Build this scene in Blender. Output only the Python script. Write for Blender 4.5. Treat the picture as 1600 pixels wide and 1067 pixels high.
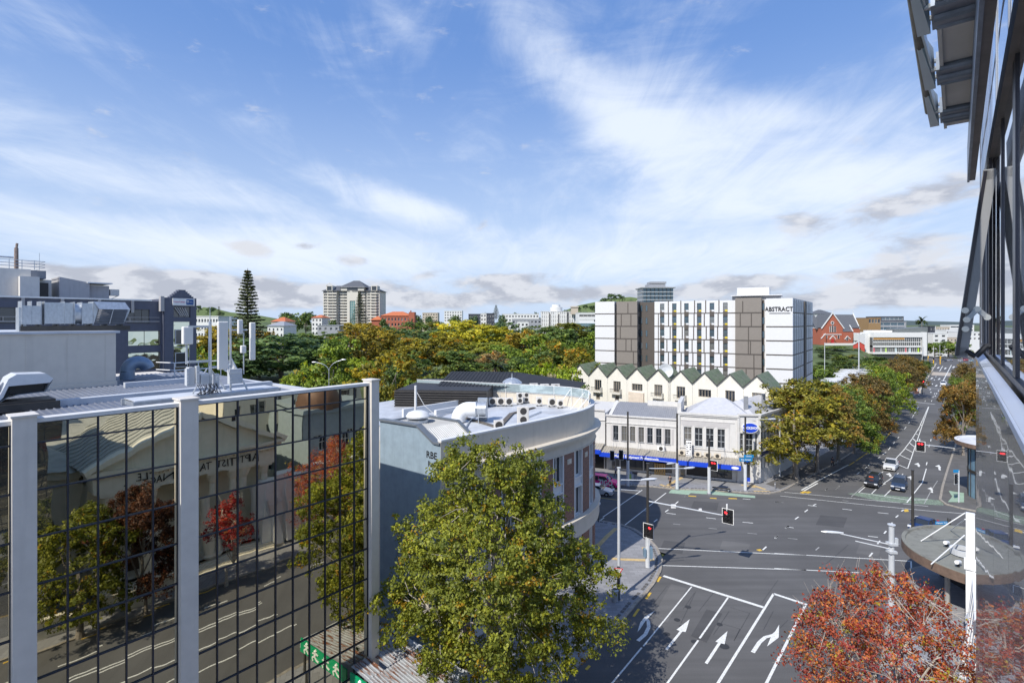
import bpy, math, random
import numpy as np
from mathutils import Matrix, Vector
random.seed(7); rng = np.random.default_rng(7)
SC = bpy.context.scene
for _o in list(bpy.data.objects): bpy.data.objects.remove(_o)
F = 830.0; HY = 503.0; CH = 26.0           # focal length in px of the 1600 px photo, horizon row, eye height
SX, SY = 0.628, 0.778                       # direction of the street on the ground
# ---------------- camera ----------------
cd = bpy.data.cameras.new("camera"); cam = bpy.data.objects.new("camera", cd); SC.collection.objects.link(cam)
cam.location = (0, 0, CH); cam.rotation_euler = (math.pi/2, 0, 0)
cd.sensor_width = 36.0; cd.lens = 36.0*F/1600.0; cd.shift_y = -(533.5-HY)/1600.0
cd.clip_start = 0.05; cd.clip_end = 20000; SC.camera = cam
# ---------------- exposure ----------------
SC.view_settings.view_transform = 'Standard'; SC.view_settings.look = 'None'
SC.view_settings.exposure = 0.46; SC.view_settings.gamma = 1.0
# ---------------- sun ----------------
EL = math.radians(44.5)
sd = bpy.data.lights.new("sun", 'SUN'); sd.energy = 3.8; sd.angle = math.radians(0.5); sd.color = (1.0, 0.955, 0.88)
sun = bpy.data.objects.new("sun", sd); SC.collection.objects.link(sun)
sun.rotation_euler = Vector((.645*math.cos(EL), .764*math.cos(EL), -math.sin(EL))).to_track_quat('-Z', 'Y').to_euler()
# ---------------- sky ----------------
W = bpy.data.worlds.new("World"); SC.world = W; W.use_nodes = True
nt = W.node_tree; N = nt.nodes; L = nt.links
for n in list(N): N.remove(n)
def nn(t, **k):
    n = N.new(t)
    for a, b in k.items(): setattr(n, a, b)
    return n
def mth(op, a, b=None, c=None, clamp=False):
    n = nn('ShaderNodeMath', operation=op); n.use_clamp = clamp
    for i, v in enumerate((a, b, c)):
        if v is None: continue
        if isinstance(v, (int, float)): n.inputs[i].default_value = v
        else: L.new(v, n.inputs[i])
    return n.outputs[0]
sky = nn('ShaderNodeTexSky', sky_type='NISHITA'); sky.sun_disc = False; sky.sun_elevation = EL
sky.sun_rotation = math.radians(220.2); sky.altitude = 50; sky.air_density = 1.0; sky.dust_density = 0.6; sky.ozone_density = 2.0
tc = nn('ShaderNodeTexCoord'); sep = nn('ShaderNodeSeparateXYZ'); L.new(tc.outputs['Generated'], sep.inputs[0])
X_, Y_, Z_ = sep.outputs
az = mth('ARCTAN2', X_, Y_); el = mth('ARCSINE', Z_)
cmb = nn('ShaderNodeCombineXYZ'); L.new(az, cmb.inputs[0]); L.new(el, cmb.inputs[1])
zp = mth('ADD', mth('MAXIMUM', Z_, 0.0), 0.12)
pl = nn('ShaderNodeCombineXYZ'); L.new(mth('DIVIDE', X_, zp), pl.inputs[0]); L.new(mth('DIVIDE', Y_, zp), pl.inputs[1])
def wnoise(vec, scale, detail=6, rough=0.55, dist=0.0, loc=(0,0,0), rot=0.0, sc=(1,1,1)):
    mp = nn('ShaderNodeMapping'); mp.inputs['Location'].default_value = loc
    mp.inputs['Rotation'].default_value = (0, 0, rot); mp.inputs['Scale'].default_value = sc
    L.new(vec, mp.inputs['Vector'])
    t = nn('ShaderNodeTexNoise'); t.inputs['Scale'].default_value = scale; t.inputs['Detail'].default_value = detail
    t.inputs['Roughness'].default_value = rough; t.inputs['Distortion'].default_value = dist
    L.new(mp.outputs[0], t.inputs['Vector']); return t.outputs['Fac']
def mrange(v, a, b, c=0.0, d=1.0, smooth=True):
    n = nn('ShaderNodeMapRange'); n.interpolation_type = 'SMOOTHSTEP' if smooth else 'LINEAR'
    for i, q in enumerate((a, b, c, d)): n.inputs[i+1].default_value = q
    L.new(v, n.inputs[0]); return n.outputs[0]
def skyblob(x, y, rx, ry, rot, amp):
    a = math.atan2((x-800)/F, 1.0); e = math.asin(((HY-y)/F)/math.sqrt(1+((x-800)/F)**2+((HY-y)/F)**2))
    mp = nn('ShaderNodeMapping', vector_type='TEXTURE')
    mp.inputs['Location'].default_value = (a, e, 0); mp.inputs['Rotation'].default_value = (0, 0, math.radians(rot))
    mp.inputs['Scale'].default_value = (rx/F, ry/F, 1); L.new(cmb.outputs[0], mp.inputs['Vector'])
    ln = nn('ShaderNodeVectorMath', operation='LENGTH'); L.new(mp.outputs[0], ln.inputs[0])
    return mrange(ln.outputs['Value'], 0.0, 1.0, amp, 0.0)
def addall(lst):
    s = lst[0]
    for q in lst[1:]: s = mth('ADD', s, q)
    return s
# high thin cirrus: where it lies on the sky vault
cir = addall([skyblob(880,110,300,75,-40,.75), skyblob(1080,210,280,120,-25,1.0), skyblob(1240,190,150,50,-8,.5), skyblob(960,250,150,120,-10,.25),
  skyblob(640,325,200,40,-14,1.25), skyblob(300,300,430,60,-10,.5), skyblob(200,365,600,45,-6,.55), skyblob(1150,330,420,90,4,.85),
  skyblob(620,30,110,35,-35,.35), skyblob(1380,230,190,110,10,.55), skyblob(600,400,900,60,0,.75), skyblob(1250,420,500,70,0,.75), skyblob(60,240,200,60,-10,.25)])
fine = wnoise(pl.outputs[0], 2.6, 11, .68, 1.3, (3,1,0), math.radians(38), (1.0, .32, 1))
fine2 = wnoise(cmb.outputs[0], 7.0, 9, .6, .6, (0,0,0), math.radians(22), (.55, 1.7, 1))
fn = mth('MULTIPLY', mth('ADD', fine, fine2), .5)
cirm = mrange(mth('ADD', mth('MULTIPLY', cir, .34), fn), .45, .98, 0.0, .90)
# low cumulus with grey undersides
cum = addall([skyblob(700,462,1300,40,0,.62), skyblob(0,455,500,60,0,.35), skyblob(230,440,210,36,0,1.0), skyblob(395,392,60,18,-5,.8), skyblob(480,385,50,12,8,.6), skyblob(552,408,52,16,0,.85), skyblob(60,470,300,40,0,.6),
  skyblob(420,460,150,28,0,.9), skyblob(660,430,60,12,10,.7), skyblob(790,436,130,20,3,1.0), skyblob(860,458,160,20,0,.75), skyblob(755,350,22,14,30,.7),
  skyblob(1180,440,110,22,0,.85), skyblob(1330,470,240,26,0,.7), skyblob(1400,325,200,38,14,.95), skyblob(1240,340,60,26,0,.7), skyblob(1430,385,110,40,12,.6), skyblob(1460,430,100,26,0,.7),
  skyblob(660,470,200,18,0,.6), skyblob(1060,455,130,18,0,.6), skyblob(1340,428,60,10,0,.7), skyblob(-200,450,300,50,0,.7), skyblob(1900,420,400,60,0,.7)])
cn = wnoise(cmb.outputs[0], 13.0, 8, .6, .3, (0,0,0), 0, (.75, 1.9, 1))
cumm = mrange(mth('ADD', mth('MULTIPLY', cum, .40), cn), .60, .86, 0.0, .9)
# pale band near the horizon
hz_ = mrange(el, 0.0, .50, .80, 0.0)
cl = wnoise(cmb.outputs[0], 16.0, 6, .55, 0.0, (.03,-.012,0), 0, (.8, 1.8, 1))
shade = mrange(mth('SUBTRACT', cn, cl), -.10, .10, 0.0, 1.0)
def mixc(f, a, b):
    n = nn('ShaderNodeMix', data_type='RGBA'); n.inputs['Factor'].default_value = 0
    if isinstance(f, (int, float)): n.inputs[0].default_value = f
    else: L.new(f, n.inputs[0])
    for s, v in ((6, a), (7, b)):
        if isinstance(v, tuple): n.inputs[s].default_value = v
        else: L.new(v, n.inputs[s])
    return n.outputs[2]
SKS = 0.105
k = 1.0/SKS
base = mixc(.55, sky.outputs[0], (.125*k, .27*k, .66*k, 1))
base = mixc(hz_, base, (.47*k, .57*k, .72*k, 1))
base = mixc(cirm, base, (.64*k, .70*k, .80*k, 1))
ccol = mixc(shade, (.36*k, .38*k, .44*k, 1), (.55*k, .565*k, .61*k, 1))
base = mixc(cumm, base, ccol)
bg = nn('ShaderNodeBackground'); bg.inputs['Strength'].default_value = SKS; L.new(base, bg.inputs[0])
wo = nn('ShaderNodeOutputWorld'); L.new(bg.outputs[0], wo.inputs[0])

# ---------------- points ----------------
def gp(x, y, h=0.0):
    d = (CH-h)*F/(y-HY); return Vector(((x-800)/F*d, d, h))
def at(x, y, d): return Vector(((x-800)/F*d, d, CH-(y-HY)/F*d))
def st(t, p, z=0.0): return Vector((t*SX-p*SY, t*SY+p*SX, z))
STR = math.atan2(SY, SX)
# ---------------- materials ----------------
MATS = {}
def mat(name, col, rough=.6, metal=0.0, var=.12, vscale=1.5, bump=0.0, bscale=20.0, spec=.5, emit=None, estr=0, kind=None, **kw):
    if name in MATS: return MATS[name]
    m = bpy.data.materials.new(name); m.use_nodes = True; t = m.node_tree; b = t.nodes['Principled BSDF']
    b.inputs['Roughness'].default_value = rough; b.inputs['Metallic'].default_value = metal
    b.inputs['Specular IOR Level'].default_value = spec
    c4 = (*col, 1); b.inputs['Base Color'].default_value = c4
    tcn = t.nodes.new('ShaderNodeTexCoord'); src = tcn.outputs['Object']
    def noise(scale, detail=5, rough_=.6):
        n = t.nodes.new('ShaderNodeTexNoise'); n.inputs['Scale'].default_value = scale; n.inputs['Detail'].default_value = detail
        n.inputs['Roughness'].default_value = rough_; t.links.new(src, n.inputs['Vector']); return n.outputs['Fac']
    def mix(f, a, c, bt='MIX'):
        n = t.nodes.new('ShaderNodeMix'); n.data_type = 'RGBA'; n.blend_type = bt
        if isinstance(f, float): n.inputs[0].default_value = f
        else: t.links.new(f, n.inputs[0])
        for s, v in ((6, a), (7, c)):
            if isinstance(v, tuple): n.inputs[s].default_value = v
            else: t.links.new(v, n.inputs[s])
        return n.outputs[2]
    def rmp(f, a, c, lo=0.0, hi=1.0):
        n = t.nodes.new('ShaderNodeMapRange'); n.inputs[1].default_value = a; n.inputs[2].default_value = c
        n.inputs[3].default_value = lo; n.inputs[4].default_value = hi; t.links.new(f, n.inputs[0]); return n.outputs[0]
    out = None
    lo = tuple(v*(1-var) for v in col)+(1,); hi = tuple(min(1, v*(1+var)) for v in col)+(1,)
    if var > 0: out = mix(rmp(noise(vscale), .3, .7), lo, hi)
    if kind == 'streak':      # vertical dirt streaks
        mp = t.nodes.new('ShaderNodeMapping'); mp.inputs['Scale'].default_value = (1.2, 1.2, .08); t.links.new(src, mp.inputs['Vector'])
        n = t.nodes.new('ShaderNodeTexNoise'); n.inputs['Scale'].default_value = 2.2; n.inputs['Detail'].default_value = 6; t.links.new(mp.outputs[0], n.inputs['Vector'])
        out = mix(rmp(n.outputs['Fac'], .52, .80, 0, .32), out, tuple(v*.6 for v in col)+(1,))
    if kind == 'brick':
        br = t.nodes.new('ShaderNodeTexBrick'); br.inputs['Scale'].default_value = 1.0
        mp = t.nodes.new('ShaderNodeMapping'); mp.inputs['Rotation'].default_value = (math.pi/2, 0, 0)
        t.links.new(src, mp.inputs['Vector']); t.links.new(mp.outputs[0], br.inputs['Vector'])
        br.inputs['Brick Width'].default_value = .3; br.inputs['Row Height'].default_value = .1; br.inputs['Mortar Size'].default_value = .012
        br.inputs['Color1'].default_value = lo; br.inputs['Color2'].default_value = hi; br.inputs['Mortar'].default_value = (.3,.26,.23,1)
        out = br.outputs['Color']
    if kind == 'paver':
        br = t.nodes.new('ShaderNodeTexBrick'); br.inputs['Scale'].default_value = 1.0
        t.links.new(src, br.inputs['Vector'])
        br.inputs['Brick Width'].default_value = .9; br.inputs['Row Height'].default_value = .45; br.inputs['Mortar Size'].default_value = .012
        br.inputs['Color1'].default_value = lo; br.inputs['Color2'].default_value = hi; br.inputs['Mortar'].default_value = tuple(v*.55 for v in col)+(1,)
        out = mix(rmp(noise(.35), .35, .7, 0, .5), br.outputs['Color'], tuple(v*.8 for v in col)+(1,))
        out = mix(rmp(noise(3.0), .62, .72, 0, .5), out, tuple(v*.6 for v in col)+(1,))
    if kind == 'asphalt':
        out = mix(rmp(noise(.09, 4), .38, .62), tuple(v*.82 for v in col)+(1,), tuple(v*1.18 for v in col)+(1,))
        mp = t.nodes.new('ShaderNodeMapping'); mp.inputs['Rotation'].default_value = (0, 0, -STR); mp.inputs['Scale'].default_value = (.04, .9, 1)
        t.links.new(src, mp.inputs['Vector']); n = t.nodes.new('ShaderNodeTexNoise'); n.inputs['Scale'].default_value = 1.0; n.inputs['Detail'].default_value = 4
        t.links.new(mp.outputs[0], n.inputs['Vector'])
        out = mix(rmp(n.outputs['Fac'], .42, .70, 0, .6), out, tuple(v*.6 for v in col)+(1,))
        out = mix(rmp(noise(14.0, 3), .3, .7, 0, .35), out, tuple(v*1.5 for v in col)+(1,))
        out = mix(rmp(noise(.6, 6, .8), .66, .72, 0, .55), out, tuple(v*.45 for v in col)+(1,))
    if kind == 'rust':
        mp = t.nodes.new('ShaderNodeMapping'); mp.inputs['Scale'].default_value = (2.2, .22, 1); t.links.new(src, mp.inputs['Vector'])
        n = t.nodes.new('ShaderNodeTexNoise'); n.inputs['Scale'].default_value = 3.0; n.inputs['Detail'].default_value = 7; n.inputs['Roughness'].default_value = .7
        t.links.new(mp.outputs[0], n.inputs['Vector'])
        out = mix(rmp(n.outputs['Fac'], .50, .58), out, (.20, .075, .03, 1))
    if kind == 'worn':
        out = mix(rmp(noise(4.0, 8, .75), .48, .60, 0, .9), out, (.075, .075, .08, 1))
    if kind == 'moss':
        out = mix(rmp(noise(1.3, 7, .7), .42, .66), out, (.20, .205, .15, 1))
    if kind == 'blot':
        out = mix(rmp(noise(kw.get('bs', 1.0), 6, .7), .5, .66), out, (*kw['c2'], 1))
    if out is not None: t.links.new(out, b.inputs['Base Color'])
    if bump:
        n2 = noise(bscale, 4); bm = t.nodes.new('ShaderNodeBump'); bm.inputs['Strength'].default_value = bump; bm.inputs['Distance'].default_value = .02
        t.links.new(n2, bm.inputs['Height']); t.links.new(bm.outputs[0], b.inputs['Normal'])
    if emit: b.inputs['Emission Color'].default_value = (*emit, 1); b.inputs['Emission Strength'].default_value = estr
    MATS[name] = m; return m
def mirror_mat(name, col, bend, bs=.9, mixf=1.0, sc=(1,1,1)):
    m = mat(name, col, .02, 1.0, 0.0); t = m.node_tree; b = t.nodes['Principled BSDF']; b.inputs['Roughness'].default_value = .015
    tcn = t.nodes.new('ShaderNodeTexCoord'); n = t.nodes.new('ShaderNodeTexNoise'); n.inputs['Scale'].default_value = bs; n.inputs['Detail'].default_value = 1
    mp = t.nodes.new('ShaderNodeMapping'); mp.inputs['Scale'].default_value = sc
    t.links.new(tcn.outputs['Object'], mp.inputs[0]); t.links.new(mp.outputs[0], n.inputs['Vector'])
    bm = t.nodes.new('ShaderNodeBump'); bm.inputs['Strength'].default_value = 1.0; bm.inputs['Distance'].default_value = bend
    t.links.new(n.outputs['Fac'], bm.inputs['Height']); t.links.new(bm.outputs[0], b.inputs['Normal'])
    if mixf < 1:
        d = t.nodes.new('ShaderNodeBsdfPrincipled'); d.inputs['Base Color'].default_value = (.16,.165,.18,1); d.inputs['Roughness'].default_value = .25
        mx = t.nodes.new('ShaderNodeMixShader'); mx.inputs[0].default_value = mixf
        t.links.new(d.outputs[0], mx.inputs[1]); t.links.new(b.outputs[0], mx.inputs[2])
        t.links.new(mx.outputs[0], [q for q in t.nodes if q.type == 'OUTPUT_MATERIAL'][0].inputs[0])
    return m
def leaf_mat(name, k, tint, trans=.38):
    if name in MATS: return MATS[name]
    m = bpy.data.materials.new(name); m.use_nodes = True; t = m.node_tree
    for n in list(t.nodes): t.nodes.remove(n)
    oi = t.nodes.new('ShaderNodeObjectInfo'); tcn = t.nodes.new('ShaderNodeTexCoord')
    n = t.nodes.new('ShaderNodeTexNoise'); n.inputs['Scale'].default_value = .55; n.inputs['Detail'].default_value = 4
    t.links.new(tcn.outputs['Object'], n.inputs['Vector'])
    mr = t.nodes.new('ShaderNodeMapRange'); mr.inputs[1].default_value = .35; mr.inputs[2].default_value = .65
    t.links.new(n.outputs['Fac'], mr.inputs[0])
    a = t.nodes.new('ShaderNodeMix'); a.data_type = 'RGBA'; a.blend_type = 'MULTIPLY'; a.inputs[0].default_value = 1
    a.inputs[7].default_value = (k*tint[0], k*tint[1], k*tint[2], 1); t.links.new(oi.outputs['Color'], a.inputs[6])
    c = t.nodes.new('ShaderNodeMix'); c.data_type = 'RGBA'; c.blend_type = 'MULTIPLY'; c.inputs[7].default_value = (1.3, 1.2, .85, 1)
    t.links.new(mr.outputs[0], c.inputs[0]); t.links.new(a.outputs[2], c.inputs[6])
    d = t.nodes.new('ShaderNodeBsdfPrincipled'); d.inputs['Roughness'].default_value = .5; d.inputs['Specular IOR Level'].default_value = .35
    tr = t.nodes.new('ShaderNodeBsdfTranslucent'); mx = t.nodes.new('ShaderNodeMixShader'); mx.inputs[0].default_value = trans
    t.links.new(c.outputs[2], d.inputs['Base Color']); t.links.new(c.outputs[2], tr.inputs['Color'])
    t.links.new(d.outputs[0], mx.inputs[1]); t.links.new(tr.outputs[0], mx.inputs[2])
    o = t.nodes.new('ShaderNodeOutputMaterial'); t.links.new(mx.outputs[0], o.inputs[0])
    MATS[name] = m; return m
LEAF = [leaf_mat('leaf_plain', 1.0, (1,1,1)), leaf_mat('leaf_pale', 1.45, (1.12,1.05,.8)), leaf_mat('leaf_deep', .62, (.9,1,1.0)), leaf_mat('leaf_turned', 1.0, (1.75,.95,.5))]
M_bark = mat('bark', (.22,.19,.16), .9, var=.3, vscale=6, bump=.6)
M_barkp = mat('pale_bark', (.42,.38,.33), .85, var=.25, vscale=6, bump=.4)
M_asph = mat('asphalt', (.098,.096,.095), .88, kind='asphalt', bump=.25, bscale=60)
M_pave = mat('paving', (.27,.27,.28), .8, var=.14, kind='paver')
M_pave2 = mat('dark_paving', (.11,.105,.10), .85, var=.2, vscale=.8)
M_kerb = mat('kerb_stone', (.30,.27,.23), .8, var=.3, vscale=3)
M_conc = mat('concrete', (.32,.31,.29), .8, var=.18, vscale=.9, kind='streak')
M_white = mat('white_render', (.64,.63,.61), .65, var=.06, kind='streak')
M_wpure = mat('white_paint', (.78,.78,.77), .5, var=.05)
M_cream = mat('cream_render', (.70,.65,.53), .7, var=.05, kind='streak')
M_roadw = mat('road_paint', (.74,.74,.70), .7, var=.06, vscale=3, kind='blot', bs=7.0, c2=(.42,.42,.41))
M_roadf = mat('worn_paint', (.34,.34,.33), .8, var=.2, vscale=5)
M_yel = mat('yellow_paint', (.62,.40,.05), .7, var=.15)
M_tact = mat('tactile_paving', (.55,.40,.19), .8, var=.2, vscale=3)
M_green = mat('green_surface', (.29,.40,.30), .85, var=.12, vscale=2)
M_greenw = mat('worn_green_surface', (.20,.26,.19), .85, var=.3, vscale=2.5, kind='worn')
M_glass = mat('dark_glass', (.025,.03,.036), .06, 0, 0.0, spec=1.0)
M_glass2 = mat('blue_glass', (.10,.15,.18), .08, .5, .0, 1.0, spec=1.0)
for _m, _c, _t in ((M_glass, (.20,.19,.17,1), .74), (M_glass2, (.30,.30,.28,1), .8)):      # some windows have blinds or curtains behind the pane
    _t2 = _m.node_tree; _oi = _t2.nodes.new('ShaderNodeObjectInfo'); _r = _t2.nodes.new('ShaderNodeMapRange'); _r.inputs[1].default_value = _t-.12; _r.inputs[2].default_value = 1.0
    _x = _t2.nodes.new('ShaderNodeMix'); _x.data_type = 'RGBA'; _b = _t2.nodes['Principled BSDF']; _x.inputs[6].default_value = _b.inputs['Base Color'].default_value; _x.inputs[7].default_value = _c
    _t2.links.new(_oi.outputs['Random'], _r.inputs[0]); _t2.links.new(_r.outputs[0], _x.inputs[0]); _t2.links.new(_x.outputs[2], _b.inputs['Base Color'])
M_blk = mat('black_paint', (.015,.015,.017), .4, var=.1)
M_dkm = mat('dark_metal', (.07,.065,.06), .45, .4, .15)
M_galv = mat('galvanised_steel', (.50,.53,.56), .38, .6, .14, 3.0, bump=.05)
M_alu = mat('white_metal', (.66,.68,.70), .35, .15, .06)
M_lgrey = mat('light_grey_paint', (.50,.52,.54), .5, var=.06)
M_mgrey = mat('mid_grey_paint', (.22,.23,.25), .55, var=.08)
M_grass = mat('grass', (.085,.16,.025), .95, var=.3, vscale=.4, bump=.4, bscale=8)
M_blue = mat('blue_fascia', (.01,.06,.55), .45, var=.04)
M_brick = mat('brown_brick', (.20,.078,.047), .85, var=.25, kind='brick')
M_red = mat('red_lens', (.5,.02,.02), .3, var=0, emit=(1,.03,.04), estr=2.2)
M_off = mat('unlit_lens', (.03,.03,.03), .2, var=0)
# ---------------- mesh builder ----------------
class MB:
    def __init__(s): s.v = []; s.f = []; s.m = []
    def poly(s, pts, m=0):
        i = len(s.v); s.v += [tuple(p) for p in pts]; s.f.append(tuple(range(i, i+len(pts)))); s.m.append(m); return s
    def box(s, x0, y0, z0, x1, y1, z1, m=0):
        i = len(s.v)
        s.v += [(x0,y0,z0),(x1,y0,z0),(x1,y1,z0),(x0,y1,z0),(x0,y0,z1),(x1,y0,z1),(x1,y1,z1),(x0,y1,z1)]
        for q in ((0,3,2,1),(4,5,6,7),(0,1,5,4),(1,2,6,5),(2,3,7,6),(3,0,4,7)):
            s.f.append(tuple(i+a for a in q)); s.m.append(m)
        return s
    def prism(s, pts, z0, z1, m=0, mt=None):
        n = len(pts); i = len(s.v); z0f = z0 if callable(z0) else (lambda k: z0); z1f = z1 if callable(z1) else (lambda k: z1)
        s.v += [(p[0], p[1], z0f(k)) for k, p in enumerate(pts)]+[(p[0], p[1], z1f(k)) for k, p in enumerate(pts)]
        for k in range(n):
            j = (k+1) % n; s.f.append((i+k, i+j, i+n+j, i+n+k)); s.m.append(m)
        s.f.append(tuple(i+n+k for k in range(n))); s.m.append(m if mt is None else mt)
        s.f.append(tuple(i+k for k in reversed(range(n)))); s.m.append(m); return s
    def tube(s, p, q, r, r2=None, n=8, m=0, cap=True):
        p = Vector(p); q = Vector(q); r2 = r if r2 is None else r2; d = (q-p)
        if d.length < 1e-6: return s
        d.normalize(); u = d.orthogonal().normalized(); w = d.cross(u); i = len(s.v)
        for c, rr in ((p, r), (q, r2)):
            for k in range(n):
                a = 2*math.pi*k/n; s.v.append(tuple(c+u*math.cos(a)*rr+w*math.sin(a)*rr))
        for k in range(n):
            j = (k+1) % n; s.f.append((i+k, i+j, i+n+j, i+n+k)); s.m.append(m)
        if cap: s.f.append(tuple(i+k for k in reversed(range(n)))); s.m.append(m); s.f.append(tuple(i+n+k for k in range(n))); s.m.append(m)
        return s
    def path(s, pts, r, n=6, m=0):
        for a, b in zip(pts[:-1], pts[1:]): s.tube(a, b, r, r, n, m)
        return s
    def lathe(s, prof, n=20, m=0, c=(0,0,0), a0=0, a1=2*math.pi, sx=1, sy=1):
        i = len(s.v); full = abs(a1-a0-2*math.pi) < 1e-6; nn_ = n if full else n+1
        for r, z in prof:
            for k in range(nn_):
                a = a0+(a1-a0)*k/n; s.v.append((c[0]+r*sx*math.cos(a), c[1]+r*sy*math.sin(a), c[2]+z))
        for j in range(len(prof)-1):
            for k in range(n):
                k2 = (k+1) % nn_; s.f.append((i+j*nn_+k, i+j*nn_+k2, i+(j+1)*nn_+k2, i+(j+1)*nn_+k)); s.m.append(m)
        return s
    def sweep(s, pts, r, n=16, m=0):
        pts = [Vector(p) for p in pts]; i0 = len(s.v); u = None
        for j, p in enumerate(pts):
            d = (pts[min(j+1, len(pts)-1)]-pts[max(j-1, 0)]).normalized()
            u = d.orthogonal().normalized() if u is None else (u-d*u.dot(d)).normalized(); w = d.cross(u); rr = r[j] if isinstance(r, list) else r
            for k in range(n): a = 2*math.pi*k/n; s.v.append(tuple(p+u*math.cos(a)*rr+w*math.sin(a)*rr))
        for j in range(len(pts)-1):
            for k in range(n): k2 = (k+1) % n; b = i0+j*n; s.f.append((b+k, b+k2, b+n+k2, b+n+k)); s.m.append(m)
        return s
    def beam(s, p, q, w, h, m=0):     # rectangular bar between two points
        p = Vector(p); q = Vector(q); d = (q-p).normalized(); up = Vector((0,0,1))
        if abs(d.z) > .98: up = Vector((1,0,0))
        a = d.cross(up).normalized()*w/2; b = a.cross(d).normalized()*h/2; i = len(s.v)
        for c in (p, q): s.v += [tuple(c-a-b), tuple(c+a-b), tuple(c+a+b), tuple(c-a+b)]
        for q_ in ((0,1,2,3),(7,6,5,4),(0,4,5,1),(1,5,6,2),(2,6,7,3),(3,7,4,0)): s.f.append(tuple(i+k for k in q_)); s.m.append(m)
        return s
    def xf(s, T, i0=0):
        for k in range(i0, len(s.v)): s.v[k] = tuple(T @ Vector(s.v[k]))
        return s
    def mesh(s, name, mats, smooth=False):
        me = bpy.data.meshes.new(name); me.from_pydata(s.v, [], s.f)
        for a in (mats if isinstance(mats, (list, tuple)) else [mats]): me.materials.append(a)
        me.polygons.foreach_set('material_index', s.m)
        if smooth:
            me.polygons.foreach_set('use_smooth', [True]*len(s.f))
        me.update(); return me
    def build(s, name, mats, parent=None, T=None, smooth=False):
        me = s.mesh(name, mats, smooth)
        if smooth:
            try: me.set_sharp_from_angle(angle=math.radians(40))
            except Exception: pass
        return link(name, me, parent, T)
def link(name, me, parent=None, T=None):
    o = bpy.data.objects.new(name, me); SC.collection.objects.link(o)
    if parent is not None: o.parent = parent
    if T is not None: o.matrix_local = T
    return o
def tag(o, label=None, cat=None, group=None, kind=None):
    if label: o['label'] = label
    if cat: o['category'] = cat
    if group: o['group'] = group
    if kind: o['kind'] = kind
    return o
def thing(name, label, cat, loc=(0,0,0), rz=0.0, group=None, sc=1.0):
    o = bpy.data.objects.new(name, None); SC.collection.objects.link(o); o.empty_display_size = .5
    o.location = loc; o.rotation_euler = (0,0,rz); o.scale = (sc,)*3; return tag(o, label, cat, group)
def dup(o, loc=None, rz=None, sc=None, label=None, group=None, parent=None, color=None):
    c = o.copy(); SC.collection.objects.link(c); c.parent = parent
    if parent is not None: c.matrix_local = o.matrix_local.copy()
    if loc is not None: c.location = loc
    if rz is not None: c.rotation_euler = (0,0,rz)
    if sc is not None: c.scale = (sc,)*3 if isinstance(sc, (int, float)) else sc
    if label: c['label'] = label
    if group: c['group'] = group
    if color is not None: c.color = color
    for ch in [q for q in SC.objects if q.parent == o and q is not c]: dup(ch, parent=c, color=color)
    return c
def struct(name, mb, mats, **k): return tag(mb.build(name, mats, **k), kind='structure')
def RZ(a): return Matrix.Rotation(a, 4, 'Z')
def TR(x, y=0, z=0): return Matrix.Translation((x, y, z))
def text(name, s, size, m, parent, T, ext=.02, bold=0.0, sx=1.0):
    cu = bpy.data.curves.new(name, 'FONT'); cu.body = s; cu.size = size; cu.align_x = 'CENTER'; cu.align_y = 'CENTER'
    cu.extrude = ext; cu.offset = bold*size; cu.resolution_u = 2
    o = bpy.data.objects.new('tmp', cu); SC.collection.objects.link(o)
    me = bpy.data.meshes.new_from_object(o.evaluated_get(bpy.context.evaluated_depsgraph_get()))
    bpy.data.objects.remove(o); me.name = name; me.materials.clear(); me.materials.append(m)
    # text is drawn in xy; stand it up facing -y
    return link(name, me, parent, T @ Matrix.Rotation(math.pi/2, 4, 'X') @ Matrix.Diagonal((sx,1,1,1)))
# wall with real window openings, front face on y=0 looking to -y, x from x0..x1, z from z0..z1
def wall(mb, x0, x1, z0, z1, rects, dep=.18, m=0, top=None, T=None):
    i0 = len(mb.v); xs = sorted({x0, x1, *[r[0] for r in rects], *[r[2] for r in rects]}); zs = sorted({z0, z1, *[r[1] for r in rects], *[r[3] for r in rects]})
    for a, b in zip(xs[:-1], xs[1:]):
        for c, d in zip(zs[:-1], zs[1:]):
            cx, cz = (a+b)/2, (c+d)/2
            if any(r[0] < cx < r[2] and r[1] < cz < r[3] for r in rects): continue
            mb.poly([(a,0,c),(b,0,c),(b,0,d),(a,0,d)], m)
    for a, c, b, d in [r[:4] for r in rects]:
        mb.poly([(a,0,c),(a,0,d),(a,dep,d),(a,dep,c)], m); mb.poly([(b,0,c),(b,dep,c),(b,dep,d),(b,0,d)], m)
        mb.poly([(a,0,c),(a,dep,c),(b,dep,c),(b,0,c)], m); mb.poly([(a,0,d),(b,0,d),(b,dep,d),(a,dep,d)], m)
    if T is not None: mb.xf(T, i0)
    return mb
WC = {}
def win(parent, r, nx=2, nz=2, dep=.18, fr=None, gl=None, T=None, fw=.06, name='window', bars=None, sill=False):
    a, c, b, d = r[:4]; w = round(b-a, 3); h = round(d-c, 3); fr = fr or M_white; gl = gl or M_glass
    key = (w, h, nx, nz, dep, fr.name, gl.name, fw, sill)
    if key not in WC:
        q = MB(); q.poly([(0,dep-.01,0),(w,dep-.01,0),(w,dep-.01,h),(0,dep-.01,h)], 1)
        for k in range(nx+1): xx = (w-fw)*k/nx; q.box(xx, dep-.07, 0, xx+fw, dep-.015, h, 0)
        for k in range(nz+1): zz = (h-fw)*k/nz; q.box(0, dep-.066, zz, w, dep-.018, zz+fw, 0)
        if sill: q.box(-.08, -.08, -.10, w+.08, dep, -.003, 0)
        WC[key] = q.mesh(name, [fr, gl])
    return link(name, WC[key], parent, (T or Matrix()) @ TR(a, 0, c))
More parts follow.
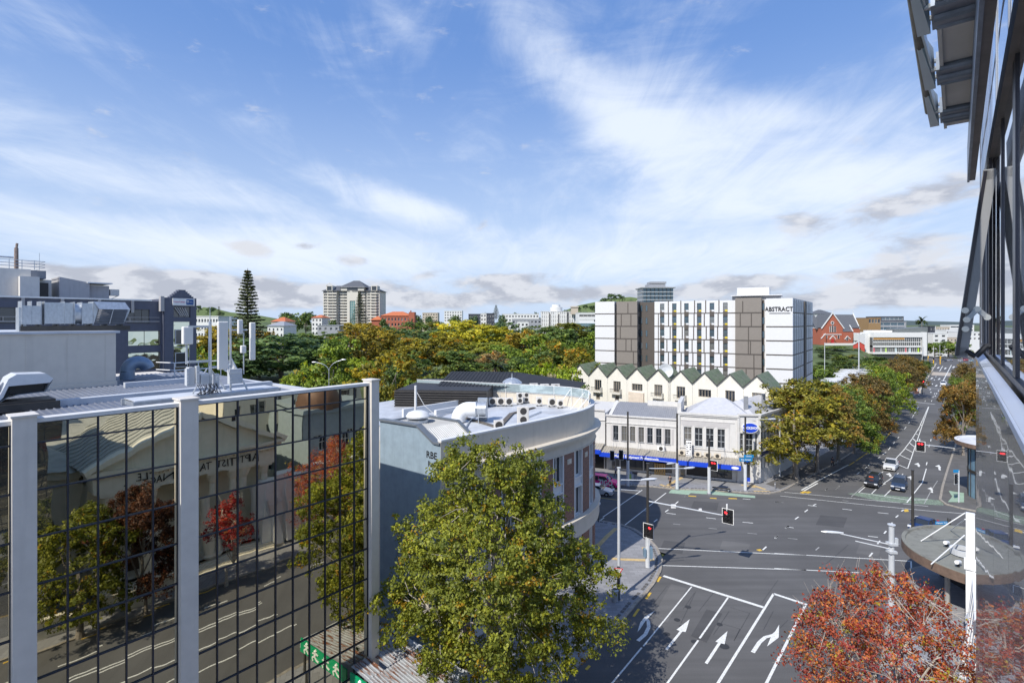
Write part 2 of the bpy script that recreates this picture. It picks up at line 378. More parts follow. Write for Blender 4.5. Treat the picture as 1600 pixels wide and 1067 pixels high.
# ================= ground, roads =================
def sm(v, a, b):
    q = min(1, max(0, (v-a)/(b-a))); return q*q*(3-2*q)
def gz(X, Y):
    w_ = sm(Y, 240, 300); a = 9*sm(Y, 88, 140)*((1-sm(X, 5, 22))*(1-w_)+(1-sm(X/max(Y,1), .60, .70))*w_)
    b = 10*sm(Y, 230, 330)*(1-sm(X/max(Y,1), .665, .715))
    return max(a, b)-.35
q = MB(); ys = [-120,-60,-20]+[y for y in range(20, 480, 12)]+[520,600,750,1000,1500,2500,4000,7000,12000]
us = [-8,-3,-1.8]+[i*.05-1.4 for i in range(59)]+[1.8,3,8]
for yy in ys:
    for u in us:
        xx = u*max(abs(yy), 60) if yy > 0 else u*120
        q.v.append((xx, yy, gz(xx, yy)))
n = len(us)
for j in range(len(ys)-1):
    for i in range(n-1): q.f.append((j*n+i, j*n+i+1, (j+1)*n+i+1, (j+1)*n+i)); q.m.append(0)
M_ground = mat('ground_cover', (.085,.115,.04), .95, var=.35, vscale=.05, kind='blot', bs=.05, c2=(.12,.15,.06))
struct('ground', q, M_ground, smooth=True)
def gpl(*xy): return [tuple(gp(a, b)) for a, b in xy]
def ext(p, d, l): return (p[0]+d[0]*l, p[1]+d[1]*l)
CR = (-.928, .372)                        # direction of the cross street, to the left
# road sheets, each some mm above the other
near = [st(-90,3)[:2], st(-90,22.5)[:2], st(60,24)[:2], st(70,10)[:2], st(66,-2)[:2], st(40,1.5)[:2]]
a1 = gp(934,812); a2 = gp(976,757); b1 = gp(1480,778)
cross = [ext(a1, CR, 90), (a1.x-1, a1.y-3), st(57,22)[:2], (30,40), (44,44), (60,47), (140,50), (140,84), (b1.x+4,b1.y+3), gp(1240,758)[:2], (a2.x,a2.y+1.5), ext((a2.x,a2.y+1.5), CR, 90)]
far = gpl((1215,772),(1230,763),(1300,727),(1357,690),(1398,649),(1437,606),(1463,566),(1470,545),(1478,535),(1600,535),(1540,560),(1520,640),(1500,700),(1492,790),(1480,800))
for i, (nm, pg) in enumerate((('road', near), ('cross_road', cross), ('far_road', far))):
    q = MB(); q.poly([(p[0], p[1], i*.004) for p in pg]); struct(nm, q, M_asph)
def pavement(name, pts, m, kerb=True, closed=False):
    q = MB(); q.prism([p[:2] for p in pts], -.3, .13, 0); struct(name, q, [m])
def kerbline(name, pts, w=.3):
    q = MB()
    for a, b in zip(pts[:-1], pts[1:]):
        a = Vector((a[0], a[1], .06)); b = Vector((b[0], b[1], .06)); q.beam(a, b, w, .16)
    struct(name, q, M_kerb)
k1 = [st(-80,21.3), st(0,21.4), st(36,21.4)]+[gp(*p) for p in ((960,982),(978,962),(995,941),(1010,926),(1021,912),(1031,893),(1033.5,875),(1026,856.5),(1012,841),(990.5,827),(970,820),(951,816.6),(934,814))]
e1 = ext(k1[-1], CR, 90)
pavement('pavement', k1+[e1, st(60,160), st(-80,120)], M_pave); kerbline('kerb', k1+[e1])
k2 = [gp(*p) for p in ((976,759),(1019,760.5),(1049,764),(1080,765.3),(1107.5,766.2),(1133.7,767.8),(1169.7,770.5),(1202,771.5),(1218,768.5),(1229,764),(1240,757.5),(1262,746),(1300,727),(1357,691),(1398,650),(1437,610),(1463,568))]
e2 = ext(k2[0], CR, 90)
pv = [e2]+k2+[(k2[-1].x-60, k2[-1].y+10), (60,125), (0,125), ext(e2, (.35,.93), 30)]
pavement('far_side_pavement', pv, M_pave); kerbline('far_side_kerb', [e2]+k2)
# darker asphalt footpath under the street trees
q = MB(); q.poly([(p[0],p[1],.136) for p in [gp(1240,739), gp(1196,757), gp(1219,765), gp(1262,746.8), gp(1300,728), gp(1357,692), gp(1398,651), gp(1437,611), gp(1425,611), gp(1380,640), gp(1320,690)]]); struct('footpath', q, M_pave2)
k3 = [st(-80,3.6), st(30,3.6), st(48,3.4)]+[gp(*p) for p in ((1393,935),(1396,918),(1403,905),(1415,895),(1432,888),(1460,884),(1500,882),(1560,882))]
pavement('near_right_pavement', k3+[(90,35), st(-80,-30)], M_pave); kerbline('near_right_kerb', k3)
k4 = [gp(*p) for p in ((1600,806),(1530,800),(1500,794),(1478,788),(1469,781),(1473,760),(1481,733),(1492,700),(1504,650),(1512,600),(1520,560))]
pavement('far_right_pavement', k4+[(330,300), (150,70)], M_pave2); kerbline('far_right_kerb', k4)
# painted markings
RM = MB()
def line(x0, y0, x1, y1, w=.12, m=0, z=.014, mb=None):
    a = gp(x0, y0); b = gp(x1, y1); d = (b-a).normalized(); s = Vector((-d.y, d.x, 0))*w/2
    (mb or RM).poly([(v.x, v.y, z) for v in (a-s, b-s, b+s, a+s)], m)
def z3(*p): return [(920+p[i]/3.262, 740+p[i+1]/3.262) for i in range(0, len(p), 2)]
def z1(*p): return [(1210+p[i]/6.667, 740+p[i+1]/6.667) for i in range(0, len(p), 2)]
def z2(*p): return [(1000+p[i]/6.667, 760+p[i+1]/6.667) for i in range(0, len(p), 2)]
def zr(*p): return [(1200+p[i]/4.447, 560+p[i+1]/4.447) for i in range(0, len(p), 2)]
def L2(a, w=.12, m=0, z=.014):
    for i in range(len(a)-1): line(*a[i], *a[i+1], w, m, z)
def PG(a, m=0, z=.016): RM.poly([(v.x, v.y, z) for v in (gp(*c) for c in a)], m)
L2(z3(380,520, 893,681), .38); L2(z3(942,611, 1112,667), .34)
L2(z3(524,575, 278,878)); L2(z3(270,885, 118,1067, 0,1210), .13)
L2(z3(710,630, 565,838), .15); L2(z3(558,848, 400,1067, 280,1240), .15)
L2(z3(942,611, 658,1067, 560,1220), .2); L2(z3(1103,672, 905,1067, 840,1200), .2)
L2(z3(345,380, 1109,415), .14); L2(z1(0,828, 1420,910), .14); L2(z1(1423,910, 1428,1050), .14)
L2(z3(372,467, 1109,490), .14); L2(z1(0,985, 1290,1050), .14)
L2([(1003.5,765.4),(942,807.6)], .14); L2([(944,808.5),(936,814)], .14); L2([(1040.6,770),(973,822.6)], .14)
L2([(931,776.5),(964,781)], .14, 2); L2([(976,756),(945,753)], .12)
for d in ((370,180,398,155),(262,265,296,240),(275,276,372,287),(145,368,180,342),(35,250,80,252),(465,105,487,93),(688,323,790,336),(1068,370,1178,380),(1070,127,1150,134),(1402,157,1492,166),(1515,432,1550,407),(1552,422,1600,430),(1407,541,1438,514),(1278,660,1317,625)):
    L2(z2(*d), .16)
for d in ((715,433,800,441),(345,388,420,396),(1120,485,1220,493),(1540,537,1600,545)): L2(z2(*d), .13, 1)
PG(z2(1208,656,1240,672,1275,668,1255,650), 2)
for d in ((0,290,92,300),(348,328,440,340),(403,332,433,315),(315,398,347,374),(215,474,252,448),(115,568,150,540),(5,670,40,647),(707,366,808,378),(560,601,675,614),(975,649,1080,661),(1077,404,1187,415),(1462,440,1572,450),(1323,390,1347,375),(1265,455,1290,432),(1205,530,1230,508),(1143,623,1165,595),(1073,730,1100,697),(990,862,1022,822),(637,158,680,128),(758,75,795,48)):
    L2(z1(*d), .16)
for d in ((138,668,240,682),(430,795,465,765),(1265,732,1305,732),(528,172,562,148),(710,275,770,285)): L2(z1(*d), .13, 1)
L2(z1(105,192, 1310,302), .12, 0); L2(z1(1340,312, 1600,338), .12); L2(z1(60,230, 940,322), .12); L2(z1(948,323, 1600,385, 2100,425), .12)
PG(z1(760,208,890,195,1600,262,1760,282,1760,330,1340,305,1100,285), 4, .013)
L2(z1(875,195, 1385,272, 1600,268), .14, 0, .018)
PG(z1(1350,372,1392,370,1400,395,1355,398), 2)
L2([(1341.7,769),(1379.9,736.5)], .13); L2([(1330,776),(1360,749)], .1, 1); L2([(1382,774.8),(1392,765)], .13); L2([(1400,752),(1411,740)], .13)
L2([(1417,785),(1430,768),(1441,754),(1447.4,732)], .14); L2([(1444,787),(1455,766),(1465,751)], .1, 1); L2([(1362,771),(1371,762),(1404,739)], .13)
eL = [(865,720),(940,640),(1000,560),(1050,480),(1115,335)]; eR = [(970,765),(1003,670),(1030,590),(1070,470),(1118,335)]
L2(zr(*[c for p in eL for c in p]), .15); L2(zr(*[c for p in eR for c in p]), .15)
def il(P, f):
    f *= len(P)-1; i = min(int(f), len(P)-2); g = f-i; return (P[i][0]*(1-g)+P[i+1][0]*g, P[i][1]*(1-g)+P[i+1][1]*g)
for f in (.0,.16,.3,.42,.52,.62,.7,.77,.84,.9): L2(zr(*il(eL, f), *il(eR, f)), .22)
for d in ((470,905,497,885),(550,850,575,832),(617,803,637,790),(675,762,690,752),(697,745,705,735),(765,692,780,682),(797,668,820,650),(837,635,850,615),(870,592,880,582),(900,555,910,545),(948,490,960,475),(975,452,985,440),(1100,740,1105,720),(1118,615,1122,598),(1130,575,1133,560),(1150,505,1154,492),(1135,300,1139,290),(1145,272,1149,262),(1155,250,1160,240),(1090,300,1094,292)): L2(zr(*d), .15)
L2(zr(1000,412, 1045,338), .15); L2(zr(400,912,420,898), .13, 1)
for a in ((1040,738),(1185,752),(1130,908),(990,830),(842,808)):
    x, y = a; PG(zr(x-24,y-4, x+4,y-14, x+10,y-4, x+18,y+6, x+8,y+14, x-2,y+2)); L2(zr(x+4,y+8, x+10,y+24 if x > 1100 else y+14), .3)
L2(zr(815,868, 800,874, 790,878), .25)
for y0, y1, w in ((300,318,1.2),): L2(zr(1005,y0, 1160,y1), w, 1, .012)
RM.poly([(v.x,v.y,.013) for v in (gp(1454,586), gp(1457.5,581), gp(1560,586), gp(1560,591.5))], 5)
L2([(1486.7,570),(1468.7,604)], .3); L2([(1473,572),(1468,580)], .3); L2([(1438,605.5),(1471,607.5)], .5)
for x,y in ((1466,574.5),(1477,575.6),(1456,591),(1467.5,592),(1450,600.5),(1463,602.5),(1490,573.5),(1503,574)):
    PG([(x-2.6,y+.9),(x+.4,y-1.3),(x+2.4,y-.5),(x-.5,y+1.2)])
for x,y in ((1462,589),(1459.5,594),(1456.5,600.5),(1495,577),(1493,581),(1486,582),(1453,609),(1454,613.5),(1466,611),(1463,615.5),(1461,619)): L2([(x,y),(x+.8,y-1.3)], .3)
L2([(1437,612),(1463,570.5)], .2, 2)
# arrows of the near lanes
L2(z3(395,896, 472,800), .2); PG(z3(514,741, 447,794, 468,803, 494,806))
L2(z3(598,966, 670,856), .22); PG(z3(707,801, 645,855, 668,862, 692,868))
L2(z3(250,851, 288,818, 306,780, 303,750, 292,738), .3); PG(z3(337,697, 285,728, 262,758, 248,806, 262,790, 285,755))
L2(z3(836,910, 870,858, 900,832, 940,822), .3); PG(z3(970,769, 950,803, 935,815, 908,880, 968,834))
for d in ((350,550,366,524),(292,637,315,605),(228,727,255,688),(157,812,188,777)): L2(z3(*d), .22, 2)
L2([(915.5,1046),(921.5,1039.5)], .22, 2)
for i in range(9): L2([(1469.5+i*1.35, 779-i*5.2),(1469.9+i*1.35, 777.3-i*5.2)], .35, 2)
for d in ((268,935,292,925),(232,935,262,922)): L2(zr(*d), .5, 2)
for d in ((610,712,700,648),(560,745,600,718),(735,628,790,585),(810,565,850,515)): L2(zr(*d), .2, 2)
# cycle separator outlines
L2(zr(232,915, 330,858, 480,780, 560,738), .22); L2(zr(245,922, 345,866), .22)
for d in ((1215,905,1250,912),(1222,880,1262,885),(1230,912,1262,868),(1240,830,1275,838),(1258,770,1300,775),(1270,745,1305,750)): L2(zr(*d), .3, 3)
zz5 = lambda *p: [(1040+p[i]/10.67, 680+p[i+1]/10.67) for i in range(0, len(p), 2)]
PG(zz5(95,905, 50,960, 380,992, 420,962, 800,990, 1200,1020, 1494,1045, 1494,1008, 1000,955, 830,930, 200,908), 4+2, .015)
L2(zz5(380,1008, 510,1018), .4, 2); L2(zz5(740,1045, 850,1052), .4, 2); L2(zz5(1050,1050, 1190,1056), .4, 2); L2(zz5(315,1022, 350,1002), .16)
PG(zr(1255,925, 1362,940, 1362,1005, 1250,1003, 1280,965), 6, .15)
def stl(t0, p0, t1, p1, w=.14, m=0):
    a, b = st(t0,p0), st(t1,p1); d = (b-a).normalized(); s = Vector((-d.y,d.x,0))*w/2; RM.poly([(v.x,v.y,.014) for v in (a-s,b-s,b+s,a+s)], m)
for p in (10.1,12.9,15.8): stl(-30, p, 24, p)
stl(-30, 9.7, 24, 9.7)
for i in range(12): stl(-20+i*5, 7.0, -17.6+i*5, 7.0)
for i in range(10): stl(-20+i*4.5, 4.1, -18.2+i*4.5, 4.1, .2, 2)
struct('road_markings', RM, [M_roadw, M_roadf, M_yel, M_tact, M_greenw, mat('pale_crossing', (.42,.36,.29), .8), M_green])
# patches of newer and older asphalt, tar lines and iron covers
q = MB(); tar = mat('tar', (.022,.022,.024), .6); iron = mat('iron_cover', (.05,.05,.05), .6, .3)
for pts in ((480,690,540,605),(640,600,560,700),(455,600,400,690),(330,660,400,570),(820,710,740,850),(635,820,715,700),(880,660,965,540),(1015,745,960,800),(890,795,940,700)):
    p = z3(*pts); line(*p[0], *p[1], .03, 0, .006, q)
for pts in ((400,575,457,600),(330,660,385,680),(545,600,470,760),(740,850,770,790),(670,760,770,790),(720,680,820,710),(1470,480,1500,500)):
    p = z3(*pts); line(*p[0], *p[1], .03, 0, .006, q)
L2b = z1(490,945, 545,930, 620,870, 700,800, 770,740)
for a, b in zip(L2b[:-1], L2b[1:]): line(*a, *b, .04, 0, .006, q)
for x, y in ((1075,948),(1058,968),(1124,975),(1106,965),(1085,1002),(1042,990),(1066,979)):
    c = gp(x, y); q.lathe([(.02,.009),(.28,.009)], 12, 1, (c.x,c.y,0))
c = gp(1131,1009); q.lathe([(.01,.0095),(.42,.0095)], 16, 1, (c.x,c.y,0))
tag(q.build('road_seams', [tar, iron]), kind='structure')
q = MB()
for pg in (z2(250,560,470,585,440,700,200,670), z2(860,560,1150,600,1120,690,830,650), z1(480,430,760,455,720,560,430,530), z1(900,700,1130,725,1080,860,850,830), z2(560,150,820,170,800,250,530,225), z3(420,560,500,585,400,760,330,720), z3(600,690,680,712,600,860,520,825), z1(120,120,330,145,260,180,70,165), zr(880,470,930,470,900,540,850,540), zr(600,640,660,650,610,720,550,700)):
    q.poly([(v.x, v.y, .0095) for v in (gp(*c) for c in pg)], R_i) if False else q.poly([(v.x, v.y, .0105) for v in (gp(*c) for c in pg)], len(q.f) % 2)
tag(q.build('road_patches', [mat('fresh_asphalt', (.070,.069,.070), .9, kind='asphalt'), mat('old_asphalt', (.118,.115,.112), .9, kind='asphalt')]), kind='structure')
q = MB()
for a in (z3(45,375, 92,325, 140,282), z3(115,437, 170,442, 290,446), z3(280,380, 325,450)):
    for u, v in zip(a[:-1], a[1:]): line(*u, *v, .55, 0, .139, q)
for a in (zz5(30,852, 270,715), zz5(-90,830, 0,868, 150,885), [(1173,758),(1196,766)], [(1178,768.5),(1204,769)], zz5(1260,840, 1500,880)):
    for u, v in zip(a[:-1], a[1:]): line(*u, *v, .6, 0, .141, q)
line(951,748, 972,752, .5, 0, .139, q); line(1401,910, 1428,921, .5, 0, .139, q)
struct('tactile_strip', q, M_tact)
# cobble edging along the kerbs
q = MB()
def cobbles(pts, off, n):
    for a, b in zip(pts[:-1], pts[1:]):
        a = Vector((a[0],a[1],.135)); b = Vector((b[0],b[1],.135)); d = b-a; l = d.length; d.normalize(); s = Vector((-d.y,d.x,0))*off; k = int(l/.55)
        for i in range(k): c = a+d*(i+.5)*.55+s; q.beam(c-d*.2, c+d*.2, .28, .04)
cobbles(k1[2:], .45, 0); cobbles(k2[:9], .5, 0)
struct('kerb_edging', q, M_pave2)
# ================= trees =================
def leaves(centers, radii, per, size, tones=(.62,.2,.14,.04), aspect=.62, droop=.35, flat=.8, seed=1, mats=None, name='crown'):
    r = np.random.default_rng(seed); C = np.repeat(np.asarray(centers, float), per, 0); R = np.repeat(np.asarray(radii, float), per)
    n = len(C); d = r.normal(size=(n,3)); d /= np.linalg.norm(d, axis=1)[:,None]
    rad = R*(r.random(n)**.45); P = C + d*rad[:,None]*np.array([1,1,flat])
    nrm = r.normal(size=(n,3))*.75 + d*.6 + np.array([0,0,.55]); nrm /= np.linalg.norm(nrm, axis=1)[:,None]
    t = r.normal(size=(n,3)) + np.array([0,0,-droop*2]); t -= nrm*(t*nrm).sum(1)[:,None]; t /= np.linalg.norm(t, axis=1)[:,None]
    b = np.cross(nrm, t); s = size*(.65+.7*r.random(n)); a = (t*s[:,None])*.5; c = (b*s[:,None])*.5*aspect
    cen = C.mean(0)*np.array([1,1,.82]); o = P-cen; o /= np.linalg.norm(o, axis=1)[:,None]+1e-6
    sg = np.sign((nrm*(o+d*.3)).sum(1)); sg[sg == 0] = 1; c = -c*sg[:,None]
    k = nrm*(s[:,None]*.12)
    V = np.stack([P-a, P+c+k, P+a, P-c+k], 1).reshape(-1,3)
    me = bpy.data.meshes.new(name); me.vertices.add(n*4); me.vertices.foreach_set('co', V.ravel())
    me.loops.add(n*4); me.loops.foreach_set('vertex_index', np.arange(n*4)); me.polygons.add(n)
    me.polygons.foreach_set('loop_start', np.arange(n)*4)
    for m in (mats or LEAF): me.materials.append(m)
    ct = r.choice(4, size=len(centers), p=tones); mi = np.repeat(ct, per); alt = r.random(n) < .35
    mi = np.where(alt, r.choice(4, size=n, p=tones), mi); me.polygons.foreach_set('material_index', mi.astype(np.int32))
    me.update()
    N_ = nrm*sg[:,None]*.8+o*.4+d*.3; N_ /= np.linalg.norm(N_, axis=1)[:,None]
    me.polygons.foreach_set('use_smooth', np.ones(n, bool)); me.normals_split_custom_set(np.repeat(N_, 4, 0)); return me
def lobe_clumps(lobes, n, cr, seed, shell=(.72,1.04), skipz=-.55, inn=.42):
    r = np.random.default_rng(seed); L_ = np.array(lobes, float); w = L_[:,3]*L_[:,4]+L_[:,3]*L_[:,5]+L_[:,4]*L_[:,5]; w = w/w.sum(); out = []; tries = 0
    while len(out) < n and tries < n*40:
        tries += 1; k_ = r.choice(len(L_), p=w); l = L_[k_]; d = r.normal(size=3); d /= np.linalg.norm(d)
        if d[2] < skipz: continue
        q = l[:3]+d*l[3:6]*r.uniform(*shell); e = (((q-L_[:,:3])/L_[:,3:6])**2).sum(1); e[k_] = 9
        if e.min() < inn: continue
        out.append(q)
    return np.array(out), np.array([cr*r.uniform(.6,1.3) for _ in out])
def clumped(lobes, nm, rm, n, cr, seed, **k):      # boughs on the crown's surface, twigs on the boughs
    a, ra = lobe_clumps(lobes, nm, rm, seed, **k); L2_ = [(*p, r_, r_, r_*.72) for p, r_ in zip(a, ra)]
    return lobe_clumps(L2_, n, cr, seed+5, shell=(.55,1.08), skipz=-.6, inn=.3)
def limbs(base, top, clumps, r0, seed, m=None, nl=7, twigs=60, fork=.4, name='trunk', lean=(0,0), twr=.02, tg=.75):
    R = random.Random(seed); q = MB(); base = Vector(base); top = Vector(top)
    pts = [base]; n = 5
    for i in range(1, n+1):
        f = i/n; pts.append(base.lerp(top, f)+Vector((R.uniform(-.15,.15)*(f), R.uniform(-.15,.15)*f, 0))*r0*4)
    for i in range(n): q.tube(pts[i], pts[i+1], r0*(1-.7*i/n), r0*(1-.7*(i+1)/n), 9, 0, False)
    q.tube(base-Vector((0,0,.3)), base+Vector((0,0,.5)), r0*1.6, r0*1.0, 9)
    ends = []
    cl = list(clumps); R.shuffle(cl)
    for c in cl[:nl]:
        c = Vector(c); f = R.uniform(fork, .95); i = min(int(f*n), n-1); s = pts[i].lerp(pts[i+1], f*n-i); rr = r0*(1-.7*f)*.6
        mid = s.lerp(c, .5)+Vector((R.uniform(-.6,.6), R.uniform(-.6,.6), R.uniform(-.5,.3))); m2 = s.lerp(c, .8)+Vector((R.uniform(-.4,.4), R.uniform(-.4,.4), R.uniform(-.2,.5)))
        q.tube(s, mid, rr, rr*.65, 6, 0, False); q.tube(mid, m2, rr*.65, rr*.4, 6, 0, False); q.tube(m2, c, rr*.4, rr*.15, 5, 0, False)
        ends += [mid, m2, mid.lerp(m2,.5)]
    for c in cl[nl:nl+twigs]:
        c = Vector(c)
        if not ends: break
        e = min(ends, key=lambda v: (v-c).length); mm = e.lerp(c, .55)+Vector((R.uniform(-.25,.25),)*3)
        q.tube(e, mm, twr*1.8, twr*1.2, 4, 0, False); q.tube(mm, c, twr*1.2, twr*.5, 4, 0, False)
        if tg:
            for _ in range(2): q.tube(mm, c+Vector((R.uniform(-tg,tg),R.uniform(-tg,tg),R.uniform(0,tg*1.2))), twr*.8, twr*.35, 4, 0, False)
    return q.mesh(name, m or M_bark)
def tree_obj(name, label, cat, me_crown, me_trunk, loc, rz=0, sc=1, col=(.08,.11,.03), group=None):
    t = thing(name, label, cat, loc, rz, group); t.scale = (sc,)*3 if isinstance(sc,(int,float)) else sc
    c = link('crown', me_crown, t); c.color = (*col, 1); link('trunk', me_trunk, t); return t
def pxlobes(lst, depth, base):
    out = []; s = depth/F
    for x, y, r, dz, *k in lst:
        c = at(x, y, depth+dz); kk = k[0] if k else 1.0
        out.append((c.x-base.x, c.y-base.y, c.z-base.z, r*s, r*s*1.0, r*s*kk))
    return out
# ---- the big plane-like tree in the foreground
DB = 36.0; b0 = at(770, 1067, DB); b0 = Vector((b0.x, b0.y, .13))
lob = pxlobes([(745,740,44,0),(790,728,34,0),(765,785,60,0),(705,765,44,1),(822,757,36,1),(700,825,54,0),(800,825,62,-1),(848,815,38,1),(660,855,48,0),(740,885,74,-3),(830,885,64,-2),(880,870,38,0),(622,892,32,0),(680,935,58,-1),(780,965,74,-3),
  (870,935,58,-1),(912,905,44,0),(640,965,38,0),(936,985,25,-1),(720,1005,48,-2),(820,1025,58,-2),(890,995,46,-1),(700,1040,34,-1),(790,1060,48,-1),(770,706,20,0),(815,718,16,0),(728,706,16,0),(940,900,22,0),(605,930,22,0)], DB, b0)
cc, cr = clumped(lob, 380, 1.0, 2900, .40, 3, shell=(.7,1.02), skipz=-.75)
me = leaves(cc, cr, 30, .20, (.58,.22,.15,.05), seed=4, droop=.6)
tm = limbs((0,0,0), (.3,.3,11), cc, .34, 5, M_barkp, 16, 130, .3, tg=0)
tree_obj('street_tree', 'large green and yellow leafed tree in front of the blue-grey painted side wall', 'tree', me, tm, b0, 0, 1, (.195,.225,.036), 'trees along the near street')
# ---- the red autumn tree bottom right
DR = 30.0; b1_ = at(1395, 1067, DR); b1_ = Vector((b1_.x, b1_.y, .13))
lob = pxlobes([(1385,985,80,0),(1310,965,48,0),(1460,990,50,0),(1262,975,24,0),(1250,1020,18,0),(1290,1030,40,0),(1395,925,38,0),(1430,1050,85,-2),(1345,1050,75,-2),(1490,1050,42,0),(1360,945,34,0),(1440,950,36,1),
  (1395,1110,110,-1),(1305,905,16,0),(1332,915,24,0),(1370,900,20,0),(1225,1030,14,0),(1240,1000,12,0),(1462,942,16,1),(1278,940,14,0)], DR, b1_)
cc, cr = lobe_clumps(lob, 1050, .40, 9, shell=(.45,1.2), skipz=-.8)
LR = [leaf_mat('leaf_red', 1.0, (1,1,1), .35), leaf_mat('leaf_orange', 1.3, (1.05,1.7,.8), .35), leaf_mat('leaf_crimson', .75, (1,.6,1.1), .35), leaf_mat('leaf_yellow', 1.2, (.75,2.9,.6), .35)]
me = leaves(cc, cr, 25, .15, (.50,.24,.20,.06), seed=12, mats=LR)
tm = limbs((0,0,0), (-.1,.2,8.5), cc, .24, 8, M_barkp, 24, 190, .25, twr=.018, tg=.8)
RED = (.37,.085,.05)
tree_obj('street_tree', 'red and orange autumn tree with bare pale twigs at the bottom right of the view', 'tree', me, tm, b1_, 0, 1, RED, 'trees along the near street')
# ---- prototypes for all the others (about 10 m across, base at 0)
def proto(kind, seed, nclump, per, size, H=14, Wd=5, cr=.8, trunk=.3):
    R = random.Random(seed); lob = []
    if kind == 'round':
        lob = [(0,0,H*.62,Wd*.8,Wd*.8,H*.33)]
        for i in range(15):
            a = R.uniform(0,6.28); z = R.uniform(.24,.88)*H; rr = Wd*(.66 if z < .7*H else .38); s = R.uniform(.32,.48)*Wd
            lob.append((math.cos(a)*rr, math.sin(a)*rr, z, s, s, s*.85))
    elif kind == 'tall':
        lob = [(0,0,H*.55,Wd*.62,Wd*.62,H*.4)]
        for i in range(12):
            a = R.uniform(0,6.28); z = R.uniform(.22,.92)*H; rr = Wd*.55*(1-abs(z/H-.45)); s = R.uniform(.28,.42)*Wd
            lob.append((math.cos(a)*rr, math.sin(a)*rr, z, s, s, s*1.2))
    cc, cr_ = clumped(lob, int(nclump/4.5), cr*1.55, nclump, cr*.8, seed+1, skipz=-.6)
    cm = leaves(cc, cr_, per, size, (.55,.22,.18,.05), seed=seed+2)
    tm = limbs((0,0,0), (0,0,H*.7), cc, trunk, seed+3, M_bark, 8, 0, .3)
    return cm, tm
P_st = [proto('round', s, 640, 28, .33, 14.5, 5.4, .75) for s in (21,22,23)]
P_far = [proto('round', s, 330, 22, .58, 14, 5.6, .95) for s in (31,32,33,34)]+[proto('tall', s, 300, 22, .56, 16, 4.6, .9) for s in (35,36)]
P_mini = proto('round', 41, 110, 14, 1.0, 12, 5.5, 1.3)
# street trees: trunk foot pixel, crown height, width factor, colour
OL = (.16,.18,.045); GR = (.15,.225,.05); BR = (.18,.14,.06); YG = (.21,.29,.045); DG = (.105,.165,.06); OR = (.25,.215,.04); YE = (.34,.34,.045); BG = (.095,.16,.085)
for i, (x, y, h, w, col, lab, pi, gz_) in enumerate([
  (1243,748,16.2,1.38,(.235,.225,.04),'broad olive and yellow street tree at the corner beside the white corner building',0,.13),
  (1277,738,14.5,1.15,(.25,.19,.055),'brown-tinged street tree just behind the broad corner tree',1,.13),
  (1310,722,14.5,1.05,GR,'green street tree, second clump up the far street on its left side',2,.13),
  (1335,708,13.5,.8,(.20,.19,.04),'yellowish street tree over the dark trunks halfway up the left pavement',0,.13),
  (1352,697,14.5,.95,BR,'rusty brown topped street tree halfway up the left side of the far street',1,.13),
  (1372,676,14,.9,GR,'dark green street tree above the strip of road shadows',2,.13),
  (1388,660,14.5,1.0,YG,'bright green street tree leaning over the kerb near the raised crossing',0,.13),
  (1400,645,14.5,1.05,BR,'brown autumn street tree left of the raised crossing',1,.13),
  (1418,622,14.5,1.1,(.18,.14,.045),'farthest brownish street tree on the left side beside the footbridge ramp',2,.13)]):
    g = gp(x, y); me, tm = P_st[pi]; s = h/14.5
    tree_obj('street_tree', lab, 'tree', me, tm, (g.x, g.y, gz_), i*1.3, (s*w, s*w, s), col, 'autumn trees lining the far street')
for i, (x, y, h, w, col, lab, pi) in enumerate([
  (1497,712,14.0,.95,(.22,.15,.05),'brown street tree on the right kerb closest to the round white canopy',1),
  (1500,688,13.5,.85,GR,'green street tree on the right kerb behind the brown one',2),
  (1504,668,13.5,.9,(.18,.17,.045),'olive street tree in the middle of the right hand row',0),
  (1506,648,14.0,.9,BR,'reddish topped street tree at the far end of the right hand row',1)]):
    g = gp(x, y); me, tm = P_st[pi]; s = h/14.5
    tree_obj('street_tree', lab, 'tree', me, tm, (g.x+1, g.y, .13), 2+i*1.3, (s*w*.85, s*w*.85, s), col, 'autumn trees on the right side of the far street')
# trees on the near right pavement (their picture is in the mirror facade)
for i, (t, p, h, w, col, lab, pi) in enumerate([
  (11.5,3.6,10.5,.72,(.17,.19,.03),'green leafed street tree seen mirrored at the left of the glass facade',0),
  (16.3,3.6,10.5,.62,(.10,.045,.03),'dark maroon street tree seen mirrored beside the green one',1)]):
    me, tm = P_st[pi]; s = h/14.5; tree_obj('street_tree', lab, 'tree', me, tm, st(t,p,.13), i, (s*w*1.3, s*w*1.3, s), col, 'trees along the near street')
cc, cr = lobe_clumps([(0,0,5.2,1.9,1.9,2.6),(-1.4,.3,4.6,1.1,1.1,1.2),(1.3,0,4.8,1.2,1.2,1.3),(0,.3,7.6,.8,.8,1.2)], 260, .32, 61, shell=(.4,1.1))
tree_obj('street_tree', 'small crimson street tree seen mirrored before the columns of the temple front', 'tree', leaves(cc, cr, 20, .17, (.5,.15,.3,.05), seed=62, mats=LR), limbs((0,0,0), (0,0,5), cc, .14, 63, M_barkp, 12, 60, .3), st(23.5,4.2,.13), 0, 1.05, (.33,.03,.03), 'trees along the near street')
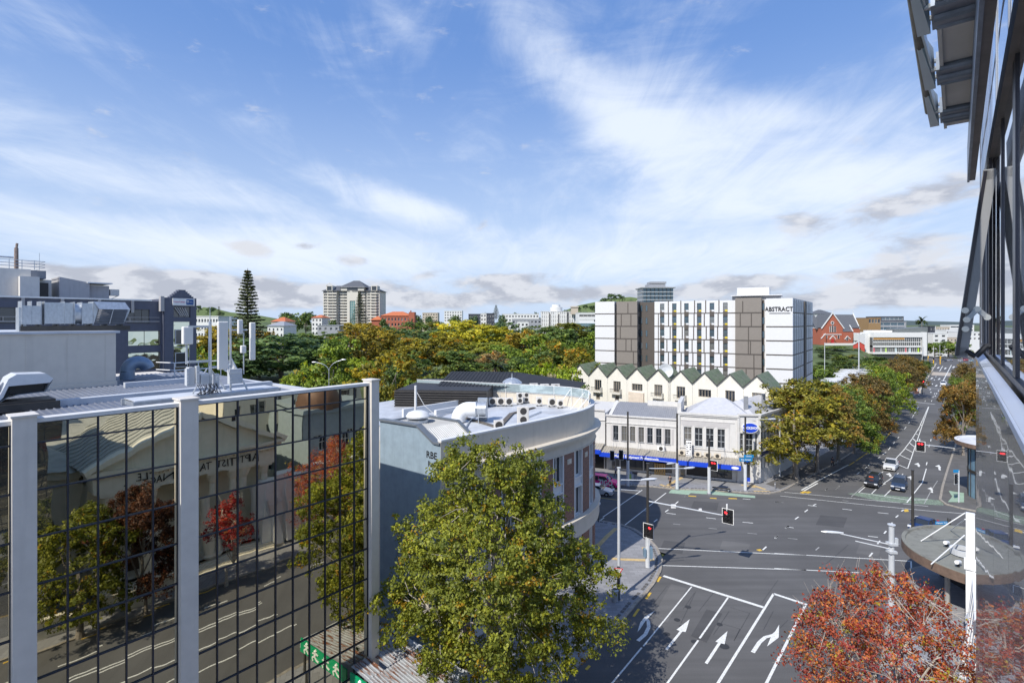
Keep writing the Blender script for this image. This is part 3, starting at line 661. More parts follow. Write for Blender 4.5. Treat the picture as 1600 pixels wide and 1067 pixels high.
# ---- park trees: crown centre x, top y, bottom y, depth, colour, prototype, label
def park(x, ytop, depth, wpx, col, pi, lab, yb=None, group='trees of the park'):
    X = (x-800)/F*depth; zt = CH-(ytop-HY)/F*depth; zb = gz(X, depth); me, tm = P_far[pi]; H0, W0 = (14.8,11.6) if pi < 4 else (16.6,9.5)
    w = wpx*1.22/F*depth/W0; return tree_obj('park_tree', lab, 'tree', me, tm, (X, depth, zb-.3), (x*7) % 6.28, (w, w, (zt-zb)/H0), tuple(a*b for a, b in zip(col, (1.22, 1.18, 1.0))), group)
PT = [
 (322,540,118,60,GR,1,'green park tree beside the edge of the dark blue-grey office'),
 (350,500,200,70,OR,0,'golden tree below the tall pine'),
 (405,512,165,80,(.19,.15,.03),2,'yellow-brown park tree at the foot of the tall pine'),
 (350,560,140,60,DG,3,'dark green park tree behind the antenna mast'),
 (440,510,150,160,BG,0,'very broad blue-green evergreen park tree above the bright lawn'),
 (497,512,170,90,DG,4,'dark tall park tree right of the broad blue-green evergreen'),
 (478,562,118,52,YG,1,'small bright green tree at the right end of the lawn'),
 (520,530,112,70,GR,5,'tall green tree left of the double street lamp'),
 (545,505,185,80,(.18,.16,.035),2,'olive tree above the double street lamp'),
 (572,500,210,90,OR,3,'orange-gold tree in front of the hip-roofed tower'),
 (620,508,230,90,BG,1,'blue-green tree right of the golden one before the tower'),
 (560,548,128,60,YG,0,'light green tree directly behind the double street lamp'),
 (603,540,108,110,(.21,.19,.03),2,'large yellow-olive tree left of the dark long roof'),
 (668,518,175,90,(.20,.19,.035),1,'yellow-brown tree above the dark long roof'),
 (640,500,290,80,DG,2,'dark green tree below the red brick institute'),
 (690,560,104,70,(.10,.13,.03),4,'green tree standing over the dark long roof'),
 (735,491,230,100,YE,0,'bright yellow tree with the palest crown on the skyline of the park'),
 (700,505,270,70,BG,3,'blue-green tree left of the bright yellow one'),
 (752,530,180,80,(.22,.25,.05),3,'yellow green tree in the middle of the park'),
 (770,545,150,60,(.24,.19,.11),1,'pinkish brown thinning tree in the middle of the park'),
 (725,548,135,70,DG,5,'dark green tree under the bright yellow tree'),
 (765,570,112,80,(.075,.10,.04),4,'grey-green tree left of the palm'),
 (800,500,250,70,BG,2,'dark blue-green dome-shaped tree right of the bright yellow tree'),
 (822,512,200,80,OR,1,'orange tree in front of the white apartment blocks'),
 (845,518,190,90,GR,2,'green tree right of the orange one'),
 (800,560,118,60,DG,5,'dark tree right of the palm'),
 (842,552,112,78,(.15,.22,.02),0,'vivid lime green tree behind the metal dome'),
 (795,586,100,40,(.26,.27,.02),3,'small yellow-lime tree at the rear edge of the roofs'),
 (872,508,230,80,DG,3,'dark green tree below the white apartment blocks'),
 (880,530,150,80,(.20,.19,.035),1,'olive tree left of the hotel, middle of the slope'),
 (905,525,170,70,(.11,.15,.03),0,'green tree touching the left edge of the hotel'),
 (925,512,210,60,GR,2,'green tree half hidden by the left edge of the hotel'),
 (918,555,128,60,(.12,.16,.03),4,'green tree above the first gabled townhouse'),
 (885,575,106,45,YG,5,'lime-edged slim tree beside the first gabled townhouse'),
 (858,585,100,36,(.30,.29,.25),5,'silvery grey nearly bare tree by the lime green tree'),
 (960,505,330,120,DG,1,'dark tree mass just behind the hotel roof line'),
 (300,560,128,50,DG,5,'dark tree peeping out behind the office tower'),
 (590,585,96,50,(.16,.17,.04),1,'olive tree behind the pale pier of the mirror facade'),
 (640,585,96,60,GR,2,'green tree rising behind the left end of the dark long roof'),
 (520,555,135,50,DG,3,'dark green tree left of the lamp in the second row'),
 (450,585,125,30,YG,5,'low lime bush-like tree at the edge of the lawn')]
for a in PT: park(*a[:6], a[6])
fl = 'green park tree filling the slope between taller crowns'
for i, (x, y, d, w) in enumerate([(590,520,260,70),(530,518,240,70),(680,500,330,70),(770,512,300,70),(850,505,320,70),(900,505,300,60),(470,515,230,70),(640,545,140,60),(715,530,190,60),(790,535,170,60),(860,540,150,60),(330,520,200,60),(380,520,190,60),(630,570,115,50),(740,590,96,50),(830,590,100,50),(905,585,104,40),(700,600,92,60),(560,600,92,60),(520,600,96,50)]):
    park(x, y, d, w, (GR, DG, (.12,.14,.03))[i % 3], i % 6, fl)
# far small trees on the skyline
for x, y, d, w, lab in [(447,489,700,14,'small conical tree on the skyline between pine and orange roofs'),(450,489,520,34,'round dark tree before the orange roofed houses'),(478,488,480,40,'dark round tree left of the hip-roofed tower'),
  (1305,540,310,50,'green bush tree on the bank below the church'),(1330,545,320,34,'dark round tree right below the church windows'),(1290,548,300,40,'dark tree next to the hotel end wall'),(1352,560,300,44,'olive tree between church bank and white terrace roofs'),
  (1280,575,200,50,'green tree behind the end of the hotel'),(1325,562,280,60,'light green hedge-like tree above the white terrace roofs'),
  (1460,535,385,30,'green tree at the far junction, left of the pair'),(1482,533,385,36,'green tree at the far junction, middle one'),(1503,535,380,30,'green tree at the far junction, right by the window frame')]:
    X = (x-800)/F*d; zb = gz(X, d) if x < 1440 else 0; zt = CH-(y-HY)/F*d; w_ = w/F*d/11
    tree_obj('park_tree', lab, 'tree', P_mini[0], P_mini[1], (X, d, zb-.3), x % 6, (w_, w_, (zt-zb)/12.5), DG if 'dark' in lab else GR)
# ---- Norfolk pine, tiers of upswept branches
def pine(name, label, x, ytop, depth, wpx, zb, seed, col=(.075,.095,.045), tiers=33):
    R = random.Random(seed); X = (x-800)/F*depth; zt = CH-(ytop-HY)/F*depth; H = zt-zb; Wm = wpx/F*depth/2; q = MB(); lv = []; lr = []
    q.tube((0,0,0), (0,0,H), .5, .06, 8, 0)
    for i in range(tiers):
        f = i/tiers; z = H*(.12+.87*f); L_ = Wm*(1-f**1.5)*(1-.2*max(0,.15-f)/.15)*R.uniform(.8,1.08)+.3; nb = 7; a0 = R.uniform(0,6)
        for k_ in range(nb):
            a = a0+k_*2*math.pi/nb+R.uniform(-.2,.2); l = L_*R.uniform(.72,1.05); e = Vector((math.cos(a)*l, math.sin(a)*l, z+l*(.2*f+.02))); q.tube((0,0,z), e, .07, .03, 4, 0, False)
            for j in range(5):
                g = .32+.68*j/4; lv.append(tuple(Vector((0,0,z)).lerp(e, g)+Vector((0,0,.12)))); lr.append(.55*(1-.25*g)*Wm/4.2)
    t = thing(name, label, 'tree', (X, depth, zb)); q.build('trunk', M_bark, t)
    c = link('crown', leaves(lv, lr, 9, .44*Wm/4.2, (.5,.2,.28,.02), seed=seed, flat=.45, name='crown'), t); c.color = (*col, 1); return t
pine('norfolk_pine', 'tall dark conifer with tiered branches rising alone above the park at left', 387, 419, 150, 60, 8, 71)
pine('norfolk_pine', 'slender conifer standing in front of the hip-roofed apartment tower', 562, 456, 380, 26, 20, 72, (.10,.12,.08), 22)
pine('norfolk_pine', 'tiny conifer on the skyline above the middle of the park', 775, 476, 520, 13, 28, 73, tiers=14)
pine('norfolk_pine', 'tiny conifer on the skyline left of the tall pine', 342, 478, 420, 11, 24, 74, tiers=14)
# palms
def palm(label, x, ytop, depth, zb, r, seed, th=.25):
    R = random.Random(seed); X = (x-800)/F*depth; zt = CH-(ytop-HY)/F*depth; H = zt-zb-r*.5
    t = thing('palm_tree', label, 'palm tree', (X, depth, zb)); MB().tube((0,0,0), (.2,0,H), th, th*.8, 8, 0).build('trunk', M_bark, t); q = MB()
    for i in range(34):
        a = R.uniform(0,6.28); e = R.uniform(-.3,1.2); p = Vector((.2,0,H)); d = Vector((math.cos(a)*math.cos(e), math.sin(a)*math.cos(e), math.sin(e))); w = Vector((-math.sin(a), math.cos(a), 0))*r*.1
        for j in range(5):
            d2 = (d+Vector((0,0,-.28))).normalized(); n_ = p+d*r/5; q.poly([p-w, p+w, n_+w*.9, n_-w*.9]); p = n_; d = d2
    c = q.build('crown', [LEAF[0]], t); c.color = (.06,.085,.025,1); return t
palm('dark feathery palm standing on the skyline right of the white school', 1440, 496, 425, 8, 5.5, 81)
palm('pale green palm in the park right of the grey-green tree', 772, 562, 110, 4, 2.6, 82)
palm('palm tree beside the dark tree over the rear roofs', 781, 566, 112, 4, 2.0, 83)

R = random.Random(17); bl = ['green bush on the bank below the church','olive bush on the bank below the church','dark bush on the bank below the church']
for i in range(110):
    x = R.uniform(1282, 1450); d = R.uniform(200, 345); X = (x-800)/F*d
    if x > 1385 and d < 230: continue
    zb = gz(X, d); w_ = R.uniform(.5, 1.15); k3_ = i % 3
    hz3 = w_*R.uniform(.35,.6); yt_ = HY+(CH-(zb-1.2+12.3*hz3))*F/d
    if yt_ < (550 if x < 1358 else 557): continue
    tree_obj('bank_bush', bl[k3_], 'bush', P_mini[0], P_mini[1], (X, d, zb-1.2), i, (w_, w_, hz3), ((.13,.19,.05),(.18,.20,.06),(.075,.12,.04))[k3_], bl[k3_].replace('bush','bushes'))
# ================= mirror-glass office on the left =================
M_pier = mat('cream_pier', (.64,.60,.545), .6, var=.05, kind='streak')
M_mir = mirror_mat('mirror_glass', (.62,.58,.45), .006, .8, sc=(1.0,1,.5))
M_mul = mat('mullion_paint', (.035,.04,.06), .4, .3, .1)
M_roofs = mat('blue_grey_roofing', (.21,.23,.28), .45, .35, .16, .6)
M_roofw = mat('pale_roof_membrane', (.55,.57,.60), .5, .1, .12, .7)
M_pent = mat('cream_panel', (.64,.585,.50), .6, var=.05, kind='streak')
G = thing('glass_office_building', 'office building with a black gridded mirror glass front between tall cream piers', 'office building', st(0,29.5), STR)
ZT = 21.9
piers = [(-7.0,-6.2),(4.0,4.76),(10.1,10.9),(21.35,21.95)]
for a, b in piers:
    q = MB(); q.box(a, -.42, -.1, b, .5, ZT+.22); q.box(a-.06, -.5, ZT+.22, b+.06, .58, ZT+.3)
    q.build('pier', M_pier, G)
for (a, b), nc in zip(((-6.2,4.0),(4.76,10.1),(10.9,21.35)), (10,5,10)):
    w = (b-a)/nc; rows = [ZT-.12, ZT-.95]+[ZT-.95-1.98*i for i in range(1, 11)]+[.1]
    q = MB(); R = random.Random(int(a*10)+99)
    for i in range(nc):
        for z1_, z0_ in zip(rows[:-1], rows[1:]):
            dx, dz = R.uniform(-.0045,.0045), R.uniform(-.0045,.0045); x0, x1 = a+w*i, a+w*(i+1)
            q.poly([(x0,-dx-dz,z0_),(x1,dx-dz,z0_),(x1,dx+dz,z1_),(x0,-dx+dz,z1_)])
    q.build('mirror_glazing', M_mir, G)
    q = MB()
    for i in range(nc+1): q.box(a+w*i-.028 if i else a, -.08, .1, a+w*i+.028 if i < nc else b, -.02, ZT-.1)
    for z in rows: q.box(a, -.075, z-.03, b, -.018, z+.03)
    q.build('mullions', M_mul, G)
q = MB()
for a, b in ((-6.2,4.0),(4.76,10.1),(10.9,21.35)): q.box(a, -.2, ZT-.09, b, .45, ZT+.08)
q.build('coping', M_white, G)
q = MB(); q.box(-60,.3,0, 18.5,30,21.2); q.box(18.5,.3,0,21.35,1.2,21.75); q.box(18.5,1.2,0,21.3,13,20.9); q.build('wall', M_pent, G)
q = MB()     # profiled roof sheets with real ribs
def sheets(q, x0, x1, y0, y1, z0, z1, p=.3, h=.05, m=0):
    n = int((x1-x0)/p); xs = [x0+(x1-x0)*i/n for i in range(n)]; w = (x1-x0)/n; prof = []
    for x in xs: prof += [(x,0),(x+w*.62,0),(x+w*.72,h),(x+w*.9,h)]
    prof.append((x1,0))
    for (a, ha), (b, hb) in zip(prof[:-1], prof[1:]): q.poly([(a,y0,z0+ha),(b,y0,z0+hb),(b,y1,z1+hb),(a,y1,z1+ha)], m)
sheets(q, -30, 5.0, .46, 13.5, 21.28, 21.55); sheets(q, 5.4, 18.4, .46, 7.0, 21.28, 21.5); sheets(q, 5.4, 18.4, 7.4, 20, 21.55, 21.8)
q.build('roof', M_roofs, G)
q = MB(); q.box(5.05,.5,21.25,5.35,12,21.42); q.build('gutter', M_blk, G)
q = MB(); q.box(-20,.46,21.3,20,1.0,21.46); q.box(18.4,.5,21.2,18.75,20,21.66); q.box(5,6.9,21.3,18.4,7.45,21.84); q.box(11.2,12.2,21.6,17,12.6,22.0)
q.build('roof_flashing', M_roofw, G)
# penthouse
q = MB(); q.box(-30,14.2,21.3,11.2,26,25.25); q.box(-30,14.1,21.3,11.25,14.2,22.0)
for x in range(-8, 11, 2): q.box(x+.6,14.185,22.0,x+.63,14.2,25.2,0)
q.build('plant_room', M_pent, G); q = MB(); q.box(-30,14.05,25.25,11.4,26.1,25.4); q.build('plant_room_capping', M_roofw, G)
# ducts (things of their own)
def duct_long():
    t = thing('ventilation_duct', 'long galvanised rectangular duct with a louvred hood on top of the cream plant room', 'duct', st(5.4, 46.0, 25.4), STR)
    q = MB()
    q.box(-5.0,-1,.55,-2.9,1,2.05); q.box(-2.5,-1,.6,-.2,1,2.35)
    q.v += []; 
    q.prism([(-.2,-1),(1.0,-.85),(1.0,.85),(-.2,1)], .6, 2.35)
    q.tube((1.0,0,1.45), (1.9,0,1.45), .86, .86, 20); q.box(1.9,-1,.6,3.3,1,2.35)
    for x in (-5.0,-3.95,-2.9,-2.5,-.2,1.0,1.9,3.25): q.box(x-.03,-1.06,.52,x+.03,1.06,2.42)
    for a in ((-2.45,.65,-.25,2.3),(-2.45,2.3,-.25,.65)): q.beam((a[0],-1.005,a[1]),(a[2],-1.005,a[3]),.01,.03)
    q.build('duct_body', M_galv, t)
    q = MB(); y0, y1 = -1.1, 1.1
    q.poly([(3.3,y0,.55),(3.3,y1,.55),(3.3,y1,2.5),(3.3,y0,2.5)]); q.poly([(3.3,y0,2.5),(3.3,y1,2.5),(7.4,y1,2.5),(7.4,y0,2.5)]); q.poly([(7.4,y0,2.5),(7.4,y1,2.5),(8.0,y1,1.85),(8.0,y0,1.85)])
    q.poly([(3.3,y0,.55),(3.9,y0,1.85),(3.3+.6,y0,2.0),(3.3,y0,2.5)]); q.poly([(3.3,y0,2.5),(7.4,y0,2.5),(8.0,y0-.35,1.85),(3.9,y0-.35,1.85)]); q.poly([(8.0,y0-.35,1.85),(8.0,y1,1.85),(7.3,y1,.6),(7.3,y0,.6)])
    q.poly([(3.3,y0,.5),(7.3,y0,.5),(7.3,y1,.5),(3.3,y1,.5)]); q.beam((5.75,y0-.3,1.85),(5.35,y0,.6),.06,.06); q.build('louvre_hood', M_galv, t)
    q = MB()
    for i in range(9):
        f = i/9; z = .65+1.2*f; y = y0-.3*f; q.poly([(3.55+.4*f,y,z),(7.25+.6*f,y,z),(7.25+.6*f,y+.14,z+.11),(3.55+.4*f,y+.14,z+.11)])
    q.poly([(3.5,y0+.25,.6),(7.3,y0+.25,.6),(7.8,y0+.1,1.9),(3.9,y0+.1,1.9)]); q.build('louvres', M_mgrey, t)
    q = MB()
    for y in (-1.1,1.1): q.box(-5.2,y-.08,.02,8.1,y+.08,.14); q.box(-5.2,y-.03,.14,8.1,y+.03,.34); q.box(-5.2,y-.08,.34,8.1,y+.08,.42)
    for x in range(-5,9,2): q.box(x-.08,-1.2,.42,x+.08,1.2,.55)
    q.build('support_frame', M_dkm, t); q = MB()
    for y in (-.9,): q.box(-5.3,y,0,-4.5,y+1.8,1.9)
    q.build('riser', M_galv, t)
duct_long()
_t = SC.objects['ventilation_duct']; _t.location = st(8.9,46.0,25.4); _t.scale = (.44,.62,.80)
def duct_short():
    t = thing('ventilation_duct', 'shorter galvanised duct ending in a hooded outlet low on the roof at the left edge', 'duct', st(2.2, 37.4, 21.5), STR)
    q = MB(); q.box(-6,-.75,.9,-.9,.75,2.7); q.box(-.9,-.85,.6,.2,.85,2.2); q.tube((1.5,0,1.35),(2.5,0,1.2),.78,.7,20)
    for x in (-.9,.2): q.box(x-.05,-.95,.5,x+.05,.95,2.35)
    pr = [(-.85,.6),(.85,.6),(.85,2.2),(-.85,2.2)]; n = 20
    for k_ in range(n):
        def sq(a):
            c, s = math.cos(a), math.sin(a); g = max(abs(c),abs(s)); return (.2, c/g*.85, 1.4+s/g*.8)
        a0, a1_ = 2*math.pi*k_/n, 2*math.pi*(k_+1)/n; ci = lambda a: (1.5, math.cos(a)*.78, 1.35+math.sin(a)*.78)
        q.poly([sq(a0), sq(a1_), ci(a1_), ci(a0)])
    q.build('duct_body', M_alu, t, smooth=False)
    q = MB(); a = [(2.3,-.95,.3),(3.0,-1.0,1.9),(3.4,-1.0,2.15),(4.9,-1.0,2.1),(5.3,-1.0,1.75),(4.9,-1.0,.95)]; b = [(x,-y,z) for x,y,z in a]
    for i in range(1,4): q.poly([a[i],a[i+1],b[i+1],b[i]])
    q.poly([a[0],a[1],b[1],b[0]]); q.poly([a[4],a[5],b[5],b[4]]); q.poly(b[::-1]); q.poly([a[0],a[1],(3.0,-1.0,1.45),(2.75,-.97,.8)]); q.poly([a[1],a[2],a[3],a[4],(5.1,-1.0,1.5),(3.0,-1.0,1.45)]); q.poly([a[0],(3.1,-1,.85),a[5],b[5],b[0]])
    q.build('outlet_hood', M_alu, t); q = MB(); q.box(3.1,-.5,.9,4.9,-.45,1.5); q.build('grille', M_blk, t)
    q = MB(); q.box(-6,-1.3,-.1,5.6,-1.05,.35); q.box(-6,1.05,-.1,5.6,1.3,.35); q.box(-6,-1.1,.35,5.4,1.1,.48); q.build('support_frame', M_dkm, t)
duct_short()
_t = SC.objects['ventilation_duct.001']; _t.location = st(2.6,37.0,21.6); _t.scale = (.75,.8,.82)
def cowl():
    t = thing('roof_cowl', 'blue-grey gooseneck vent standing right of the cream plant room', 'roof vent', st(12.7, 46.8, 21.5), STR, None, .62)
    q = MB(); q.tube((0,0,-.1),(0,0,1.35),.75,.75,20); pts = []
    for i in range(17): a = math.pi*i/16*.92; pts.append(((1.05-math.cos(a)*1.05)*1.0, 0, 1.35+math.sin(a)*1.05))
    q.sweep(pts, .75, 20)
    q.build('pipe', mat('blue_grey_metal', (.22,.29,.38), .4, .4), t, smooth=True)
cowl()
t = thing('roof_railing', 'white handrail on the roof behind the gooseneck vent', 'railing', st(15.6, 46.2, 21.6), STR); q = MB()
for x in (0,1.7,3.4): q.tube((x,0,0),(x,0,1.25),.04); q.tube((x,0,.6),(x+.7,-.9,0),.03)
for z in (.65,1.22): q.tube((0,0,z),(3.4,0,z),.04); q.tube((0,0,z),(-.6,2,z),.04)
q.build('rails', M_wpure, t)
t = thing('satellite_dish', 'small round white dish at the right end of the white roof handrail', 'satellite dish', st(19.3,45.6,21.6), STR)
MB().lathe([(0,0),(.3,.04),(.5,.14)], 20).build('dish', M_white, t, T=TR(0,0,.75)@Matrix.Rotation(math.radians(80),4,'X')); MB().tube((0,0,0),(0,.1,.75),.04).build('post', M_galv, t)
t = thing('roof_vent', 'small mushroom vent on the corrugated roof at lower left', 'roof vent', st(3.6,31.6,21.3)); MB().lathe([(.14,0),(.09,.12),(.09,.55),(.2,.55),(.2,.68),(0,.72)],14).build('pipe', M_wpure, t)
# antenna mast
t = thing('antenna_mast', 'galvanised antenna frame with white panel antennas standing on the glass building roof', 'antenna mast', st(12.35, 31.4, 22.05), STR); t.scale = (1,1,1.12)
q = MB()
for y in (0.0, 1.8): q.box(-3.6,y-.1,-.35,4.0,y+.1,-.05)
for x in (-3.4,-.2,3.8): q.box(x-.08,0,-.3,x+.08,1.8,-.1)
for x in (-3.3,0,3.7): q.tube((x,0,-.6),(x,0,-.3),.06)
q.build('base_frame', M_galv, t); q = MB(); q.box(-3.5,.05,-.05,3.9,1.75,-.02); q.build('deck', M_roofw, t)
q = MB(); q.tube((0,0,-.3),(0,0,3.55),.09); q.tube((0,0,3.5),(0,0,4.3),.03,.01); q.tube((-1.1,.2,1.5),(-1.1,.2,3.0),.06); q.tube((1.35,.6,-.1),(1.35,.6,3.8),.06); q.tube((2.0,.4,.8),(2.0,.4,3.0),.035)
for z in (1.6,3.3): q.box(-1.1,-.04,z-.05,.05,.24,z+.05)
q.tube((0,0,1.2),(1.5,1.6,-.05),.06); q.tube((1.35,.6,1.7),(2.1,.1,-.05),.05); q.tube((0,.4,1.2),(-.6,.8,-.05),.04); q.tube((1.35,.6,3.1),(2.3,.6,3.1),.04); q.tube((1.35,.6,1.3),(0,0,1.3),.04)
q.build('pole', M_galv, t)
for x, y, z0, z1, w, d in ((-1.1,.1,2.45,3.3,.5,.3),(.62,-.1,1.15,3.55,.55,.22),(1.75,.3,2.9,3.65,.28,.2),(2.55,.5,1.5,3.5,.32,.2),(1.95,.35,1.9,2.3,.3,.2)):
    q = MB(); q.box(x-w/2,y-d/2,z0,x+w/2,y+d/2,z1); o = q.build('panel_antenna', mat('antenna_white', (.72,.70,.66), .5, var=.03), t)
    bv = o.modifiers.new('b','BEVEL'); bv.width = .05; bv.segments = 2
for x, y, z0, z1, w, d in ((-.95,.1,.45,1.35,.28,.45),(-.7,-.1,.55,1.4,.16,.3),(-.35,-.1,.5,1.0,.42,.3),(.35,.1,.3,.95,.2,.4),(1.5,.4,.35,1.1,.7,.3),(-1.15,0,.5,1.3,.12,.3)):
    q = MB(); q.box(x-w/2,y-d/2,z0,x+w/2,y+d/2,z1)
    for i in range(4): q.box(x-w/2+.02,y-d/2-.03,z0+.08+i*(z1-z0)/5,x+w/2-.02,y-d/2,z0+.11+i*(z1-z0)/5)
    q.build('radio_unit', M_lgrey, t)
q = MB(); R = random.Random(5)
for i in range(12):
    a = [Vector((-.7+i*.09,-.15,.5))]
    for j in range(1,6): a.append(Vector((-.7+i*.09+j*.08*R.uniform(-.3,1.0), -.2-R.uniform(0,.15), .5-.16*j if j < 4 else -.1+.15*(j-3))))
    q.path([tuple(v) for v in a], .018, 4)
q.build('cables', M_blk, t)
# ================= dark blue-grey office behind =================
M_nav = mat('blue_grey_render', (.095,.105,.145), .6, var=.08, kind='streak')
M_nav2 = mat('grey_fin', (.38,.37,.37), .6, var=.05)
GB = thing('grey_office_building', 'dark blue-grey office with a stepped art deco tower behind the mirror glass building', 'office building', st(36,109.7), STR)
M_mirg = mirror_mat('green_mirror_glass', (.75,.76,.6), .05, .5)
wm = [(-6.1,21.8,-1.2,24.4),(-13,21.8,-8.5,24.4),(-6.1,17.6,-1.2,20.6),(-13,17.6,-8.5,20.6)]; wd = [(-6.3,25.8,-2.9,28.2),(-26,25.8,-20.5,28.2),(-34,25.8,-29,28.2)]
q = MB(); wall(q, -60, -1.0, 5, 29.7, wm+wd, .3); q.box(-60,.31,5,-1,20,29.6); q.build('wall', M_nav, GB)
for r_ in wd: win(GB, r_, 3, 1, .3, M_dkm, M_glass)
for r_ in wm: win(GB, r_, 2, 1, .3, M_blk, M_mirg)
MB().box(-60,-.25,29.7,-2.6,1.0,29.95).build('parapet_capping', M_wpure, GB)
for x in (-24.4,-19.7,-15,-10.2,-5.5): MB().box(x-.2,-.3,27.6 if x > -15 else 27.9,x+.2,0.0,29.7).build('fin', M_nav2, GB)
q = MB(); q.box(-60,-.5,26.0,-1.5,-.3,26.15); q.box(-60,-.5,26.75,-1.5,-.45,26.83)
for x in range(-58,-2,4): q.box(x,-.48,26.1,x+.06,-.42,26.75)
q.build('balcony_rail', M_nav2, GB)
q = MB(); wall(q, -1.0, 4.3, 5, 30.4, [(.5,12,3.3,26.1),(.5,26.8,3.3,28.8)], .35, 0, T=TR(0,-1.2)); q.box(-1.0,-.84,5,4.3,8,30.2); q.build('tower_wall', M_nav, GB)
q = MB()
for i in range(5): q.box(.1+.33*i,-.9,30.4+.3*i,3.9-.33*i,.6,30.7+.3*i)
q.build('stepped_crown', M_nav, GB); MB().box(-1.6,-1.35,27.9,-1.02,-.4,30.6).build('fin', M_nav2, GB)
win(GB, (.5,12,3.3,26.1), 1, 3, .35, M_lgrey, M_mirg, T=TR(0,-1.2), fw=.1); win(GB, (.5,26.8,3.3,28.8), 3, 1, .35, M_nav, M_glass, T=TR(0,-1.2))
for z in (13.2,17.7,21.9): q = MB(); q.box(0,0,0,2.1,.1,2.7,0); q.box(.12,-.01,.12,1.98,0,2.58,1); q.build('window', [M_lgrey, M_glass], GB, T=TR(.8,-1.1,z))
for i in range(5): q = MB(); q.beam((.7+i*.4,-1.25,28.6),(1.7+i*.3,-1.25,27.1),.05,.13); q.build('sun_louvre', M_nav2, GB)
sg = MB().box(.3,-1.45,29.0,3.9,-1.25,30.3).build('sign_board', M_wpure, GB); MB().box(2.5,-1.48,29.15,3.7,-1.455,30.15).build('sign_badge', mat('sign_blue', (.02,.09,.28), .5), sg)
text('sign_letters', 'YoobeeColleges', .29, mat('sign_red', (.5,.08,.2), .5), sg, TR(1.35,-1.47,29.65), .01, .01); text('sign_letters', 'T', .6, M_wpure, sg, TR(2.75,-1.5,29.65), .01, .04); text('sign_letters', 'Yoobee', .22, M_wpure, sg, TR(3.2,-1.5,29.65), .01)
M_pw = mat('plant_white', (.66,.63,.58), .6, var=.05, kind='streak'); M_pg = mat('plant_grey', (.42,.41,.41), .6, var=.05, kind='streak')
q = MB(); q.box(-50,12,29,-16.9,22,35.0); q.box(-18.5,10.5,29,-16.0,12,33.7); q.build('plant_room', M_pw, GB); MB().box(-16.9,13,29,-14.0,22,33.4).build('plant_room', M_pw, GB)
MB().box(-16.9,12,33.5,-14.9,22,34.9).build('louvre_panel', M_mgrey, GB); MB().box(-15.9,11.9,30.2,-14.6,12.95,32.8).build('louvre_panel', M_blk, GB)
q = MB(); q.prism([(-13.1,12),(-8.8,12),(-8.8,18),(-13.1,18)], 29, lambda k_: (34.0,33.2,33.2,34.0)[k_]); q.build('plant_room', M_pg, GB); MB().box(-8.8,13,29,-5.6,18,32.8).build('plant_room', M_pg, GB); MB().box(-9.2,11.6,33.1,-5.4,18,33.3).build('plant_capping', M_wpure, GB)
q = MB(); q.box(-5.4,13,31.0,-4.0,14.5,32.2); q.beam((-4.1,13.5,31.0),(-6,13.5,29.9),.12,.12); q.build('air_handler', M_pw, GB)
q = MB()
for z in (35.5,36.0,36.5): q.tube((-50,12.2,z),(-15,12.2,z),.05); q.tube((-15,12.2,z),(-15,20,z),.05)
for i in range(22): q.tube((-50+i*1.6,12.2,35),(-50+i*1.6,12.2,36.6),.05)
q.tube((-15.7,12.5,35),(-15.7,12.5,38),.04); q.tube((-50,12.6,36.9),(-19,12.6,36.9),.16); q.build('roof_railing', M_galv, GB)
q = MB(); q.tube((-18.6,13,35),(-18.6,13,38.6),.30,.28); q.tube((-18.6,13,38.4),(-18.5,13,39.4),.18,.18); q.build('flue', mat('rusty_flue', (.26,.2,.17), .7, .3, .3, 3), GB)
# ================= rusty street canopy beside the mirror building =================
M_rust = mat('rusty_roof_sheet', (.40,.41,.42), .6, .3, .12, 2, kind='rust')
C_ = thing('street_canopy', 'rusty corrugated roof over the footpath with a green fascia of white running figures', 'canopy', st(20,23.7), STR)
q = MB(); sheets(q, -.0, 4.0, 0, 4.0, 3.3, 3.75, .22, .05); sheets(q, -.0, 1.3, 4.0, 5.7, 3.75, 3.95, .22, .05); q.build('roof_sheet', M_rust, C_)
q = MB(); sheets(q, 1.6, 4.0, 4.05, 8.1, 3.78, 4.15, .22, .05); q.build('roof_sheet', M_rust, C_)
q = MB(); q.box(-.1,-.12,2.9,4.1,-.02,3.5); q.box(4.0,-.1,3.0,4.7,8.1,3.62); q.build('fascia', M_lgrey, C_); q = MB(); q.box(-.1,.3,.0,0,.45,3.2); q.box(3.9,.3,0,4.0,.45,3.2); q.build('post', M_dkm, C_)
q = MB(); q.box(-.14,0,2.7,-.06,5.6,3.7); gs = q.build('fascia_sign', mat('sign_green', (.0,.30,.12), .5), C_)
for y in (.9,2.1,3.3,4.5):
    q = MB(); q.lathe([(0,-.13),(.13,0),(0,.13)], 8, 0, (0,0,.38)); q.beam((0,0,.25),(.1,0,-.05),.05,.2); q.beam((.05,0,.2),(.36,0,.1),.05,.08); q.beam((0,0,.2),(-.3,0,.12),.05,.08)
    q.beam((.1,0,-.05),(.38,0,-.18),.05,.1); q.beam((.38,0,-.18),(.3,0,-.42),.05,.1); q.beam((.1,0,-.05),(-.1,0,-.25),.05,.1); q.beam((-.1,0,-.25),(-.36,0,-.3),.05,.1)
    q.build('running_figure', M_wpure, gs, T=TR(-.17,y,3.2)@RZ(-math.pi/2))
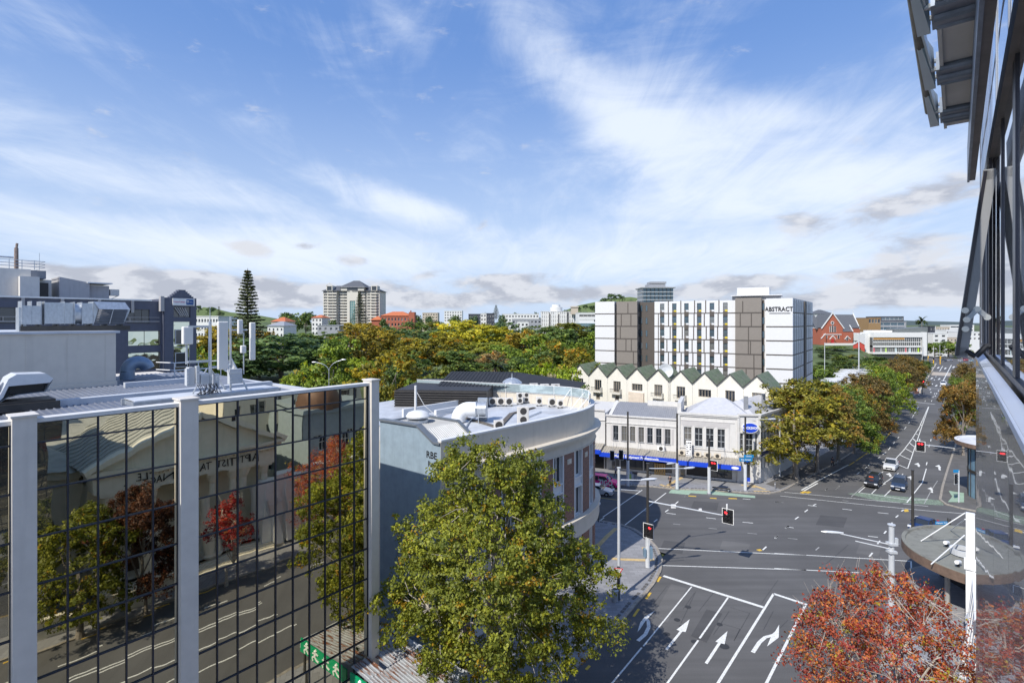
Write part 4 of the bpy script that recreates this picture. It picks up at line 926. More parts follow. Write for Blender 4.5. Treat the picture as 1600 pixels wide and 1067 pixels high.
# ================= corner building with curved brick front =================
M_wallb = mat('pale_blue_render', (.25,.32,.375), .7, var=.10, kind='streak')
M_trim = mat('cream_moulding', (.62,.56,.465), .6, var=.05, kind='streak')
M_bwht = mat('white_trim', (.66,.66,.65), .55, var=.05)
B = thing('curved_brick_building', 'three storey corner building with curved brick front, cream parapet and crowded white roof', 'building', st(0,0), STR)
PTH = [(28.4,30.0),(33,29.6),(37,29.3),(40,29.05),(43.6,28.85),(45.7,28.8),(47.3,28.9),(49.2,29.2),(51.0,29.75),(52.8,30.6),(54.6,31.9),(55.8,33.6),(56.3,35.6),(56.1,38.2),(54.2,44.6),(50.2,57.5)]
def offp(pts, o):
    out = []
    for i, p in enumerate(pts):
        a = Vector(pts[max(i-1,0)]); b = Vector(pts[min(i+1, len(pts)-1)]); d = (b-a).normalized(); out.append((p[0]+d.y*o, p[1]-d.x*o))
    return out
def band(mb, o0, o1, z0, z1, m=0, P=PTH):       # extruded ring section outside of the path
    A = offp(P, o0); C2 = offp(P, o1)
    for i in range(len(P)-1):
        a, b, c, d = A[i], A[i+1], C2[i+1], C2[i]
        mb.poly([(*d,z0),(*c,z0),(*c,z1),(*d,z1)], m); mb.poly([(*a,z1),(*b,z1),(*c,z1),(*d,z1)], m); mb.poly([(*a,z0),(*b,z0),(*c,z0),(*d,z0)], m); mb.poly([(*a,z0),(*b,z0),(*b,z1),(*a,z1)], m)
    for k_ in (0,-1): mb.poly([(*A[k_],z0),(*C2[k_],z0),(*C2[k_],z1),(*A[k_],z1)], m)
q = MB(); band(q, -.28, .02, 14.6, 16.75); q.build('parapet', M_trim, B)
q = MB(); band(q, -.36, .10, 16.75, 16.9); q.build('parapet_capping', M_bwht, B)
q = MB(); band(q, -.1, .75, 14.35, 14.6); band(q, -.1, .55, 14.1, 14.35); band(q, -.1, .3, 13.85, 14.1); band(q, -.1, .12, 13.1, 13.85); band(q, -.1,.22,13.0,13.1); q.build('cornice', M_trim, B)
q = MB(); band(q, -.1, .55, 4.5, 6.1, 0, PTH[3:]); band(q, -.1, .7, 6.1, 6.28, 0, PTH[3:]); band(q, -.1, .2, 4.5, 6.2, 0, PTH[:4]); q.build('ledge', M_trim, B)
q = MB(); inn = offp(PTH, -.3)
q.prism([(28.7,37.5)]+[(28.7, 30.2)]+inn[1:]+[(40,57),(35,50)], 0, 15.45); q.build('core', M_trim, B)
win_segs = [(.30,.62),(.30,.62)]
# bays along the path: positions by arc length
cum = [0]
for a, b in zip(PTH[:-1], PTH[1:]): cum.append(cum[-1]+(Vector(b)-Vector(a)).length)
def on(s):
    s = min(max(s,0), cum[-1]-.001); i = max(k for k in range(len(cum)) if cum[k] <= s); i = min(i, len(PTH)-2); f = (s-cum[i])/(cum[i+1]-cum[i])
    return Vector(PTH[i]).lerp(Vector(PTH[i+1]), f)
def frame(s0, s1):
    a, b = on(s0), on(s1); d = b-a; return TR(a.x, a.y)@RZ(math.atan2(d.y, d.x)), d.length
s = 1.2; bays = []
while s+3.6 < cum[-1]-3: bays.append(s); s += 3.55
brk = MB(); 
for s in bays:
    T, w = frame(s, s+1.75)        # brick pier
    mb = MB(); mb.box(0,-.12,0,w,.4,13.0).xf(T); brk = mb; brk.build('brick_pier', M_brick, B)
    mb = MB(); mb.box(w/2-.35,-.16,11.9,w/2+.35,-.12,12.4); mb.box(w/2-.2,-.22,12.0,w/2+.2,-.16,12.3); mb.xf(T).build('pier_ornament', M_trim, B)
    T, w = frame(s+1.75, s+3.55)
    mb = MB(); rects = [(.22,6.35,w-.22,9.3),(.22,10.3,w-.22,12.9),(.22,.6,w-.22,4.2)]; wall(mb, 0, w, 0, 13.0, rects, .3, 0); mb.box(.1,-.14,9.25,w-.1,-.005,9.4); mb.box(.1,-.14,10.15,w-.1,-.005,10.3); mb.box(0,-.1,6.28,.2,-.004,13); mb.box(w-.2,-.1,6.28,w,-.004,13)
    mb.xf(T).build('window_bay', M_bwht, B)
    for r_ in rects: win(B, r_, 2, 1, .28, M_bwht, M_glass, T=T, fw=.12)
# side wall facing the alley with chamfered parapet
SW = TR(28.4,30.0)@RZ(math.pi/2)      # local x = towards the back (p), local -y ... faces -t
pr = [(0,0),(7.5,0),(7.5,17.5),(2.7,17.6),(.75,16.5),(0,16.5)]
q = MB(); i0 = 0
q.v += [(x,-.0,z) for x, z in pr]+[(x,-.35,z) for x, z in pr]; nq = len(pr)
q.f.append(tuple(range(nq))[::-1]); q.m.append(0); q.f.append(tuple(range(nq,2*nq))); q.m.append(0)
for k_ in range(nq): j = (k_+1)%nq; q.f.append((k_,j,nq+j,nq+k_)); q.m.append(0)
q.xf(TR(28.4,30.0)@RZ(math.pi/2)).build('side_wall', M_wallb, B)
q = MB()
for a, b in (((7.6,17.6),(2.7,17.7)),((2.7,17.7),(.75,16.6)),((.75,16.6),(0,16.6))): q.beam((a[0],-.15,a[1]),(b[0],-.15,b[1]),.6,.16)
q.xf(TR(28.4,30.0)@RZ(math.pi/2)).build('side_wall_capping', mat('lead_flashing', (.17,.19,.21), .5, .3, .1), B)
q = MB()
for ln_, dz in (((0,0),(.2,.35),(.35,.2),(.1,.05),(.4,-.2)),0),: pass
M_graf = mat('black_spray', (.012,.012,.014), .6)
text('graffiti', 'RBE', .75, M_graf, B, TR(28.385,31.0,15.55)@RZ(-math.pi/2), .004, .02)
text('graffiti', 'RoTA', .6, M_graf, B, TR(28.385,30.7,14.85)@RZ(-math.pi/2), .004, .02)
# raised metal roof behind the side wall
M_rib = mat('ribbed_roof', (.42,.42,.41), .5, .3, .08)
q = MB(); sheets(q, 28.8, 33.2, 32.9, 37.4, 17.2, 17.2, .22, .05)
for i in range(20):
    a = 28.8+i*.22; 
    for x0, x1, h0, h1 in ((a,a+.12,0,0),(a+.12,a+.15,0,.05),(a+.15,a+.19,.05,.05),(a+.19,a+.22,.05,0)): q.poly([(x0,30.35,15.6+h0),(x1,30.35,15.6+h1),(x1,32.9,17.2+h1),(x0,32.9,17.2+h0)])
q.build('metal_roof', M_rib, B)
q = MB(); q.poly([(33.3,30.3,15.4),(33.3,37.6,15.4),(33.3,37.6,17.3),(33.3,32.9,17.3),(33.3,30.35,15.6)]); q.beam((33.25,30.3,15.7),(33.25,32.9,17.35),.35,.14); q.beam((33.25,32.9,17.35),(33.25,37.6,17.35),.35,.14); q.beam((28.7,37.5,17.35),(33.4,37.5,17.35),.3,.14); q.build('roof_flashing', mat('lead_flashing', (.17,.19,.21)), B)
q = MB(); core = offp(PTH, -.31); q.poly([(p[0],p[1],15.5) for p in [(33.4,30.2)]+core[2:]+[(40,57),(33.4,48)]]); q.build('white_roof', mat('white_roof_paint', (.50,.52,.55), .5, .05, .14, .5, kind='blot', bs=.35, c2=(.40,.41,.43)), B)
# glass balustrade at the nose
q = MB(); gl = MB(); P2 = offp(PTH[8:], -.45)
for a, b in zip(P2[:-1], P2[1:]):
    q.poly([(*a,16.9),(*b,16.9),(*b,17.9),(*a,17.9)]); gl.beam((*a,17.9),(*b,17.9),.06,.06); gl.beam((*a,15.5),(*a,17.9),.05,.05)
mg = mat('pale_glass', (.45,.55,.57), .08, .4, .05, spec=1.0)
q.build('glass_balustrade', mg, B); gl.build('balustrade_rail', M_wpure, B)
q = MB()
for s_ in (40,43,46,49):
    a = on(s_-18); n_ = (Vector((50,40))-a).normalized(); q.tube((a.x+n_.x*.5,a.y+n_.y*.5,17.6),(a.x+n_.x*2.2,a.y+n_.y*2.2,15.5),.04)
q.build('brace', M_wpure, B)
# inner wall step & pale coping behind
q = MB(); q.box(41,44,15.5,47,44.35,16.1); q.box(38,46,15.5,46.7,46.3,16.4); q.build('roof_upstand', M_bwht, B)
# roof duckboards
q = MB(); q.beam((34,31.5,15.6),(40,34,15.6),.5,.12); q.beam((40,34,15.6),(47,38,15.6),.5,.12); q.beam((47,38,15.6),(52,38.5,15.6),.4,.1); q.beam((40,34,15.6),(42,41,15.6),.4,.12); q.build('cable_tray', mat('weathered_duckboard', (.12,.105,.09), .9, var=.3, vscale=4), B)
for a_, b_2 in (((36,35),(45,41)),((41,33),(50,36)),((38,42),(46,44.5)),((35.5,39),(39,44))):
    q = MB(); q.path([(a_[0],a_[1],15.62),((a_[0]+b_2[0])/2,(a_[1]+b_2[1])/2+.4,15.62),(b_2[0],b_2[1],15.62)], .07, 6); q.build('roof_pipe', M_galv, B)
# ---- things on that roof
def ac_unit(loc, rz, w=.95, h=.9, d=.4, label='', col=None, g='air conditioning units on the white roof'):
    t = thing('ac_unit', label, 'air conditioner', loc, rz, g); q = MB(); q.box(-w/2,-d/2,.12,w/2,d/2,h+.12); o = q.build('casing', col or M_pw, t); bv = o.modifiers.new('b','BEVEL'); bv.width = .02
    q = MB(); nf = 2 if h > 1.15 else 1
    for i in range(nf):
        cz = .12+h*(i+.5)/nf; q.lathe([(min(w,h/nf)*.40,0),(min(w,h/nf)*.40,.03)], 18, 0); 
    q = MB()
    for i in range(nf):
        cz = .12+h*(i+.5)/nf; r_ = min(w, h/nf)*.40; n = 18
        for k_ in range(n):
            a0, a1_ = 2*math.pi*k_/n, 2*math.pi*(k_+1)/n; q.poly([(0,-d/2-.012,cz),(r_*math.cos(a0),-d/2-.012,cz+r_*math.sin(a0)),(r_*math.cos(a1_),-d/2-.012,cz+r_*math.sin(a1_))])
    q.build('fan_grille', M_dkm, t); q = MB()
    for x in (-w*.35, w*.35): q.box(x-.04,-d/2-.05,0,x+.04,d/2+.05,.12)
    q.build('feet', M_blk, t); return t
def up(x, y, h): g = gp(x, y, h); return (g.x, g.y, h)
AR = math.atan2(-.628,.778)
for x, y, w, h, lab in [(817,664,1.15,1.75,'tall two-fan condenser standing alone on the white roof near the parapet'),(779,673,.9,.9,'small condenser low by the parapet where the tree top meets it'),
  (769,634,1.0,.9,'condenser at the left end of the row behind the white elbow duct'),(782,634,1.0,.9,'condenser second from the left in the row behind the elbow duct'),(795,634,1.0,.9,'condenser third from the left in the row behind the elbow duct'),
  (812,631,.8,1.3,'taller condenser in the middle of the roof row'),(822,629,1.1,1.2,'beige condenser with a large fan in the middle of the roof'),(835,628,.9,1.2,'beige condenser to the right of the large-fan one'),(842,634,.7,1.0,'narrow condenser at the right end of the crowded row'),
  (862,635,.9,.9,'condenser standing on its own right of the crowded row'),(875,637,.7,.9,'condenser nearest the glass balustrade'),(786,626,1.0,1.0,'condenser on the back rack behind the row'),(803,624,1.0,1.0,'condenser on the back rack near its middle')]:
    ac_unit(up(x,y,15.55), AR+.9, w, h, .42, lab)
for x, y, lab in [(834,612,'grey-green condenser at the rear edge of the roofs, left of the pair'),(851,613,'condenser at the rear edge of the roofs, left one of the small pair'),(868,613,'condenser at the rear edge of the roofs, right one of the small pair')]: ac_unit(up(x,y,16.6), AR+.9, 1.1, 1.0, .5, lab)
t = thing('exhaust_fan', 'white elbow duct with a round grey fan on the white roof', 'exhaust fan', up(740,660,15.5), AR+.6); q = MB()
pts = [(-1.6,0,.1)]; 
for i in range(9): a = math.pi/2*i/8; pts.append((-1.6+1.1-math.cos(a)*1.1+0, 0, .3+math.sin(a)*1.1))
q.sweep(pts+[(-.3,0,1.4),(.3,0,1.4)], .75, 18); q.build('elbow', M_wpure, t, smooth=True)
q = MB(); q.tube((.3,0,1.4),(1.3,0,1.4),.72,.72,18,0,False); q.tube((.25,0,1.4),(.35,0,1.4),.82,.82,18); q.tube((1.25,0,1.4),(1.35,0,1.4),.82,.82,18); q.build('fan_drum', M_galv, t); MB().tube((1.0,0,1.4),(1.1,0,1.4),.7,.7,18).build('fan_face', M_blk, t)
q = MB(); q.beam((.6,-.5,1.0),(.6,-.8,-.3),.06,.06); q.beam((1.2,.5,1.0),(1.2,.8,-.3),.06,.06); q.beam((.4,-.6,.7),(1.5,-.6,.7),.08,.08); q.box(.3,.9,0,1.3,1.5,2.4); q.build('stand', M_galv, t)
t = thing('roof_ventilator', 'white mushroom ventilator on the ribbed metal roof', 'ventilator', st(31.0,35.6,17.25)); MB().lathe([(.9,0),(.9,.25),(.55,.3),(.55,.45)],24).build('base', M_galv, t); MB().lathe([(1.0,.42),(1.05,.55),(.85,.85),(.5,.98),(0,1.02)],24).build('cap', M_bwht, t, smooth=True)
t = thing('flagpole', 'white pole with a stay wire behind the mushroom ventilator', 'pole', st(32.2,37.3,17.2)); MB().tube((0,0,0),(0,0,3.0),.13,.11,10).build('mast', M_bwht, t); MB().path([(0,0,2.6),(.8,0,1.2),(2.0,-.2,.2),(2.6,-.3,0)], .03,4).build('wire', M_bwht, t)
t = thing('roof_dome', 'ribbed silver dome with finial behind the roof plant', 'dome', up(800,613,16.4)); q = MB(); prof = [(1.9*math.cos(i*math.pi/16), 2.0*math.sin(i*math.pi/16)) for i in range(9)]; q.lathe(prof, 16, 0); q.build('dome_shell', M_galv, t)
q = MB(); q.tube((0,0,1.9),(0,0,2.6),.1,.04); q.lathe([(2.1,-.4),(2.1,0),(1.9,0)],16); q.build('finial', M_galv, t)
# dark long roof building behind
D = thing('dark_clad_building', 'long low building with black corrugated roof and walls behind the curved one', 'building', tuple(at(617,655,66)[:2])+(0,), math.radians(-6))
q = MB(); wall(q, 0, 11.5, 0, 17.6, [(1.6,12.6,2.6,14.2),(3.9,12.8,4.9,14.2),(6.9,12.7,7.9,14.4),(8.9,12.7,10.1,14.4)], .15); q.box(0,.16,0,11.5,14,17.5); q.build('wall', mat('dark_cladding', (.035,.033,.034), .6, .2, .15), D)
for r_ in ((1.6,12.6,2.6,14.2),(3.9,12.8,4.9,14.2),(6.9,12.7,7.9,14.4),(8.9,12.7,10.1,14.4)): win(D, r_, 1, 1, .15, M_lgrey, M_glass2)
q = MB()
for i in range(9): q.box(-.05,-.14,14.9+.3*i,11.6,-.0,15.05+.3*i)
q.build('cladding_rib', M_dkm, D); q = MB(); sheets(q, 4, 14, 5, 14, 17.5, 18.6, .5, .08); q.poly([(14,5,17.5),(14,14,18.6),(24,12,17.4),(22,5,16.8)]); q.build('roof', mat('black_roof', (.03,.03,.032), .7, .2, .2), D)
q = MB(); q.box(11.5,8,0,19,16,15.4); q.build('rear_wing', M_mgrey, D)
# ================= white corner building across the junction =================
RD = Vector((.93,-.365)); RRZ = math.atan2(-.365,.93); C0 = Vector((36.5,85.8))
M_rk = mat('white_stucco', (.62,.605,.58), .6, var=.05, kind='streak')
M_rg = mat('stucco_panel', (.50,.48,.47), .6, var=.05)
R_ = thing('white_corner_shop', 'two storey white corner shop building with blue fascia canopy and oval corner sign', 'shop building', (C0.x,C0.y,0), RRZ)
q = MB(); up4 = [(-8.3+i*1.72, 5.4, -7.1+i*1.72, 8.5) for i in range(4)]
gr = [(-8.9,.15,-8.1,2.8),(-7.9,.5,-4.6,2.7),(-4.2,.5,-.9,2.8)]
wall(q, -9.2, 0, 0, 10.6, up4+gr, .25); q.box(-9.2,.26,0,0,9,10.0); q.build('wall', M_rk, R_)
for r_ in up4: win(R_, r_, 2, 3, .22, M_lgrey, M_glass, fw=.05, sill=True)
win(R_, gr[0], 1, 1, .22, M_lgrey, M_glass); win(R_, gr[1], 1, 1, .22, M_blk, mat('dark_panel', (.03,.028,.03), .5)); win(R_, gr[2], 3, 1, .22, M_blk, M_glass)
q = MB(); q.box(-9.35,-.3,10.6,.1,.3,10.95); q.box(-9.3,-.18,10.35,.1,.0,10.6); q.box(-8.8,-.1,9.6,-.5,-.0,9.72); q.box(-9.2,-.12,5.0,-.1,0,5.15); q.box(-9.3,-.2,0,-8.95,.0,11.1)
for i in range(5): q.box(-8.75+i*1.76,-.09,5.15,-8.35+i*1.76,-.004,8.7)
q.build('moulding', M_rk, R_); q = MB(); q.box(-8.75,-.05,8.7,-1.2,-.005,9.6); q.build('frieze_panel', M_rg, R_)
# chamfered corner bay
th = math.atan2(85.4-85.8, 39.8-36.5); CT = TR(0,0)@RZ(th-RRZ); q = MB(); ub = [(.35,5.2,.85,8.0),(1.2,5.2,2.3,8.0),(2.65,5.2,3.0,8.0)]
wall(q, 0, 3.32, 0, 10.9, ub+[(.9,.3,1.9,4.2)], .25, T=CT)
i0 = len(q.v); q.box(0,.26,0,3.32,3,10.5); q.box(-.1,-.45,4.3,3.4,0,4.9); q.box(0,-.3,4.9,3.3,-.0,5.1); q.box(-.1,-.25,10.9,3.5,.3,11.2); q.box(.1,-.12,8.1,3.2,-.002,8.3); q.box(-.15,-.2,0,.2,0,10.9); q.box(3.1,-.2,0,3.45,.1,11.3); q.xf(CT, i0); q.build('corner_bay', M_rk, R_)
for r_ in ub: win(R_, r_, 2 if r_[2]-r_[0] > 1 else 1, 3, .22, M_lgrey, M_glass, T=CT, fw=.05)
win(R_, (.9,.3,1.9,4.2), 1, 2, .22, M_blk, M_glass, T=CT)
q = MB(); q.box(.9,.02,3.4,1.9,.12,4.2); q.box(.9,.02,.3,1.9,.12,.9); q.xf(CT); q.build('shop_sign', M_blue, R_)
# oval sign
ov = MB(); ov.lathe([(0,-.12),(1,-.12),(1,.12),(0,.12)], 36, 0, sx=1.3, sy=.85); o_ = ov.build('oval_sign', M_wpure, R_, T=CT@TR(1.6,-.75,9.1)@Matrix.Rotation(math.pi/2,4,'X'))
MB().lathe([(0,-.02),(1,-.02),(1,.02),(0,.02)], 36, 0, sx=1.18, sy=.74).build('sign_face', M_blue, o_, T=TR(0,0,.13))
text('sign_letters', 'ROCKSHOP', .55, M_wpure, o_, Matrix.Rotation(-math.pi/2,4,'X')@TR(0,-.17,-.02), .01, .04, .82)
# side wall along the far street
sd_ = Vector((.72,.694)); ST_ = TR(0,0)@RZ(-RRZ)@TR(3.3,-.4)@RZ(math.atan2(sd_.y, sd_.x)); s_up = [(.6+i*1.35,5.3,1.5+i*1.35,8.2) for i in range(12)]; s_lo = [(.5+i*1.5,2.2,1.2+i*1.5,4.0) for i in range(11)]
q = MB(); wall(q, 0, 17.5, 0, 10.9, s_up+s_lo, .25, T=ST_); i0 = len(q.v); q.box(0,.26,0,17.5,10,10.2); q.box(0,-.18,10.75,17.7,.2,11.1); q.box(0,-.12,4.1,17.5,0,4.25); q.box(0,-.12,5.0,17.5,0,5.15); q.box(-.05,-.1,8.3,17.5,0,8.5)
for i in range(9): q.box(0,-.05,.2+.22*i,17.5,-.003,.36+.22*i)
q.xf(ST_, i0); q.build('side_wall', M_rk, R_)
for r_ in s_up: win(R_, r_, 1, 3, .22, M_lgrey, M_glass, T=ST_, fw=.05)
for r_ in s_lo: win(R_, r_, 1, 2, .22, M_lgrey, M_glass, T=ST_, fw=.05)
MB().box(.2,-.08,4.3,17,-.004,4.95).xf(ST_).build('sign_band', mat('navy_band', (.015,.03,.14), .5), R_)
# hipped pale roofs
M_rr = mat('pale_roof', (.50,.50,.52), .5, .1, .08, kind='streak')
q = MB(); e = 10.25
def hip(q, x0, x1, y0, y1, z0, zr, T=None, ins=3.0):
    i0 = len(q.v); xm = (y0+y1)/2; a,b,c,d = (x0,y0,z0),(x1,y0,z0),(x1,y1,z0),(x0,y1,z0); r1, r2 = (x0+ins,xm,zr),(x1-ins,xm,zr)
    q.poly([a,b,r2,r1]); q.poly([b,c,r2]); q.poly([c,d,r1,r2]); q.poly([d,a,r1])
    if T is not None: q.xf(T, i0)
hip(q, -8.6, 2.6, .5, 9.5, 10.2, 13.0, None, 4.5); hip(q, .4, 17, .5, 9.5, 10.3, 12.6, ST_, 4); q.build('roof', M_rr, R_)
MB().box(-9.4,.3,10.2,-8.8,9,12.4).build('parapet', M_rk, R_); MB().box(1.0,4,11,1.7,4.6,13.5).build('chimney', M_mgrey, R_); MB().box(4,8,11,4.6,8.6,13.6).build('chimney', M_mgrey, R_)
# left, lower part
LB = thing('white_shop_building', 'lower white shop building with seven upstairs windows and a blue fascia with white words', 'shop building', (C0.x-RD.x*9.45, C0.y-RD.y*9.45, 0), RRZ)
q = MB(); w7 = [(-10.7+i*1.46,5.3,-9.8+i*1.46,7.9) for i in range(7)]; g7 = [(-11,.2,-9.6,2.7),(-9.4,.5,-5.6,2.7),(-5.4,.5,-.8,2.7)]
wall(q, -11.9, 0, 0, 9.5, w7+g7, .22); q.box(-11.9,.23,0,0,14,8.9); q.build('wall', M_rk, LB)
for r_ in w7: win(LB, r_, 2, 2, .2, M_mgrey, M_glass, fw=.05, sill=True)
win(LB, g7[0], 2, 1, .2, M_lgrey, M_glass); win(LB, g7[1], 3, 1, .2, M_blk, M_glass); win(LB, g7[2], 3, 1, .2, M_blk, M_glass)
q = MB()
for i in range(8): q.box(-11.1+i*1.46+ (0),-.05,5.3,-10.75+i*1.46,-.003,7.95)
q.build('pilaster', M_rg, LB); q = MB(); q.box(-12,-.2,9.5,0.05,.2,9.75); q.box(-12,-.12,8.3,0,-.0,8.42); q.build('cornice', M_rk, LB)
q = MB(); sheets(q, -11.2, 0, .3, 9, 9.1, 10.8, .35, .05); q.build('roof', mat('grey_roof', (.30,.30,.31), .5, .2, .1), LB); MB().poly([(-11.9,.2,9.0),(-11.3,.2,9.0),(-11.3,9,11),(-11.9,9,11)]).build('parapet', M_rk, LB); MB().box(-5.8,7.8,10.5,-.5,8.2,11.4).build('roof_upstand', M_rk, LB)
# canopies over the footpath (one per shop)
M_can = mat('canopy_sheet', (.36,.33,.28), .6, .2, .15)
def canopy(lab, root, x0, x1, zf, words=None, sz=.6, xw=None):
    t = thing('shop_canopy', lab, 'canopy', root.location, RRZ); q = MB(); sheets(q, x0, x1, -3.0, -.05, zf+.5, zf+.95, .4, .05, 0); q.build('roof_sheet', M_can, t); f = MB().box(x0,-3.15,zf-.22,x1,-3.0,zf+.5).build('fascia', M_blue, t)
    if words: text('fascia_letters', words, sz, M_wpure, f, TR(xw,-3.17,zf+.15), .01, .03, .9)
    q = MB(); n = max(2, int((x1-x0)/3.4))
    for i in range(n): x = x0+(x1-x0)*(i+.5)/n; MB().tube((x,-2.6,zf+.6),(x,-.03,zf+2.6),.03).build('stay_rod', M_mgrey, t)
    q = MB(); q.box(x0,-2.95,zf-.2,x1,-.05,zf-.1); q.build('soffit', M_mgrey, t); return t, f
canopy('canopy with blue fascia and white words about music equipment', LB, -12.5, 0.1, 3.25, 'Musical Equipment Professionals', .62, -6.3)
t, f = canopy('narrower blue canopy under the air conditioners of the corner shop', R_, -9.3, .35, 3.05)
MB().lathe([(0,0),(1,0),(1,.02)], 24, 0, sx=.55, sy=.22).build('fascia_badge', M_wpure, f, T=TR(-.5,-3.16,3.2)@Matrix.Rotation(math.pi/2,4,'X'))
t = thing('neighbour_shop_building', 'plain white building between the curved brick corner and the seven-window shop', 'building', (C0.x-RD.x*21.6, C0.y-RD.y*21.6, 0), RRZ)
q = MB(); nr = [(-3.1,5.6,-2.3,8.2),(-6.1,5.6,-5.3,8.2),(-9.1,5.6,-8.3,8.2)]; wall(q, -22, 0, 0, 10.3, nr, .2); q.box(-22,.21,0,0,14,9.9); q.box(-22,-.2,10.3,0,.2,10.6); q.box(-22,-.15,8.6,0,0,8.75); q.build('wall', M_rk, t)
for r_ in nr: win(t, r_, 1, 2, .18, M_mgrey, M_glass)
MB().box(-22,-.05,.1,-.2,-.01,2.9).build('shop_front', M_blk, t); t2, f2 = canopy('blue fascia canopy at the far left, partly behind the curved brick building', t, -22, -.1, 3.6)
# air conditioners standing on the canopies
for x, z, lab in ((-8.6,4.35,'small white condenser at the left end of the corner shop canopy'),(-6.1,4.3,'condenser left of the lamp pole on the corner shop canopy'),(-4.6,4.3,'condenser in the middle of the corner shop canopy'),(-3.1,4.3,'right hand condenser on the corner shop canopy')):
    g = Vector((C0.x,C0.y,0))+Vector((RD.x*x, RD.y*x, z-.45))+Vector((-.365*1.0,-.93*1.0,0)); ac_unit(g, RRZ, 1.1, .75, .4, lab, mat('aged_casing', (.60,.53,.42), .6, var=.08), 'air conditioners on the shop canopies')
g = Vector((C0.x,C0.y,0))+Vector((RD.x*(-12), RD.y*(-12), 4.1))+Vector((-.365*.4,-.93*.4,0)); ac_unit(g, RRZ, 1.15, .85, .4, 'single white condenser on the wall under the seven windows', M_wpure, 'air conditioners on the shop canopies')
t = thing('shop_sign', 'tall white sign board with black marks standing on the corner shop canopy', 'sign', tuple(Vector((C0.x,C0.y,0))+Vector((RD.x*-7.5, RD.y*-7.5, 3.75))+Vector((-.365,-.93,0))), RRZ)
b_ = MB().box(-.45,-.04,0,.45,.04,2.7).build('board', M_wpure, t); q = MB(); R = random.Random(3)
for i in range(7): 
    for j in range(3):
        if R.random() < .75: q.box(-.36+j*.25,-.06,.2+i*.34,-.36+j*.25+R.uniform(.1,.22),-.045,.3+i*.34+R.uniform(0,.1))
q.build('marks', M_blk, b_)
# ================= gabled townhouses =================
TA = Vector((15.8,123.6)); TB = Vector((45.3,98.2)); td = (TB-TA).normalized(); TZ = math.atan2(td.y, td.x); step = (TB-TA).length/8
M_tc = mat('cream_stucco', (.70,.67,.59), .6, var=.04, kind='streak'); M_tg = mat('green_roof_sheet', (.12,.16,.085), .6, .1, .25, .8, kind='moss')
th_lab = ['leftmost gabled townhouse, with a plain side bay','gabled townhouse second from left, with a small iron balcony','gabled townhouse third from left, balcony with dark doors','gabled townhouse fourth from left, wide window over a peach box bay','middle gabled townhouse, balcony beside a ladder','gabled townhouse right of the ladder, broad balcony','gabled townhouse with a pale closed window, third from right','gabled townhouse second from right, balcony hidden by the shop roof','rightmost gabled townhouse, touching the autumn tree']
for i in range(9):
    p = TA+td*step*i; t = thing('gabled_townhouse', th_lab[i], 'house', (p.x,p.y,0), TZ, 'row of cream gabled townhouses'); h = step/2-.02; q = MB(); ze = 13.7; zp = 16.05
    wn = [(-.9,10.5,.9,12.9),(-.5,8.4,.5,9.7)] if i not in (3,6) else [(-1.25,11.2,1.25,12.7)]
    wall(q, -h, h, 0, ze, wn, .3); q.poly([(-h,0,ze),(h,0,ze),(0,0,zp)]); q.poly([(-h,0,0),(-h,0,ze),(-h,7,ze),(-h,7,0)]); q.poly([(h,0,0),(h,7,0),(h,7,ze),(h,0,ze)]); q.build('wall', M_tc, t)
    for r_ in wn: win(t, r_, 4 if r_[2] > 1.2 else 3, 1, .28, mat('taupe_frame', (.33,.28,.22), .6), M_glass, fw=.1)
    q = MB(); zb = 16.4
    for s_ in (-1,1): q.poly([(s_*h*1.0,-.25,ze+.05),(0,-.25,zp+.1),(0,7,zb+.1),(s_*h,7,ze+.05)]); q.poly([(s_*h,-.25,ze-.03),(0,-.25,zp+.0),(0,7,zb),(s_*h,7,ze-.03)]); 
    q.poly([(-h,7,ze),(0,7,zb),(h,7,ze)]); q.build('roof', M_tg, t)
    q = MB()
    for s_ in (-1,1): q.beam((s_*h,-.28,ze+.0),(0,-.28,zp+.05),.06,.12)
    q.build('bargeboard', M_dkm, t)
    if i in (1,2,4,5,7):
        q = MB(); q.box(-1.25,-1.0,10.15,1.25,-.0,10.4); q.box(1.15,-1.0,10.4,1.25,0,11.3); b_ = q.build('balcony', M_tc, t); q = MB()
        for k_ in range(14): q.box(-1.2+k_*.18,-1.0,10.4,-1.17+k_*.18,-.97,11.25)
        q.box(-1.25,-1.0,11.22,1.25,-.95,11.3); q.build('balcony_rail', M_dkm, b_)
    if i == 3: MB().box(-1.8,-.5,0,1.7,-.0,10.9).build('bay', mat('peach_render', (.62,.53,.43), .6), t)
    if i == 0: q = MB(); wall(q, -h-2.3, -h, 0, 13.4, [(-h-2.0,12.0,-h-.5,13.0),(-h-1.9,9.4,-h-.7,10.3)], .2, T=TR(0,.8)); q.box(-h-2.3,1.1,0,-h,9,13.3); q.build('side_bay', mat('beige_render', (.52,.46,.38), .6), t); win(t, (-h-2.0,12.0,-h-.5,13.0), 4, 1, .2, M_tc, M_glass, T=TR(0,.8)); win(t, (-h-1.9,9.4,-h-.7,10.3), 3, 1, .2, M_tc, M_glass, T=TR(0,.8))
t = thing('wall_ladder', 'white caged ladder on the cream townhouse wall', 'ladder', tuple((TA+td*step*4.5).to_3d()+Vector((0,0,7.5))), TZ); q = MB()
for x in (-.25,.25): q.tube((x,-.3,0),(x,-.3,6.5),.03)
for k_ in range(20): q.tube((-.25,-.3,.2+k_*.3),(.25,-.3,.2+k_*.3),.02)
q.build('rungs', M_tc, t)
